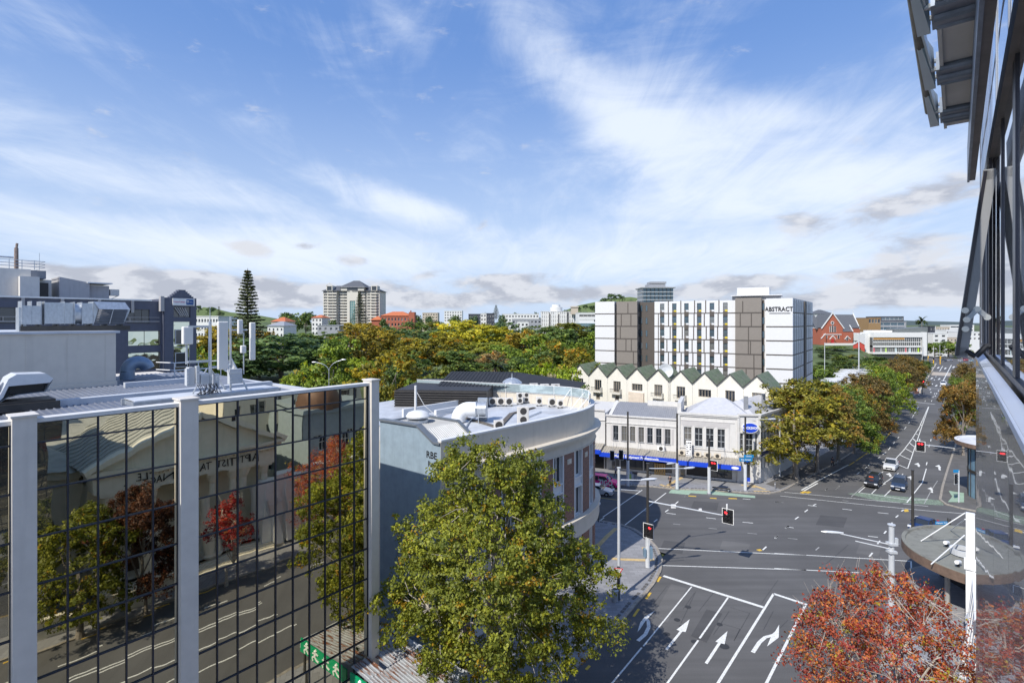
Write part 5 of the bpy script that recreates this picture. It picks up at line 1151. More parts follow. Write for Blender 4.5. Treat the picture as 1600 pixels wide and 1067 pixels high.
t = thing('satellite_dish', 'large pale grey satellite dish between the green gables', 'satellite dish', tuple((TA+td*step*4.45).to_3d()+Vector((0,2,14))), TZ); MB().lathe([(0,0),(.8,.12),(1.5,.45)],24).build('dish', M_lgrey, t, T=TR(0,0,1.7)@Matrix.Rotation(math.radians(70),4,'X')@Matrix.Rotation(.5,4,'Y')); MB().tube((0,.2,0),(0,.1,1.7),.08).build('post', M_galv, t)
# ================= white and brown hotel =================
HA = Vector((22.96,146.7)); HB = Vector((65.7,124.3)); hd = (HB-HA).normalized(); HZ = math.atan2(hd.y, hd.x); HL = (HB-HA).length; ZH = 31.55; FL = 3.34
M_hw = mat('white_cladding', (.66,.66,.665), .5, var=.02); M_hb = mat('taupe_cladding', (.22,.195,.17), .55, var=.04); M_hd = mat('dark_taupe', (.085,.072,.062), .6, var=.05); M_hy = mat('yellow_panel', (.65,.5,.03), .5)
Hh = thing('white_hotel', 'seven storey hotel of white and taupe panels with yellow window accents', 'hotel', (HA.x,HA.y,0), HZ)
lev = [ZH-FL*i for i in range(0, 8)]
def hx(px):  # facade coordinate of a photo column
    r = (px-800)/F; return (HA.x-r*HA.y)/(r*hd.y-hd.x)
def block(name, a, b, y0, y1, z1, m): return MB().box(a, y0, 0, b, y1, z1).build(name, m, Hh)
xs = {k_: hx(k_) for k_ in (930,960,965,997,1018,1022,1149,1190,1197,1239)}
block('wall', 0, xs[960], 0, 16, ZH, M_hw)
block('recess', xs[960], xs[965], 1.2, 15, ZH-.2, M_hd); block('taupe_wing', xs[965], xs[997], -.9, 15, ZH-.1, M_hb)
block('recess', xs[997], xs[1022]+.3, 1.6, 15, ZH-.3, M_hd)
block('taupe_wing', xs[1149], xs[1190], -.5, 15, ZH+.25, M_hb); block('recess', xs[1190], xs[1197], .9, 15, ZH-.2, M_hd); block('end_block', xs[1197], HL, 0, 15.6, ZH+.05, M_hw)
# slot windows in the recesses
for a, y in ((xs[960]+.05, 1.2),(xs[997]+.25,1.6),(xs[997]+1.6,1.6),(xs[1190]+.08,.9)):
    for i in range(6):
        o_ = win(Hh, (a, lev[i+1]+.6, a+.55, lev[i+1]+2.3), 1, 1, .1, M_hd, M_glass2, T=TR(0,y-.12)); 
# end-wall of the taupe wing facing right
for i in range(6):
    for k_ in range(2): win(Hh, (1.0+k_*3.2, lev[i+1]+.5, 1.9+k_*3.2, lev[i+1]+2.5), 1, 1, .1, M_hw if k_ else M_hd, M_glass2, T=TR(xs[997],0)@RZ(math.pi/2)@TR(-.6,-.12))
cx0, cx1 = xs[1022], xs[1149]; cw = cx1-cx0; cols = [hx(p) for p in (1034,1053,1072,1092,1112,1133)]
q = MB(); rects = [(c-.55, z+.35, c+.55, z+2.55) for c in cols for z in lev[1:7]]; wall(q, cx0, cx1, 0, ZH-.2, rects, .2, T=TR(0,.5)); q.box(cx0,.8,0,cx1,15,ZH-.25); q.build('centre_wall', M_hw, Hh)
for k_, c in enumerate(cols):
    for i in range(6):
        w_ = win(Hh, (c-.55, lev[i+1]+.35, c+.55, lev[i+1]+2.55), 1, 2, .2, M_hd, M_glass2, T=TR(0,.5), fw=.07)
        MB().box(0,.05,0,.62,.1,.42).build('window_panel', M_hy if k_ % 2 else M_hw, Hh, T=TR(c-.1,.5,lev[i+1]+.4))
        MB().box(0,.05,0,.35,.1,.42).build('window_panel', M_hb, Hh, T=TR(c-.5,.5,lev[i+1]+.4))
q = MB(); R = random.Random(11)
def tb(x0, z0, x1, z1, y): q.box(x0, y-.05, z0, x1, y-.003, z1)
for z in lev[1:7]:
    tb(cx0, z-.12, cx1, z+.12, .5); tb(xs[965], z-.14, xs[997], z+.14, -.9); tb(xs[1149], z-.14, xs[1190], z+.14, -.5); tb(0, z-.12, xs[960], z+.12, 0)
    if z < lev[1]: tb(xs[1197], z-.14, HL, z+.14, 0)
for i in range(6):
    for a, b in zip(cols[:-1], cols[1:]):
        m_ = (a+b)/2+R.uniform(-.5,.4); tb(m_, lev[i+1]+.1, m_+.24, lev[i]-.1, .5)
    tb(cx0+.9, lev[i+1], cx0+1.1, lev[i], .5) if i else None
    for a, b, y in ((xs[965],xs[997],-.9),(xs[1149],xs[1190],-.5)):
        for _ in range(1 if i == 0 else 1+i % 2): m_ = a+(b-a)*R.uniform(.15,.8); tb(m_, lev[i+1]+.1, m_+.22, lev[i]-(.5 if i == 0 else .1), y)
for c in cols:
    for i in range(6): q.box(c-.55,.5-.04,lev[i+1]-.1,c+.55,.5-.002,lev[i+1]+.35); q.box(c-.55,.5-.04,lev[i+1]+2.55,c+.55,.5-.002,lev[i]-.1) if i else None
q.build('dark_banding', M_hd, Hh)
text('name_letters', 'ABSTRACT', 1.45, M_blk, Hh, TR((xs[1197]+HL)/2-.1,-.08,29.0), .04, .02, .84); MB().box(xs[1197]+.7,-.1,28.0,HL-.5,-.02,28.12).build('name_rule', M_blk, Hh)
# end wall facing the far street
sv = Vector((.59,.807)); ET = TR(HL,0)@RZ(math.atan2(sv.y,sv.x)-HZ)
q = MB(); re_ = [(1.2+i*3.0, z+.3, 1.75+i*3.0, z+2.7) for i in list(range(0,5))+[7,8,9,10] for z in lev[1:7]]; wall(q, 0, 35, 0, ZH+.05, re_, .2, T=ET); i0 = len(q.v); q.box(0,.21,0,35,12,ZH-.1); q.xf(ET, i0); q.build('end_wall', M_hw, Hh)
for r_ in re_: win(Hh, r_, 1, 1, .2, M_hd, M_glass2, T=ET, fw=.05)
q = MB(); i0 = 0
for z in lev[1:7]: q.box(0,-.05,z-.14,35,-.003,z+.14)
for i in range(6):
    for k_ in range(10): q.box(2.1+k_*3.0+(i%2)*.3,-.04,lev[i+1]+.1,2.3+k_*3.0+(i%2)*.3,-.003,lev[i]-.1) if k_ not in (5,6) else None
q.box(17.2,-.3,0,20.2,.0,ZH-.2); q.xf(ET); q.build('dark_banding', M_hd, Hh)
q = MB(); q.box(xs[1149]-1,3,ZH-.2,xs[1197]+3,11,ZH+.9); q.build('rooftop_louvres', M_mgrey, Hh); q = MB(); q.box(xs[1149]+.2,2.2,ZH+.9,xs[1190]+1.6,9,ZH+2.9); q.box(xs[1149]-1.2,1.8,ZH+.85,xs[1197]+3.4,11,ZH+1.0); q.build('rooftop_plant', M_hw, Hh)
# ================= distant buildings =================
def pxbox(x0, x1, yt, depth, zb=None, dy=20, rz=None):
    a = at(x0, HY, depth); b = at(x1, HY, depth); zt = CH-(yt-HY)/F*depth; xm = (a.x+b.x)/2
    return a, b, zt, (gz(xm, depth)-.4 if zb is None else zb)
def building(name, lab, cat, x0, x1, yt, depth, wallm, fl=3.1, nw=6, wfrac=.55, dy=18, glm=None, frm=None, zb=None, flat=True, roofm=None, rise=0, group=None, strip=False, wz=1.5, vis=None, nz=1):
    a, b, zt, zb = pxbox(x0, x1, yt, depth, zb); w = b.x-a.x; H = zt-zb
    t = thing(name, lab, cat, (a.x, depth, zb), 0, group); q = MB(); rects = []
    nfl = max(1, int(H/fl)); nfl = min(nfl, vis or nfl)
    for i in range(nfl):
        z = H-fl*(i+1)+.7
        if z < .2: break
        if strip: rects.append((w*.04, z, w*.96, z+wz))
        else:
            p = w/nw
            for k_ in range(nw): rects.append((p*k_+p*(1-wfrac)/2, z, p*(k_+1)-p*(1-wfrac)/2, z+wz))
    wall(q, 0, w, 0, H, rects, .35); q.box(0,.36,0,w,dy,H-.05); q.box(-.2,-.2,H,w+.2,dy,H+.35); q.build('wall', wallm, t)
    for r_ in rects: win(t, r_, nw if strip else nz, 1, .3, frm or M_white, glm or M_glass, fw=.1 if not strip else .16)
    if roofm:
        q = MB(); hip(q, -.6, w+.6, -.6, dy+.6, H+.3, H+.3+rise, None, min(w,dy)*.45); q.build('roof', roofm, t)
    return t, w, H
M_tile = mat('orange_roof_tile', (.50,.15,.06), .8, var=.15); M_slate = mat('slate_roof', (.10,.105,.115), .7, var=.15); M_cbr = mat('red_brick', (.36,.11,.065), .85, var=.18, vscale=3)
M_w2 = mat('far_white', (.68,.68,.66), .6, var=.05); M_be = mat('far_beige', (.50,.43,.34), .7, var=.08); M_dk = mat('far_dark_wall', (.05,.055,.07), .5, var=.1); M_gw = mat('far_grey_wall', (.30,.31,.33), .6, var=.08)
# --- hip roofed apartment tower
def tower():
    D0 = 440; a, b, zt, zb = pxbox(505, 593, 455, D0, 20); w = b.x-a.x; H = zt-zb; t = thing('apartment_tower', 'tall cream apartment tower with stepped grey hip roofs and many balconies', 'apartment building', (a.x,D0,zb))
    bays = [(0,11.5,0),(11.5,20,2.2),(20,29,-.8),(29,36,2.2),(36,w,0)]; mt = mat('tower_cream', (.60,.57,.50), .65, var=.04); nfl = 13; fl = H/13.2
    for bi, (x0, x1, y) in enumerate(bays):
        q = MB(); rects = []; ww = x1-x0
        if bi == 2: rects = [(2.2,2,6.8,H-8)]
        else:
            n = 3 if ww > 10 else 2
            for i in range(nfl):
                for k_ in range(n): rects.append((ww*(k_+.14)/n, H-fl*(i+1)+1.0, ww*(k_+.86)/n, H-fl*(i+1)+2.5))
        wall(q, 0, ww, 0, H, rects, .6); q.box(0,.61,0,ww,22-y,H-.05); q.build('wall', mt, t, T=TR(x0,y))
        for r_ in rects: win(t, r_, 2 if bi != 2 else 3, 1 if bi != 2 else 10, .5, mt, M_glass if bi != 2 else mat('teal_glass', (.16,.30,.28), .15, .3), T=TR(x0,y), fw=.14)
        if bi in (1,3,0,4):
            for i in range(nfl):
                q = MB(); q.box(ww*.3,-1.8,0,ww-.1 if bi < 3 else ww*.8,0,.25); q.box(ww*.3,-1.8,.25,ww-.1 if bi < 3 else ww*.8,-1.7,1.1); q.build('balcony', mt, t, T=TR(x0,y,H-fl*(i+1)-.1))
    q = MB(); 
    for (x0,x1,y0,y1,z,zr) in ((-1.2,22,-1.5,24,H+.2,H+5.2),(24,w+1.2,-1.5,24,H+.2,H+4.6),(13,36,-2,24,H+3.0,H+9.5)): hip(q, x0, x1, y0, y1, z, zr, None, 9)
    q.build('roof', M_slate, t); q = MB(); q.box(15,-1,H,34,18,H+3.6); q.box(3,-1.3,H,8,8,H+4.5); q.box(40,-1.3,H,45,8,H+4.5); q.build('upper_storey', mt, t)
    q = MB(); q.box(20,-1.05,H+.6,29,-1.0,H+3.4); q.box(3.6,-1.35,H+.6,7.4,-1.3,H+4); q.box(40.6,-1.35,H+.6,44.4,-1.3,H+4); q.build('attic_glazing', M_glass, t)
    q = MB(); q.beam((3,-1.4,H+4.5),(5.5,-1.4,H+6.5),.3,.4); q.beam((5.5,-1.4,H+6.5),(8,-1.4,H+4.5),.3,.4); q.build('gable_trim', mt, t)
tower()
t, w, H = building('brick_institute', 'long red brick institute with orange tiled roof right of the hip-roofed tower', 'building', 595, 641, 494, 420, M_cbr, 4.2, 9, .5, roofm=M_tile, rise=3.5, wz=2.2, frm=M_w2, vis=4)
q = MB(); q.box(w-1,-1,0,w+3.5,6,H+3.2); q.box(w+.2,-1.2,H+3.2,w+1,-.2,H+4.5); q.build('corner_tower', M_cbr, t); MB().box(-8,2,0,0,14,H-3).build('side_wing', M_cbr, t)
q = MB(); hip(q, -9, .5, 1, 15, H-3, H, None, 4); q.build('side_roof', M_tile, t)
t, w, H = building('white_house', 'white three storey house with an orange roof left of the tower', 'house', 487, 503, 497, 400, M_w2, 3.2, 3, .5, roofm=M_tile, rise=2.2, wz=1.7, vis=4)
t, w, H = building('house', 'cream house under a long orange hip roof between two round trees', 'house', 424, 445, 503, 380, M_be, 3.2, 3, .4, roofm=M_tile, rise=3.2, vis=2)
t, w, H = building('house', 'pale grey-roofed house just below the orange roofed one', 'house', 418, 443, 510, 300, M_w2, 3.2, 4, .4, roofm=M_gw, rise=2.6, vis=2)
t, w, H = building('white_apartments', 'long white apartment block behind the antenna mast', 'apartment building', 300, 341, 495, 240, M_w2, 3.2, 9, .6, vis=3)
t, w, H = building('low_wall_building', 'low grey block at the foot of the hip-roofed tower', 'building', 496, 530, 509, 300, M_gw, 3.2, 4, .4, vis=1)
far_list = [
 ('office_building','pinkish low building behind the park right of the brick institute',660,684,489,620,M_be,6,3),('office_building','white roofed block on the skyline left of the bright yellow tree',694,722,486,680,M_w2,7,3),
 ('office_building','dark flat office on the skyline above the bright yellow tree',732,752,491,560,M_dk,5,2),('office_building','small white office beside the black cube, right of the yellow tree',751,760,490,470,M_w2,2,3),
 ('office_building','black cube-like office on the skyline right of the yellow tree',760,772,490,460,M_dk,3,3),
 ('office_building','white terraced block left of the striped apartment slabs',785,842,491,470,M_w2,12,2),('office_building','grey building with a red stripe below the white terraced block',800,846,499,400,M_gw,8,2),
 ('office_building','pale two storey building with a dark panel in front of the terraced block',808,826,503,360,M_w2,3,2)]
for nme, lab, x0, x1, yt, d, m_, nw, vis in far_list: building(nme, lab, 'office building', x0, x1, yt, d, m_, 3.4, nw, .6, vis=vis+1, dy=14)
for i, (x0, x1, yt, d, lab) in enumerate([(846,858,487,430,'white striped apartment slab, first from the left of four'),(861,872,487,425,'white striped apartment slab, second of four'),(875,886,487,420,'white striped apartment slab, third of four under the water tank'),(889,903,487,420,'white striped apartment slab nearest the hotel')]):
    t, w, H = building('apartment_block', lab, 'apartment building', x0, x1, yt, d, M_w2, 3.1, 4, .35, wz=2.5, vis=10, dy=12, group='striped apartment slabs')
    MB().box(w,1,0,w+1.8,10,H-.6).build('dark_side', M_dk, t)
building('office_building', 'white office with long dark window bands left of the hotel', 'office building', 904, 932, 489, 380, M_w2, 3.6, 4, strip=True, vis=5, wz=1.8)
t, w, H = building('office_building', 'blue-green glass building with a pale top storey left of the hotel', 'office building', 903, 931, 506, 330, mat('teal_cladding', (.20,.30,.33), .3, .2, .1), 3.6, 5, strip=True, vis=3, glm=M_glass2, wz=1.6); MB().box(1,1,H,w-1,9,H+2.5).build('top_storey', M_w2, t)
t = thing('sawtooth_hall', 'low hall with zigzag glazed roof left of the hotel', 'hall', tuple(at(872,518,320)[:2])+(16,)); q = MB()
for i in range(5): q.prism([(i*2.3,0),(i*2.3+2.3,0),(i*2.3+2.3,12),(i*2.3,12)], 0, lambda k_: (5 if k_ in (0,3) else 3.4))
q.build('sawtooth_roof', M_lgrey, t)
t = thing('water_tank', 'round white rooftop tank between the striped slabs', 'tank', tuple(at(869,487,430))); MB().lathe([(5,-2),(5,3.5),(3.5,3.6),(3.2,5.5),(0,5.6)],20).build('tank_shell', M_w2, t)
t = thing('brick_chimney', 'small brick coloured roof tower right of the white tank', 'chimney', tuple(at(898,487,415))); MB().box(-2.6,0,-2,2.6,4,4.2).box(-3.2,-.5,3.4,3.2,4.5,4.0).build('chimney_stack', M_be, t)
# --- dark balcony tower behind the hotel
def btower():
    D0 = 400; a, b, zt, zb = pxbox(1004, 1054, 450, D0, 8); w = b.x-a.x; H = zt-zb; t = thing('glass_tower', 'dark glass tower ringed with white balcony lines rising behind the hotel', 'apartment tower', (a.x,D0,zb)); 
    MB().box(.8,.8,0,w-.8,20,H).build('core', M_glass2, t)
    for i in range(9):
        z = H-2.9*i; q = MB(); q.box(0,0,z-.3,w,21,z); q.build('floor_slab', M_w2, t); q = MB()
        for k_ in range(8): q.box(w*k_/8+.1,.1,z-2.9,w*k_/8+.3,.3,z-.3)
        q.box(.05,.05,z-1.9,w*.95,.1,z-1.8); q.build('balustrade', M_dkm, t)
    q = MB(); q.box(-.8,-.8,H,w+.8,21,H+.6); q.build('roof_slab', M_gw, t); q = MB(); q.box(w*.22,3,H+.6,w*.75,14,H+3.0); q.box(w*.28,3,H+3.4,w*.78,14,H+5); q.build('roof_plant', M_gw, t)
btower()
# --- hills
def hill(name, pts, depth, thick, m):
    q = MB(); P = [at(x, y, depth) for x, y in pts]; n = len(P); rows = [(0,0.0),(thick*.35,1.0),(thick,.15)]; zb = 15
    front = [(p.x, depth-thick*.5, zb) for p in P]; mid = [tuple(p) for p in P]; back = [(p.x, depth+thick, zb) for p in P]
    for r0, r1 in ((front, mid),(mid, back)):
        for i in range(n-1): q.poly([r0[i], r0[i+1], r1[i+1], r1[i]])
    return struct(name, q, m)
M_hill = mat('hill_grass', (.11,.15,.05), .95, var=.2, vscale=.02, kind='blot', bs=.02, c2=(.03,.05,.025)); M_hd2 = mat('hill_woods', (.03,.05,.025), .95, var=.3, vscale=.03)
hill('hill', [(850,505),(880,486),(905,477),(930,472),(955,466),(985,464),(1010,468),(1040,472),(1080,488),(1120,505)], 1500, 300, M_hill)
hill('low_hill', [(280,505),(300,487),(318,480),(335,482),(360,488),(400,492),(440,500),(460,505)], 1500, 250, M_hill)
hill('far_hill', [(-900,500),(-400,490),(0,486),(200,492),(290,497),(320,503)], 2500, 500, M_hd2)
hill('far_ridge', [(1235,505),(1270,493),(1300,493),(1350,498),(1420,501),(1500,503)], 1900, 300, mat('far_woods', (.06,.085,.08), .95, var=.2, vscale=.02))
R = random.Random(4)
for i, (x, y, w) in enumerate([(884,487,10),(893,484,9),(903,482,10),(915,478,9),(931,477,8),(944,470,12),(955,467,16),(968,466,14),(925,482,12),(880,492,14),(310,482,12),(298,481,9),(330,486,14),(345,490,10)]):
    X = (x-800)/F*1380; w_ = w/F*1400/11; tree_obj('hill_tree', 'dark tree on the grassy volcanic hill', 'tree', P_mini[0], P_mini[1], (X, 1380, CH-(y+6-HY)/F*1380), i, (w_, w_, w_*.75), BG, 'trees on the hill')
# skyline trees between the roofs
for i, (x, y, d, w) in enumerate([(651,492,500,18),(672,494,520,20),(712,493,480,22),(741,494,430,18),(757,489,480,8),(784,492,430,16),(806,489,520,12),(838,488,560,12),(600,498,400,16),(643,498,420,14),(520,500,400,18),(1190,480,600,10),(1240,486,700,14)]):
    X = (x-800)/F*d; zb = gz(X,d); zt = CH-(y-HY)/F*d; w_ = w/F*d/11; tree_obj('park_tree', 'small dark tree on the far skyline', 'tree', P_mini[0], P_mini[1], (X,d,zb-.3), i, (w_,w_,max(.4,(zt-zb)/12.5)), (DG,BG)[i%2], 'trees among the far roofs')
# --- brick church
def church():
    D0 = 380; s = D0/F; o = at(1281, 540, D0); zb = o.z; t = thing('brick_church', 'red brick gothic church with slate roofs, white edged gables and crosses', 'church', (o.x, D0, zb)); X = lambda px: (px-1281)*s; Z = lambda py: (540-py)*s
    a, b = X(1284), X(1317); m = (a+b)/2; q = MB(); q.poly([(a,0,0),(b,0,0),(b,0,Z(513)),(m,0,Z(490)),(a,0,Z(513))]); q.poly([(b,0,0),(b,30,0),(b,30,Z(513)),(b,0,Z(513))]); q.poly([(a,0,0),(a,0,Z(513)),(a,30,Z(513)),(a,30,0)]); q.box(X(1280),-2,0,X(1288),0,Z(524)); q.box(X(1316),-1,0,X(1331),8,Z(518)); q.box(X(1331),6,0,X(1352),20,Z(513)); q.build('wall', M_cbr, t)
    q = MB(); c = X(1352); q.poly([(c,6,0),(c+2.4,26,0),(c+2.4,26,Z(513)),(c+1.2,16,Z(491)),(c,6,Z(513))]); q.build('end_gable', M_cbr, t)
    q = MB(); q.poly([(b+.4,-.4,Z(512)),(b+.4,18,Z(512)),(m+6,18,Z(491)),(m,-.4,Z(489.5))]); q.poly([(a-.4,-.4,Z(512)),(m,-.4,Z(489.5)),(m,18,Z(491)),(a-.4,18,Z(512))]); q.poly([(X(1322),5.5,Z(512.5)),(X(1352),5.5,Z(512.5)),(X(1354),16,Z(491)),(X(1320),16,Z(491))]); q.poly([(X(1316),-1.3,Z(518)),(X(1331),-1.3,Z(518)),(X(1330),5,Z(509)),(X(1316),5,Z(509))]); q.poly([(a-2,4,Z(514)),(a+3,4,Z(514)),(a+5,18,Z(492)),(a+1,18,Z(492))]); q.build('roof', M_slate, t)
    for p_, r_, w_, h_ in (((a-.6,-.5,Z(513.5)),(m,-.5,Z(489)),.5,.6),((b+.6,-.5,Z(513.5)),(m,-.5,Z(489)),.5,.6),((c-.3,5.6,Z(514)),(c+1.2,15.6,Z(489.5)),.5,.7),((X(1331),-1.4,Z(518)),(X(1331.5),3,Z(508)),.4,.5),((X(1293),-2.4,Z(530)),(X(1298),-2.4,Z(524)),.4,.4),((X(1303),-2.4,Z(530)),(X(1298),-2.4,Z(524)),.4,.4),((X(1318),-1.4,Z(530)),(X(1322),-1.4,Z(525)),.4,.4),((X(1327),-1.4,Z(530)),(X(1322),-1.4,Z(525)),.4,.4),((X(1280),-2.2,Z(529)),(X(1287),-2.2,Z(521)),.4,.4)):
        q = MB(); q.beam(p_, r_, w_, h_); q.build('gable_coping', M_w2, t)
    MB().box(a+1,-.3,Z(523),b-1,-.1,Z(522)).build('string_course', M_w2, t)
    for px, py in ((1300.5,489),(1355,489)):
        q = MB(); y = -.5 if px < 1310 else 15.6; q.box(m-.12 if px < 1310 else c+1.1,y,Z(py),m+.12 if px < 1310 else c+1.3,y+.2,Z(py)+1.9); xx = m if px < 1310 else c+1.2; q.box(xx-.6,y,Z(py)+1.1,xx+.6,y+.2,Z(py)+1.35); q.build('cross', M_w2, t)
    for px, w_, h0, h1 in ((1297.4,1.0,519,509),(1301,1.1,519,507.5),(1304.6,1.0,519,509)):
        q = MB(); x = X(px); q.poly([(x-w_/2,-.08,Z(h0)),(x+w_/2,-.08,Z(h0)),(x+w_/2,-.08,Z(h1)-.5),(x,-.08,Z(h1)),(x-w_/2,-.08,Z(h1)-.5)],1); q.box(x-w_/2-.15,-.12,Z(h0)-.1,x-w_/2,-.02,Z(h1)-.5); q.box(x+w_/2,-.12,Z(h0)-.1,x+w_/2+.15,-.02,Z(h1)-.5); q.build('lancet_window', [M_w2, M_glass], t)
    q = MB(); q.lathe([(1.2,0),(1.2,.15),(.85,.15)], 24, 0, (0,0,0)); q.lathe([(0,.1),(.85,.1)], 24, 1); q.build('rose_window', [M_w2, M_glass], t, T=TR(m,-.05,Z(504.5))@Matrix.Rotation(math.pi/2,4,'X'))
    q = MB(); q.box(X(1296),-2.3,0,X(1300),-2.05,Z(530)); q.build('door', mat('red_door', (.45,.03,.03), .5), t)
    for px, pz in ((1291,529),(1310,529),(1335.5,519),(1338.5,519),(1322,532)):
        q = MB(); x = X(px); y = -.1 if px < 1315 else (5.9 if px > 1330 else -1.1); q.box(x-.5,y-.08,Z(pz),x+.5,y,Z(pz)+2.2,1); q.box(x-.65,y-.12,Z(pz)-.1,x-.5,y,Z(pz)+2.3); q.box(x+.5,y-.12,Z(pz)-.1,x+.65,y,Z(pz)+2.3); q.build('side_window', [M_w2, M_glass], t)
    q = MB(); q.box(X(1279),-8,-14,X(1332),-7,Z(536)+.2); q.build('terrace_wall', M_w2, t)
church()
t, w, H = building('white_hall', 'plain white hall with a dark mansard roof behind the church', 'building', 1279, 1302, 491, 430, M_w2, 5, 2, .2, vis=1, roofm=M_slate, rise=3.5)
# little red cottage
D0 = 330; o = at(1333, 553, D0); t = thing('red_cottage', 'little bright red gabled cottage with white trim below the church', 'house', (o.x, D0, o.z)); s = D0/F; q = MB(); w = 18*s; q.poly([(0,0,0),(w,0,0),(w,0,15*s),(w/2,0,20*s),(0,0,15*s)]); q.poly([(w,0,0),(w,9,0),(w,9,15*s),(w,0,15*s)]); q.build('wall', mat('bright_red_paint', (.50,.07,.05), .7, var=.1), t)
q = MB(); q.poly([(w+.3,-.3,15*s),(w+2,9,15*s),(w/2+2,9,20*s),(w/2,-.3,20.3*s)]); q.build('roof', M_slate, t); q = MB(); q.beam((-.2,-.2,14.7*s),(w/2,-.2,20.3*s),.3,.5); q.beam((w+.2,-.2,14.7*s),(w/2,-.2,20.3*s),.3,.5); q.box(-.1,-.2,0,w+.1,-.02,2*s); q.build('trim', M_w2, t)
for k_ in range(3): MB().box(w/2-1.3+k_*.9,-.06,6*s,w/2-.7+k_*.9,-.01,9.5*s).build('window', M_glass, t)
# white school with gridded glass front
D0 = 330; o = at(1364, 556, D0); t = thing('white_school', 'long white school with a gridded glass front and coloured panels', 'school', (o.x, D0, o.z-3)); s = D0/F; w = 82*s; Z = lambda py: (556-py)*s+3; q = MB()
q.box(0,-.6,Z(527),w-2,12,Z(519.5)); q.box(0,-.6,Z(542.5),w-3,12,Z(540)); q.box(-.5,-.8,Z(553),w-2,12,Z(550)); q.box(w-2,-.7,Z(556),w+.4,12,Z(519)); q.build('white_band', M_w2, t)
q = MB(); q.box(0,0,-6,w-3,12,Z(527)); q.build('glazed_front', M_glass, t); q = MB()
for k_ in range(25): q.box(k_*(w-3)/24-.1,-.12,Z(553),k_*(w-3)/24+.1,-.01,Z(527))
q.box(0,-.1,Z(535),w-3,-.02,Z(534)); q.build('mullions', M_w2, t)
for k_, c in ((0,(.5,.05,.08)),(3.5,(.5,.5,.5)),(6,(.35,.55,.05)),(11,(.45,.55,.55)),(16,(.5,.08,.1)),(18,(.4,.5,.5)),(22.3,(.4,.6,.05))): MB().box(k_*(w-3)/24+.1,-.2,Z(550),(k_+.8)*(w-3)/24,-.13,Z(543.5)).build('coloured_panel', mat('panel_%02d' % (k_*10), c, .5), t)
q = MB(); q.box(.2,-.18,Z(530.5),w*.6,-.13,Z(527.2)); q.build('timber_soffit', mat('orange_timber', (.50,.27,.08), .6), t)
q = MB(); q.prism([(w*.52,1),(w+2.2,1),(w+6,16),(w*.55,14)], -6, lambda k_: Z(511) if k_ in (1,2) else Z(514)); q.build('grey_volume', mat('ribbed_grey_cladding', (.15,.165,.165), .6, var=.08), t); q = MB(); q.box(-3,3,-6,w*.30,14,Z(521)); q.box(w*.1,6,-6,w*.5,14,Z(516.5)); q.build('rear_white_volume', M_w2, t)
building('apartment_building', 'terraced dark glass apartments with an orange framed end behind the school', 'apartment building', 1356, 1416, 503, 420, M_gw, 3.6, 5, strip=True, vis=3, wz=2.4, glm=M_glass2)
building('apartment_building', 'set-back dark top storeys above the terraced apartments', 'apartment building', 1376, 1412, 495, 432, M_dk, 3.4, 5, strip=True, vis=2, wz=2.2, glm=M_glass2); MB().box(0,0,0,12,8,6).build('x', M_be) if False else None
t, w, H = building('apartment_building', 'orange framed roof pavilion beside the church end gable', 'apartment building', 1357, 1376, 497, 410, mat('dull_orange_cladding', (.30,.19,.09), .6), 4.5, 4, .8, vis=1, wz=3.0)
for x0, x1, yt, d, m_, nw, vis, lab, st_ in [(1453,1461,510,420,M_dk,2,3,'narrow dark block right of the grey school wing',False),(1458,1480,521,400,M_w2,2,2,'white building with one dark square window at the junction',False),(1450,1462,510,500,M_w2,2,2,'white building behind the grey school wing',False),(1464,1484,511,520,M_be,5,2,'peach coloured building on the right horizon',False),(1484,1522,508,540,M_w2,4,3,'white office with dark bands on the right horizon',True),(1478,1500,516,460,M_w2,4,1,'low white building in the middle of the junction skyline',False),(1479,1507,528,430,M_be,5,1,'beige gabled low building behind the junction trees',False),(1500,1540,519,440,M_w2,6,2,'white building beside the open window frame',False)]:
    building('office_building', lab, 'building', x0, x1, yt, d, m_, 3.4, nw, .5, strip=st_, vis=vis, dy=12, zb=-.3)
# white stepped terrace roofs by the street trees
M_tr = mat('terrace_roof_white', (.66,.66,.64), .6, var=.06)
for i in range(11):
    f = i/10; x0 = 1296+42*f; x1 = 1322+52*f+10*(1-abs(2*f-1)); y = 603-30*f; d = 150+11*i; a = at(x0, HY, d); b = at(x1, HY, d); z = CH-(y-HY)/F*d
    t = thing('terrace_roof', ('nearest','second','third','fourth','fifth','sixth','seventh','eighth','ninth','tenth','farthest')[i]+' of the stepped white terrace roofs behind the street trees', 'roof terrace', (a.x, d, 0)); q = MB(); w = b.x-a.x; q.box(0,0,z-.5,w,8,z); q.box(-.2,-.2,z,w,.0,z+.5); q.build('roof', M_tr, t)
    q = MB(); q.box(.2,.3,0,w-.2,7.8,z-.5); q.build('wall', M_w2, t); q = MB(); q.box(w*.6,2,z,w*.6+1.2,3,z+.8); q.build('skylight', M_mgrey, t)
# pavilion beside the hotel end & footbridge ramp
q = MB(); q.poly([tuple(at(*p)) for p in ((1428,612,230),(1440,608,240),(1462,570,320),(1450,570,325))]); tag(q.build('footpath_ramp', M_conc), kind='structure')
t = thing('low_wall', 'brown low wall beside the far street opposite the autumn trees', 'wall', (0,0,0)); q = MB(); q.beam(gp(1437.5,612,.5), gp(1463,569.5,.5), .4, 1.1); q.build('wall_run', M_be, t)

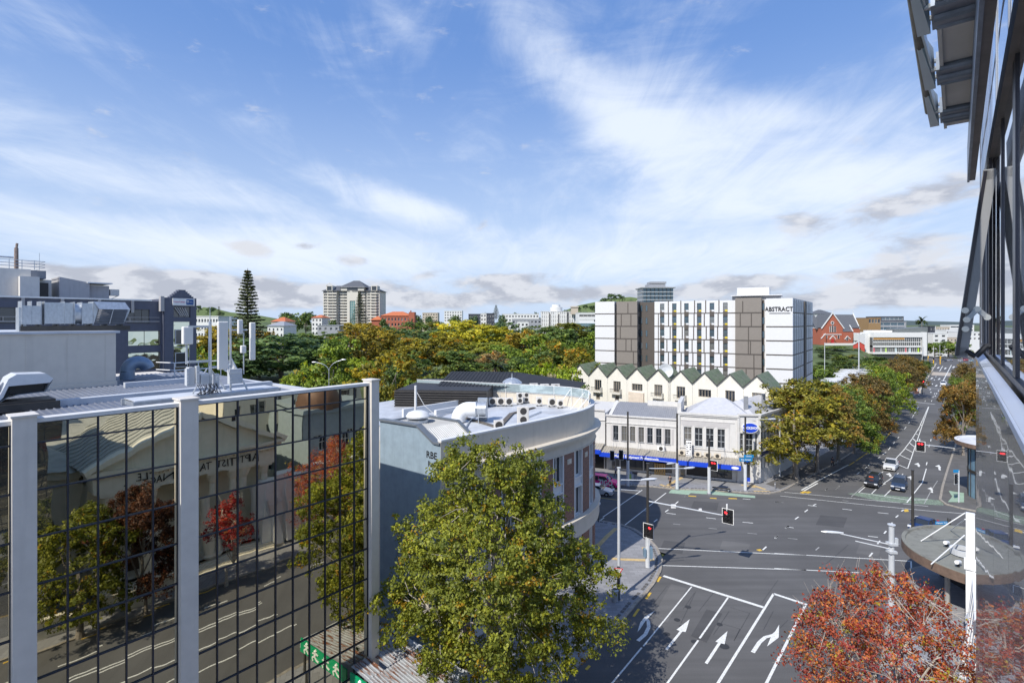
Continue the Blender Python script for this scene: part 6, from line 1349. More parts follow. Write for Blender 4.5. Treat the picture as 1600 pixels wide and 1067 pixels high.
q = MB(); q.poly([(v.x, v.y, .016) for v in (gp(1405,568), gp(1400,553), gp(1452,549.5), gp(1480,530), gp(1540,530), gp(1620,552), gp(1620,575), gp(1475,570))]); struct('far_junction', q, M_asph)
q = MB(); q.poly([(v.x, v.y, .05) for v in (gp(1380,560), gp(1300,551), gp(1300,545), gp(1452,545), gp(1452,550), gp(1405,554))]); struct('far_pavement', q, M_conc)
# ================= poles, signals, cars, people =================
def signal_head(q, c, face, cols, lit, back=False):
    # c = centre, face = direction the lamps look to (2d), cols = 1 or 2; materials 0 black, 1 white edge, 2 red, 3 unlit
    f = Vector((face[0], face[1], 0)).normalized(); r = Vector((-f.y, f.x, 0)); w = .62*cols/1.6+.28 if cols == 2 else .62; h = 1.45; c = Vector(c); i0 = len(q.v); T = Matrix(((r.x,f.x,0,c.x),(r.y,f.y,0,c.y),(0,0,1,c.z),(0,0,0,1)))
    q.box(-w/2-.06,-.015,-h/2-.06,w/2+.06,.0,h/2+.06,1); q.box(-w/2,-.03,-h/2,w/2,.02,h/2,0)
    for k_ in range(cols):
        x = (k_-.5)*.36 if cols == 2 else 0; q.box(x-.16,-.2,-.6,x+.16,-.031,.6,0)
        for j in range(3):
            z = .4-.4*j; q.tube((x,.02,z),(x,.09,z),.155,.155,14,2 if (k_, j) in lit else 3)
            for a in range(7):     # visor
                a0, a1 = math.radians(10+a*23), math.radians(10+(a+1)*23); q.poly([(x+.17*math.cos(a0),.02,z+.17*math.sin(a0)),(x+.17*math.cos(a1),.02,z+.17*math.sin(a1)),(x+.17*math.cos(a1),.24,z+.17*math.sin(a1)-.03),(x+.17*math.cos(a0),.24,z+.17*math.sin(a0)-.03)],0)
    q.xf(T, i0); return q
SM = [M_blk, M_wpure, M_red, M_off]
def luminaire(parent, p, d, l=1.5):
    p = Vector(p); d = Vector((d[0],d[1],0)).normalized(); q = MB(); a = math.atan2(d.y,d.x); prof = [(-l/2,.06,.06),(-l*.3,.13,.10),(0,.18,.12),(l*.3,.17,.10),(l/2,.04,.03)]
    for s0, s1 in zip(prof[:-1], prof[1:]):
        def ring(s): return [Vector((s[0],s[1]*math.cos(t),.05+s[2]*math.sin(t))) for t in [i*math.pi/4 for i in range(8)]]
        A, B_ = ring(s0), ring(s1)
        for i in range(8): q.poly([A[i],A[(i+1)%8],B_[(i+1)%8],B_[i]])
    q.build('luminaire', M_alu, parent, T=TR(*p)@RZ(a))
def pole(lab, x, yb, ytop, r=.13, sleeve=3.4, dark=True, cat='lamp post', name='street_lamp', group=None, base=None):
    g = base or gp(x, yb); d = g.y; H = (yb-ytop)/F*d; t = thing(name, lab, cat, (g.x, g.y, .12), 0, group)
    q = MB(); q.tube((0,0,sleeve if dark else 0),(0,0,H),r,r*.85,12); q.tube((0,0,H),(0,0,H+.06),r*1.25,r*1.25,12); q.build('pole', M_dkm if dark else M_lgrey, t)
    if dark: q = MB(); q.tube((0,0,-.12),(0,0,sleeve),r*1.6,r*1.6,14); q.build('base_sleeve', M_alu, t)
    q = MB(); q.tube((0,0,-.12),(0,0,.06),r*2.3,r*2.3,12); q.build('foot_plate', M_mgrey, t)
    return t, H, d
FC = (-.62,-.78)   # towards the near street
def arm(t, z, dx, dz=0, dy=0, r=.045, m=None, name='mast_arm'):
    q = MB(); q.tube((0,0,z),(dx,dy,z+dz),r,r*.8,8); q.build(name, m or M_alu, t)
def sig(t, loc, face, cols, lit, name='signal_head'): signal_head(MB(), loc, face, cols, lit).build(name, SM, t) if False else None
def addsig(t, loc, face, cols, lit):
    q = MB(); signal_head(q, loc, face, cols, lit); return q.build('signal_head', SM, t)
# corner signal pole with long arm
t, H, d = pole('dark signal pole at the near corner with a long arm and hanging six-lamp signal', 1012, 888, 726, .15, 3.3, cat='traffic signal', name='traffic_signal')
k_ = d/F; arm(t, 7.0, (1133-1012)*k_*.93, -1.2, -.8, .07); arm(t, H-.5, 5.4, -.55, 2.0, .05, name='lamp_arm'); luminaire(t, (5.0,1.85,H-1.0), (5.4,2.0)); addsig(t, (0,-.28,3.95), FC, 2, ((1,0),)); addsig(t, (8.05,-1.0,5.75), FC, 2, ((0,0),))
q = MB(); q.tube((8.0,-.9,5.6),(8.0,-.9,7.0),.08); q.box(2.4,-.3,6.35,2.9,-.1,6.7); q.box(5.2,-.6,6.2,5.5,-.5,6.4); q.tube((0,0,1.5),(3.9,1.9,7.8),.0001) if False else None; q.build('arm_fitting', M_wpure, t)
q = MB(); q.box(-.2,-.2,2.4,.2,.2,3.3); q.build('cabinet', M_alu, t); q = MB(); q.box(.2,-.35,1.0,.45,.35,2.2); q.box(-.45,-.3,1.2,-.2,.2,2.0); q.build('push_button_box', mat('signal_blue_grey', (.16,.24,.32), .5), t)
# white lamp post with give way sign
t, H, d = pole('pale grey lamp post behind the give way sign on the near corner pavement', 967, 937, 733, .15, 2, False); arm(t, H-1.1, 3.6, -.3, .8, .05, name='lamp_arm'); luminaire(t, (3.0,.7,H-1.3), (3.6,.8), 1.7); arm(t, H-2.0, 2.2, -.3, .5, .035, name='lower_arm')
q = MB(); q.tube((-.1,-.25,0),(-.1,-.25,3.1),.13,.13,12); q.build('black_post', M_blk, t)
t = thing('give_way_sign', 'red and white triangular give way sign on the black post at the near corner', 'road sign', tuple(gp(967,937)+Vector((-.1,-.42,2.95))), -.25); q = MB(); tri = lambda s_, y: [(-s_,y,s_*.55),(s_,y,s_*.55),(0,y,-s_*1.15)]
q.poly(tri(.42,0),0); q.poly(tri(.42,.03),2); o_ = q.build('sign_plate', [mat('sign_red_paint', (.55,.02,.03), .4), M_wpure, M_lgrey], t); q = MB(); q.poly(tri(.29,-.006)); q.build('sign_face', M_wpure, o_)
text('sign_letters', 'GIVE\nWAY', .15, M_blk, o_, TR(0,-.012,.0), .002, .02)
t = thing('litter_bin', 'round grey litter bin on the pavement beside the black post', 'bin', tuple(gp(961,941)+Vector((0,0,.13)))); MB().lathe([(.28,0),(.3,.1),(.3,.95),(.33,.97),(.33,1.05),(.2,1.12)],18).build('bin_body', M_galv, t)
MB().lathe([(0,0),(.2,0),(.2,.03)],14).build('bin_lid', M_blk, t, T=TR(0,0,1.11))
# poles on the far corner
for lab, x, yb, yt, arms in [('dark lamp post in front of the white shop with seven windows', 981, 760, 645, None),('dark lamp post between the two white shops', 1058, 765, 648, (-5.2,)),('dark signal pole before the blue canopy with a two-lamp red signal', 1108, 772, 688, 'sig'),('dark lamp post at the chamfered shop corner below the oval sign', 1164.5, 767, 653, 'sign')]:
    t, H, d = pole(lab, x, yb, yt, .15, 4.0, cat='lamp post' if arms != 'sig' else 'traffic signal', name='street_lamp' if arms != 'sig' else 'traffic_signal')
    if arms is None: arm(t, H-6.2, -2.6, -.6, .0, .05); addsig(t, (-1.1,-.1,4.9), (.4,.9), 1, ()); addsig(t, (-2.5,-.1,4.8), (.4,.9), 1, ())
    elif arms == 'sig': arm(t, H-.1, .01, .0); addsig(t, (.55,-.3,4.3), FC, 2, ((0,0),(1,0))); q = MB(); q.lathe([(0,-.2),(.2,0),(0,.2)],10,0,(0,0,H+.1)); q.build('pole_cap', M_blk, t)
    elif arms == 'sign': q = MB(); q.box(-1.0,-.2,4.5,1.0,-.14,5.0); s_ = q.build('street_name_blade', mat('street_blue', (.01,.22,.48), .5), t); text('blade_letters', 'Pitt Street', .36, M_wpure, s_, TR(0,-.21,4.75), .003, .01); q = MB(); q.box(-.3,-.2,5.05,1.2,-.14,5.5); s_ = q.build('street_name_blade', MATS['street_blue'], t); text('blade_letters', 'Library', .3, M_wpure, s_, TR(.45,-.21,5.28), .003, .01); arm(t, H-.3, 5.0, -.1, .6, .04, name='lamp_arm'); luminaire(t, (4.4,.5,H-.4), (1,.1), 1.3)
    else: arm(t, 4.0, -4.4, .9, -1.5, .05, M_alu, 'lamp_arm'); luminaire(t, (-1.2,-.4,4.0), (-4,-1.4), 1.3)
t, H, d = pole('light grey lamp post on the side footpath beside the white corner shop', 1218.5, 745, 655, .13, 2, False)
# right side
t, H, d = pole('dark grey pole standing behind the round concrete canopy', 1426, 838, 736, .16, .3)
t, H, d = pole('stout pale lamp post with two arms rising behind the red tree', 1393, 950, 822, .26, 2, False, base=gp(1393,950)); arm(t, H-2.35+.55, -4.9, .75, 1.2, .05, name='lamp_arm'); luminaire(t, (-4.7,1.15,H-1.15), (-1,.2), 1.9); arm(t, H-2.2, -2.9, .5, .6, .05, name='lower_arm')
q = MB(); q.box(.25,-.1,H-1.9,.55,.15,H-1.2); q.box(-.33,-.33,H-2.5,.33,.33,H-2.3); q.box(-.33,-.33,H-1.8,.33,.33,H-1.6); q.build('collar', M_lgrey, t)
g = gp(1560, 770); t = thing('traffic_signal', 'signal with two red lamps hanging from a white arm over the far right lanes', 'traffic signal', (g.x,g.y,.12)); MB().tube((0,0,0),(0,0,7.0),.14,.1).build('pole', M_dkm, t)
x1 = (1437-800)/F*g.y-g.x; MB().tube((0,0,5.9),(x1+.8,0,7.2),.07,.06).build('mast_arm', M_alu, t); addsig(t, (x1,-.15,7.0), FC, 2, ((0,0),(1,0))); MB().tube((x1,0,7.3),(x1,0,8.1),.08).build('arm_fitting', M_alu, t)
g = gp(1509, 786); t = thing('traffic_signal', 'low signal seen from behind beside the white column of the right hand shop', 'traffic signal', (g.x-1.0,g.y,.12)); MB().tube((0,0,0),(0,0,4.6),.08).build('pole', M_alu, t); addsig(t, (-.5,-.1,3.4), (.3,-.9), 1, ())
q = MB(); q.box(-.8,-.05,4.3,0,0,4.7); q.build('sign_blade', mat('street_blue', (.01,.2,.45)), t)
g = gp(1481, 842); t = thing('street_sign', 'blue street name blade on twin dark posts behind the round canopy', 'street sign', (g.x,g.y,.12)); q = MB(); q.tube((0,0,0),(0,0,2.4),.07); q.build('post', M_dkm, t); MB().tube((.28,0,0),(.28,0,2.3),.07).build('post', M_dkm, t)
b_ = MB().box(-1.5,-.03,1.65,-.05,.03,2.0).build('name_blade', MATS['street_blue'], t); text('blade_letters', 'Olympian W 2', .22, M_wpure, b_, TR(-.78,-.04,1.83), .003, .01)
# double street lamp in the park and far lamps
g = Vector(((514-800)/F*105, 105, gz(-36,105))); t = thing('street_lamp', 'double armed curved street lamp before the park trees', 'lamp post', tuple(g)); H = CH-(580-HY)/F*105-g.z; q = MB(); q.tube((0,0,0),(0,0,H),.11,.08)
for s_ in (-1,1):
    p = [(0,0,H)]+[(s_*2.6*(1-math.cos(a)), 0, H+1.7*math.sin(a)+(.5 if s_ > 0 else 0)*a/1.57) for a in (.4,.8,1.2,1.5)]; q.path(p, .06, 8)
q.build('pole', M_galv, t); luminaire(t, (-2.9,0,H+1.75), (1,0), 1.0); luminaire(t, (2.9,0,H+2.25), (1,0), 1.0)
t, H, d = pole('tall white lamp mast above the terrace roofs before the red cottage', 1342, 620, 522, .2, 2, False); q = MB(); q.box(-1.6,-.1,H-.1,1.6,.1,H+.15); q.box(-1.7,-.3,H,-1.0,.3,H+.3); q.box(1.0,-.3,H,1.7,.3,H+.3); q.build('floodlight_bar', M_wpure, t)
for i, (x, yb, yt, lab) in enumerate([(1441,570,520,'thin lamp post by the school end wall'),(1458.5,569,541,'lamp post at the far junction, left one'),(1468.5,566,539,'lamp post at the far junction with the taller mast'),(1288.5,600,536,'slim dark lamp post beside the hotel end wall')]): pole(lab, x, yb, yt, .14, 1, False)
t, H, d = pole('pole of a far pedestrian crossing light on the left kerb', 1516, 585, 572, .12, 1, False)
for x, y, lab in [(1442,570,'yellow signal post at the far junction, leftmost'),(1449.5,568,'yellow signal post at the far junction, second from left'),(1458.5,571,'yellow signal post at the far junction, nearest the kerb'),(1469,569,'yellow signal post at the far junction by the tall mast')]:
    g = gp(x,y); t = thing('signal_post', lab, 'traffic signal', (g.x,g.y,0), 0, 'yellow signal posts at the far junction'); MB().tube((0,0,0),(0,0,4.6),.28).build('post', mat('signal_yellow', (.65,.38,.03), .5), t); MB().box(-.35,-.35,3.4,.35,.0,4.9).build('signal_box', M_blk if y > 569 else MATS['signal_yellow'], t)
g = gp(1441,616); t = thing('traffic_signal', 'small red pedestrian signal on the left kerb near the orange barriers', 'traffic signal', (g.x,g.y,0)); MB().tube((0,0,0),(0,0,4),.1).build('post', M_blk, t); MB().box(-.6,-.3,3.0,.6,.1,5.0).build('signal_box', M_blk, t); MB().box(-.35,-.34,3.9,.35,-.3,4.8).build('red_lamp', M_red, t)
for i, (x, y) in enumerate([(1429,613),(1432,618),(1428,606)]):
    g = gp(x,y); t = thing('barrier', ('front','left','rear')[i]+' orange and white barrier on the left pavement near the raised crossing', 'barrier', (g.x,g.y,.13), .3*i); MB().box(-1.2,-.1,.5,1.2,.1,1.3).build('board', mat('barrier_orange', (.7,.25,.12), .5), t); q = MB(); q.box(-1.1,-.2,0,-1.0,.2,1.2); q.box(1.0,-.2,0,1.1,.2,1.2); q.build('legs', M_wpure, t)
# ---------------- vehicles ----------------
CARM = {}
def car(lab, loc, rz, kind, col, cat='car', gloss=.3, deco=None, group=None, lights=True):
    t = thing('parked_car' if kind == 'x' else 'car', lab, cat, loc, rz, group)
    Lc, Wc, Hb, Hr = {'suv':(4.6,1.86,1.12,1.76),'sedan':(4.6,1.8,.98,1.44),'hatch':(3.9,1.72,1.02,1.52),'pickup':(5.2,1.86,1.12,1.78)}[kind]; w = Wc/2; h = Lc/2
    # body side profile (x forward), with wheel arches left as cut-outs in the profile
    if kind == 'pickup': prof = [(-h,.55),(-h,1.08),(-.75,1.10),(1.05,1.12),(1.2,1.08),(h-.35,.98),(h-.02,.82),(h,.5)]
    elif kind == 'sedan': prof = [(-h,.5),(-h+.05,.88),(-h+.5,.98),(1.0,.96),(h-.5,.80),(h-.06,.66),(h,.42)]
    else: prof = [(-h,.55),(-h+.03,1.0),(-h+.15,Hb),(1.0,Hb-.02),(h-.45,Hb-.16),(h-.05,.82),(h,.5)]
    wx = (h*.62, -h*.62) ; wr = .36 if kind in ('suv','pickup') else .31
    low = []
    for cx_ in (-wx[0], wx[0]):
        for a in range(9): an = math.pi-math.pi*a/8; low.append((cx_+math.cos(an)*(wr+.07), .26+max(0,math.sin(an))*(wr+.12)))
    poly = [(-h+.02,.26)]+low+[(h-.05,.26)]+[p for p in reversed(prof)]
    q = MB(); n = len(poly)
    def yw(x, z): return w*(1-.10*max(0,(abs(x)-h+.7)/.7))*(1-.05*max(0,z-.7)/.4)
    i0 = 0; q.v = [(x, yw(x,z), z) for x, z in poly]+[(x, -yw(x,z), z) for x, z in poly]; q.f.append(tuple(range(n))); q.m.append(0); q.f.append(tuple(range(n,2*n))[::-1]); q.m.append(0)
    for i in range(n): j = (i+1)%n; q.f.append((i,n+i,n+j,j)); q.m.append(0)
    pm = mat('car_paint_%02d%02d%02d' % tuple(int(c*99) for c in col), col, gloss, .25, 0.0, spec=.8); o = q.build('body', pm, t); bv = o.modifiers.new('b','BEVEL'); bv.width = .045; bv.segments = 2; bv.angle_limit = math.radians(40)
    # cabin
    x0, x1, r0, r1 = {'suv':(-h+.12,1.0,-h+.4,.25),'sedan':(-h+.75,.95,-1.05,.25),'hatch':(-h+.1,.85,-h+.45,.2),'pickup':(-.75,1.15,-.6,.4)}[kind]; zb = prof[2][1]-.02 if kind != 'pickup' else 1.08; wb = w*.93; wt = w*.76
    q = MB(); B0 = [(x0,-wb,zb),(x1,-wb,zb),(x1,wb,zb),(x0,wb,zb)]; T0 = [(r0,-wt,Hr-.05),(r1,-wt,Hr-.05),(r1,wt,Hr-.05),(r0,wt,Hr-.05)]
    for i in range(4): j = (i+1)%4; q.poly([B0[i],B0[j],T0[j],T0[i]])
    q.build('windows', mat('car_glass', (.02,.024,.028), .04, 0, 0, spec=1.0), t)
    q = MB(); q.v = []; q.poly([(r0-.05,-wt,Hr-.05),(r1+.04,-wt,Hr-.05),(r1+.04,wt,Hr-.05),(r0-.05,wt,Hr-.05)]); q.poly([(r0+.1,-wt*.85,Hr),(r1-.1,-wt*.85,Hr),(r1-.1,wt*.85,Hr),(r0+.1,wt*.85,Hr)])
    E, I = [(r0-.05,-wt),(r1+.04,-wt),(r1+.04,wt),(r0-.05,wt)], [(r0+.1,-wt*.85),(r1-.1,-wt*.85),(r1-.1,wt*.85),(r0+.1,wt*.85)]
    for i in range(4): j = (i+1)%4; q.poly([(*E[i],Hr-.05),(*E[j],Hr-.05),(*I[j],Hr),(*I[i],Hr)])
    for s_ in (-1,1):
        for a, b in (((x0,zb),(r0,Hr-.05)),((x1,zb),(r1,Hr-.05)),(((x0+x1)/2-.1,zb),((r0+r1)/2-.05,Hr-.05))): q.beam((a[0],s_*(wb+.005),a[1]),(b[0],s_*(wt+.01),b[1]),.05,.07)
        q.beam((r0,s_*wt,Hr-.05),(r1,s_*wt,Hr-.05),.06,.05)
    q.build('roof', pm, t)
    for cx_ in (-wx[0], wx[0]):
        for s_ in (-1,1):
            q = MB(); q.tube((cx_,s_*(w-.22),wr),(cx_,s_*(w-.01),wr),wr,wr,18,0); wo_ = q.build('wheel', mat('tyre', (.018,.018,.018), .85), t); MB().tube((cx_,s_*(w-.04),wr),(cx_,s_*(w+.004),wr),wr*.62,wr*.55,12).build('rim', M_galv, wo_)
    for s_ in (-1,1):
        q = MB(); q.box(h-.28,s_*w*.72-.2,.66,h+.0,s_*w*.72+.2,.84); q.build('headlight', mat('lamp_glass', (.75,.77,.8), .1, .1, 0), t); q = MB(); q.box(-h-.015,s_*w*.8-.12,.75,-h+.1,s_*w*.8+.12,1.02); q.build('tail_light', mat('tail_red', (.35,.01,.01), .3), t)
        q = MB(); q.box(x1-.35,s_*w*.96,zb,x1-.15,s_*(w+.2),zb+.16); q.build('mirror', pm, t)
    q = MB(); q.box(h-.1,-w*.5,.42,h+.015,w*.5,.66); q.build('grille', M_blk, t); q = MB(); q.box(h+.005,-.26,.36,h+.025,.26,.47); q.build('number_plate', M_wpure, t)
    if kind in ('suv',): q = MB(); [q.tube((r0+.1,s_*wt*.9,Hr+.05),(r1-.2,s_*wt*.9,Hr+.05),.025) for s_ in (-1,1)]; q.build('roof_rails', M_galv, t)
    if kind == 'pickup': q = MB(); q.box(-h+.1,-w*.86,1.09,-.8,w*.86,1.12); q.build('bed_cover', M_blk, t)
    return t
def carp(lab, x, y, vx, vy, kind, col, **k):    # x,y = ground pixel below the middle of the car; vx,vy = a ground pixel it is heading to
    g = gp(x,y); e = gp(vx,vy); a = math.atan2(e.y-g.y, e.x-g.x); return car(lab, (g.x,g.y,.02), a, kind, col, **k)
t = carp('black off-road car with a red sticker in the windscreen waiting in the left lane', 1365,758, 1339,785, 'suv', (.02,.022,.028)); 
MB().box(.66,-.5,1.28,.70,.1,1.5).build('windscreen_sticker', mat('orange_sticker', (.7,.12,.03), .5), t); MB().box(2.2,-.9,.4,2.42,.9,.62).build('bull_bar', M_blk, t)
carp('dark blue car waiting to the right of the black off-road car', 1405,763, 1393,790, 'suv', (.035,.055,.10))
carp('white pickup driving up behind the two dark waiting cars', 1392.5,732, 1371,760, 'pickup', (.72,.72,.72), cat='pickup')
t = carp('bright pink car with white letters waiting on the cross street by the shops', 945,759.5, 1010,768, 'suv', (.85,.025,.25)); text('door_letters', 'ZIGO', 1.1, M_wpure, t, TR(.35,-.96,.82), .01, .03, .85)
carp('white sedan half hidden by the curved brick building', 935,771.5, 1000,780, 'sedan', (.62,.64,.66))
carp('dark blue car with a shiny bonnet turning behind the round concrete canopy', 1443,828, 1392,852, 'sedan', (.015,.04,.13))
for x, y, vx, vy, kd, c_, lab in [(1474,602,1468,611,'suv',(.74,.74,.74),'white car driving towards us beside the right hand autumn trees'),(1507,571,1504,574,'sedan',(.74,.74,.74),'white car at the far junction in front of the red one'),(1475,565,1465,566,'suv',(.05,.05,.06),'dark car crossing the far junction, left one'),(1484,564.5,1475,565,'sedan',(.35,.37,.4),'grey car crossing the far junction behind the dark one'),(1508,564,1500,564.5,'suv',(.5,.03,.03),'small red car at the far junction'),(1501,565,1495,565.5,'hatch',(.5,.5,.52),'pale car left of the red one at the far junction'),(1518,565,1510,566,'sedan',(.3,.42,.46),'teal grey car at the right end of the far queue'),(1432,562,1425,562,'suv',(.7,.7,.7),'white van-like car parked before the white school')]:
    carp(lab, x, y, vx, vy, kd, c_)
# ---------------- people ----------------
def skinfig(name, V, E, Rr, m, parent, sub=1):
    me = bpy.data.meshes.new(name); me.from_pydata(V, E, []); me.materials.append(m); o = link(name, me, parent); md = o.modifiers.new('skin','SKIN'); md.use_smooth_shade = True
    for i, r in enumerate(Rr): o.data.skin_vertices[0].data[i].radius = (r, r) if not isinstance(r, tuple) else r
    o.data.skin_vertices[0].data[0].use_root = True; s_ = o.modifiers.new('s','SUBSURF'); s_.levels = sub; s_.render_levels = sub; return o
def person(lab, loc, rz, top, leg, hair, walk=0.0, armpose='down', sleeves=True, skin=(.42,.25,.17), H=1.74):
    t = thing('person', lab, 'person', loc, rz); t.scale = (H/1.74,)*3; ms = mat('skin_%d' % int(skin[0]*100), skin, .6, var=.04)
    a = walk; Lf = [(.0,.10,.50*1),( .0,.10,.09)]; hp = (0,0,.93)
    legs = {s_: [(0,s_*.09,.90),(a*s_*.5+.03,s_*.10,.50),(a*s_-(.08 if a*s_ < 0 else 0),s_*.10,.09),(a*s_+.16,s_*.12,.035)] for s_ in (-1,1)}
    if armpose == 'down': arms = {s_: [(0,s_*.19,1.43),(-.03-a*s_*.25,s_*.25,1.16),(.06-a*s_*.45,s_*.25,.92)] for s_ in (-1,1)}
    elif armpose == 'pocket': arms = {s_: [(0,s_*.19,1.43),(-.08,s_*.29,1.17),(.06,s_*.19,.97)] for s_ in (-1,1)}
    else: arms = {1: [(0,.19,1.43),(.1,.42,1.60),(.12,.66,1.80)], -1: [(0,-.19,1.43),(.0,-.27,1.16),(.12,-.2,.95)]}
    V = [(0,0,.95),(0,0,1.15),(0,0,1.38),(0,0,1.50),(.01,0,1.56),(.02,0,1.64),(.015,0,1.71)]; E = [(i,i+1) for i in range(6)]; Rr = [(.15,.11),(.14,.10),(.16,.11),(.055,.055),(.075,.08),(.085,.098),(.05,.06)]
    for s_ in (-1,1):
        i = len(V); V += legs[s_]; E += [(0,i),(i,i+1),(i+1,i+2),(i+2,i+3)]; Rr += [.095,.06,.04,.038]
        i = len(V); V += arms[s_]; E += [(2,i),(i,i+1),(i+1,i+2)]; Rr += [.055,.042,.028]
        e = Vector(arms[s_][2]); d_ = (e-Vector(arms[s_][1])).normalized(); side = d_.orthogonal().normalized(); i2 = len(V); V.append(tuple(e+d_*.06)); E.append((i+2,i2)); Rr.append((.034,.018))
        for f, l in zip((-1.5,-.5,.5,1.5),(.075,.09,.085,.065)):
            j = len(V); b_ = e+d_*.085+side*f*.019; V += [tuple(b_), tuple(b_+d_*l*.5), tuple(b_+d_*l+Vector((.02,0,0)))]; E += [(i2,j),(j,j+1),(j+1,j+2)]; Rr += [.009,.009,.007]
        j = len(V); b_ = e+d_*.03+side*.04; V += [tuple(b_), tuple(b_+d_*.05+side*.025)]; E += [(i2,j),(j,j+1)]; Rr += [.010,.009]
    skinfig('body', V, E, Rr, ms, t)
    tm_ = mat('cloth_%d_%d_%d' % tuple(int(c*100) for c in top), top, .85, var=.1); lm = mat('cloth_%d_%d_%d' % tuple(int(c*100) for c in leg), leg, .85, var=.1)
    V = [(0,0,.93),(0,0,1.15),(0,0,1.38),(0,0,1.465)]; E = [(0,1),(1,2),(2,3)]; Rr = [(.175,.135),(.165,.125),(.185,.13),(.08,.08)]
    for s_ in (-1,1):
        i = len(V); A = arms[s_]; A2 = A[:2]+([tuple(Vector(A[1]).lerp(Vector(A[2]), .85))] if sleeves else []); V += [tuple(v) for v in (A2 if sleeves else [A[0], tuple(Vector(A[0]).lerp(Vector(A[1]), .7))])]; E += [(2,i),(i,i+1)]+([(i+1,i+2)] if sleeves else []); Rr += [.075,.062]+([.045] if sleeves else [])
    skinfig('jacket' if sleeves else 't_shirt', V, E, Rr, tm_, t)
    V = [(0,0,.97)]; E = []; Rr = [(.165,.13)]
    for s_ in (-1,1): i = len(V); Lg = legs[s_]; V += [Lg[0],Lg[1],tuple(Vector(Lg[1]).lerp(Vector(Lg[2]),.92))]; E += [(0,i),(i,i+1),(i+1,i+2)]; Rr += [.115,.082,.065]
    skinfig('trousers', V, E, Rr, lm, t)
    for s_ in (-1,1): Lg = legs[s_]; skinfig('shoe', [tuple(Vector(Lg[2])-Vector((.04,0,.03))), Lg[3]], [(0,1)], [.05,.045], M_blk, t)
    q = MB(); q.lathe([(.001,.13),(.06,.118),(.1,.07),(.108,.0),(.1,-.05),(.075,-.085)], 14, 0, (-.012,0,1.665)); q.build('hair', mat('hair_%d' % int(hair[0]*100), hair, .7), t, smooth=True)
    for s_ in (-1,1): MB().lathe([(0,-.012),(.012,0),(0,.012)], 8, 0, (.108,s_*.033,1.655)).build('eye', M_blk, t)
    q = MB(); q.beam((.10,0,1.655),(.128,0,1.615),.022,.02); q.build('nose', ms, t); q = MB(); q.box(.098,-.025,1.583,.110,.025,1.592); q.build('mouth', mat('lips', (.3,.12,.1)), t)
    return t
def pat(x, y, z=.135): g = gp(x, y, z); return (g.x, g.y, z)
person('person in a dark jacket and black trousers standing at the kerb facing us', pat(1047,759.5), math.radians(-95), (.03,.03,.045), (.015,.015,.02), (.05,.03,.02), .05, 'pocket')
person('person with a pale top walking past shop windows behind the pink car', pat(962,745), math.radians(160), (.35,.32,.33), (.06,.055,.06), (.25,.22,.2), .22)
person('person in black t-shirt and blue jeans raising an arm beside the round canopy', pat(1416,921), math.radians(-100), (.015,.015,.015), (.10,.18,.32), (.03,.02,.015), .12, 'raised', False)
person('person in dark clothes walking in the shade of the street trees', pat(1301,729), math.radians(-100), (.02,.03,.06), (.02,.02,.02), (.03,.02,.02), .2)
for i, (x, y, c_) in enumerate([(1457,565,(.6,.6,.6)),(1462,564.5,(.1,.1,.3)),(1454.5,565,(.3,.3,.3)),(1467,565,(.05,.05,.05))]):
    person(('pedestrian in white','pedestrian in navy','pedestrian in grey','pedestrian in black')[i]+' waiting at the far junction', pat(x,y), 1.2, c_, (.03,.03,.04), (.04,.03,.02), .1)
# ---------------- small street things ----------------
def put(name, lab, cat, x, y, rz, f, z=.135, **k): t = thing(name, lab, cat, pat(x,y,z), rz, **k); f(t); return t
def pallet(t):
    for i in range(5):
        q = MB(); q.box(-.9+i*.38,-.05,0,-.62+i*.38,.0,1.9) if True else 0; q.build('slat', mat('raw_timber', (.50,.33,.14), .7, var=.2), t)
    for z in (.15,.95,1.75): MB().box(-.9,.0,z-.08,.9,.08,z+.08).build('rail', MATS['raw_timber'], t)
put('timber_pallet', 'pale timber pallet leaning at the dark shop windows', 'pallet', 1031, 741.5, RRZ, pallet)
def pbox(t): MB().box(-.35,-.3,.05,.35,.3,1.25).build('bin_body', M_lgrey, t); MB().box(-.4,-.35,1.25,.4,.35,1.35).build('bin_lid', M_mgrey, t); MB().box(-.32,-.31,.2,-.0,-.302,1.15).build('poster', mat('lime_poster', (.4,.6,.15), .5), t)
put('recycling_bin', 'grey and lime bin on the far pavement, left one', 'bin', 987, 751, RRZ, pbox); put('recycling_bin', 'dark edged bin on the far pavement, right one', 'bin', 992, 751.5, RRZ, lambda t: (MB().box(-.35,-.3,0,.35,.3,1.25).build('bin_body', M_mgrey, t), MB().box(-.4,-.35,1.25,.4,.35,1.35).build('bin_lid', M_blk, t)))
def bench(t):
    MB().box(-1.3,-.25,.38,1.3,.25,.46).build('seat', M_dkm, t)
    for x in (-1.0,1.0): MB().box(x-.06,-.22,0,x+.06,.22,.38).build('leg', M_mgrey, t)
put('bench', 'low dark bench at the kerb beyond the green cycle strip', 'bench', 1127, 766.6, RRZ, bench)
def post(t): MB().lathe([(.07,0),(.07,.9),(.09,.92),(.09,1.05),(0,1.1)],12).build('post_body', M_mgrey, t); MB().lathe([(.075,.7),(.075,.82)],12).build('reflector_band', M_wpure, t)
for x, y, lab in [(1211,764,'slim bollard at the far corner beside the side footpath'),(934,812,'bollard with a white globe beside the curved brick building'),(1362,700,'bollard in the row under the street trees, nearest'),(1309,727,'bollard in the row under the street trees, beside the pedestrian')]: put('bollard', lab, 'bollard', x, y, 0, post)
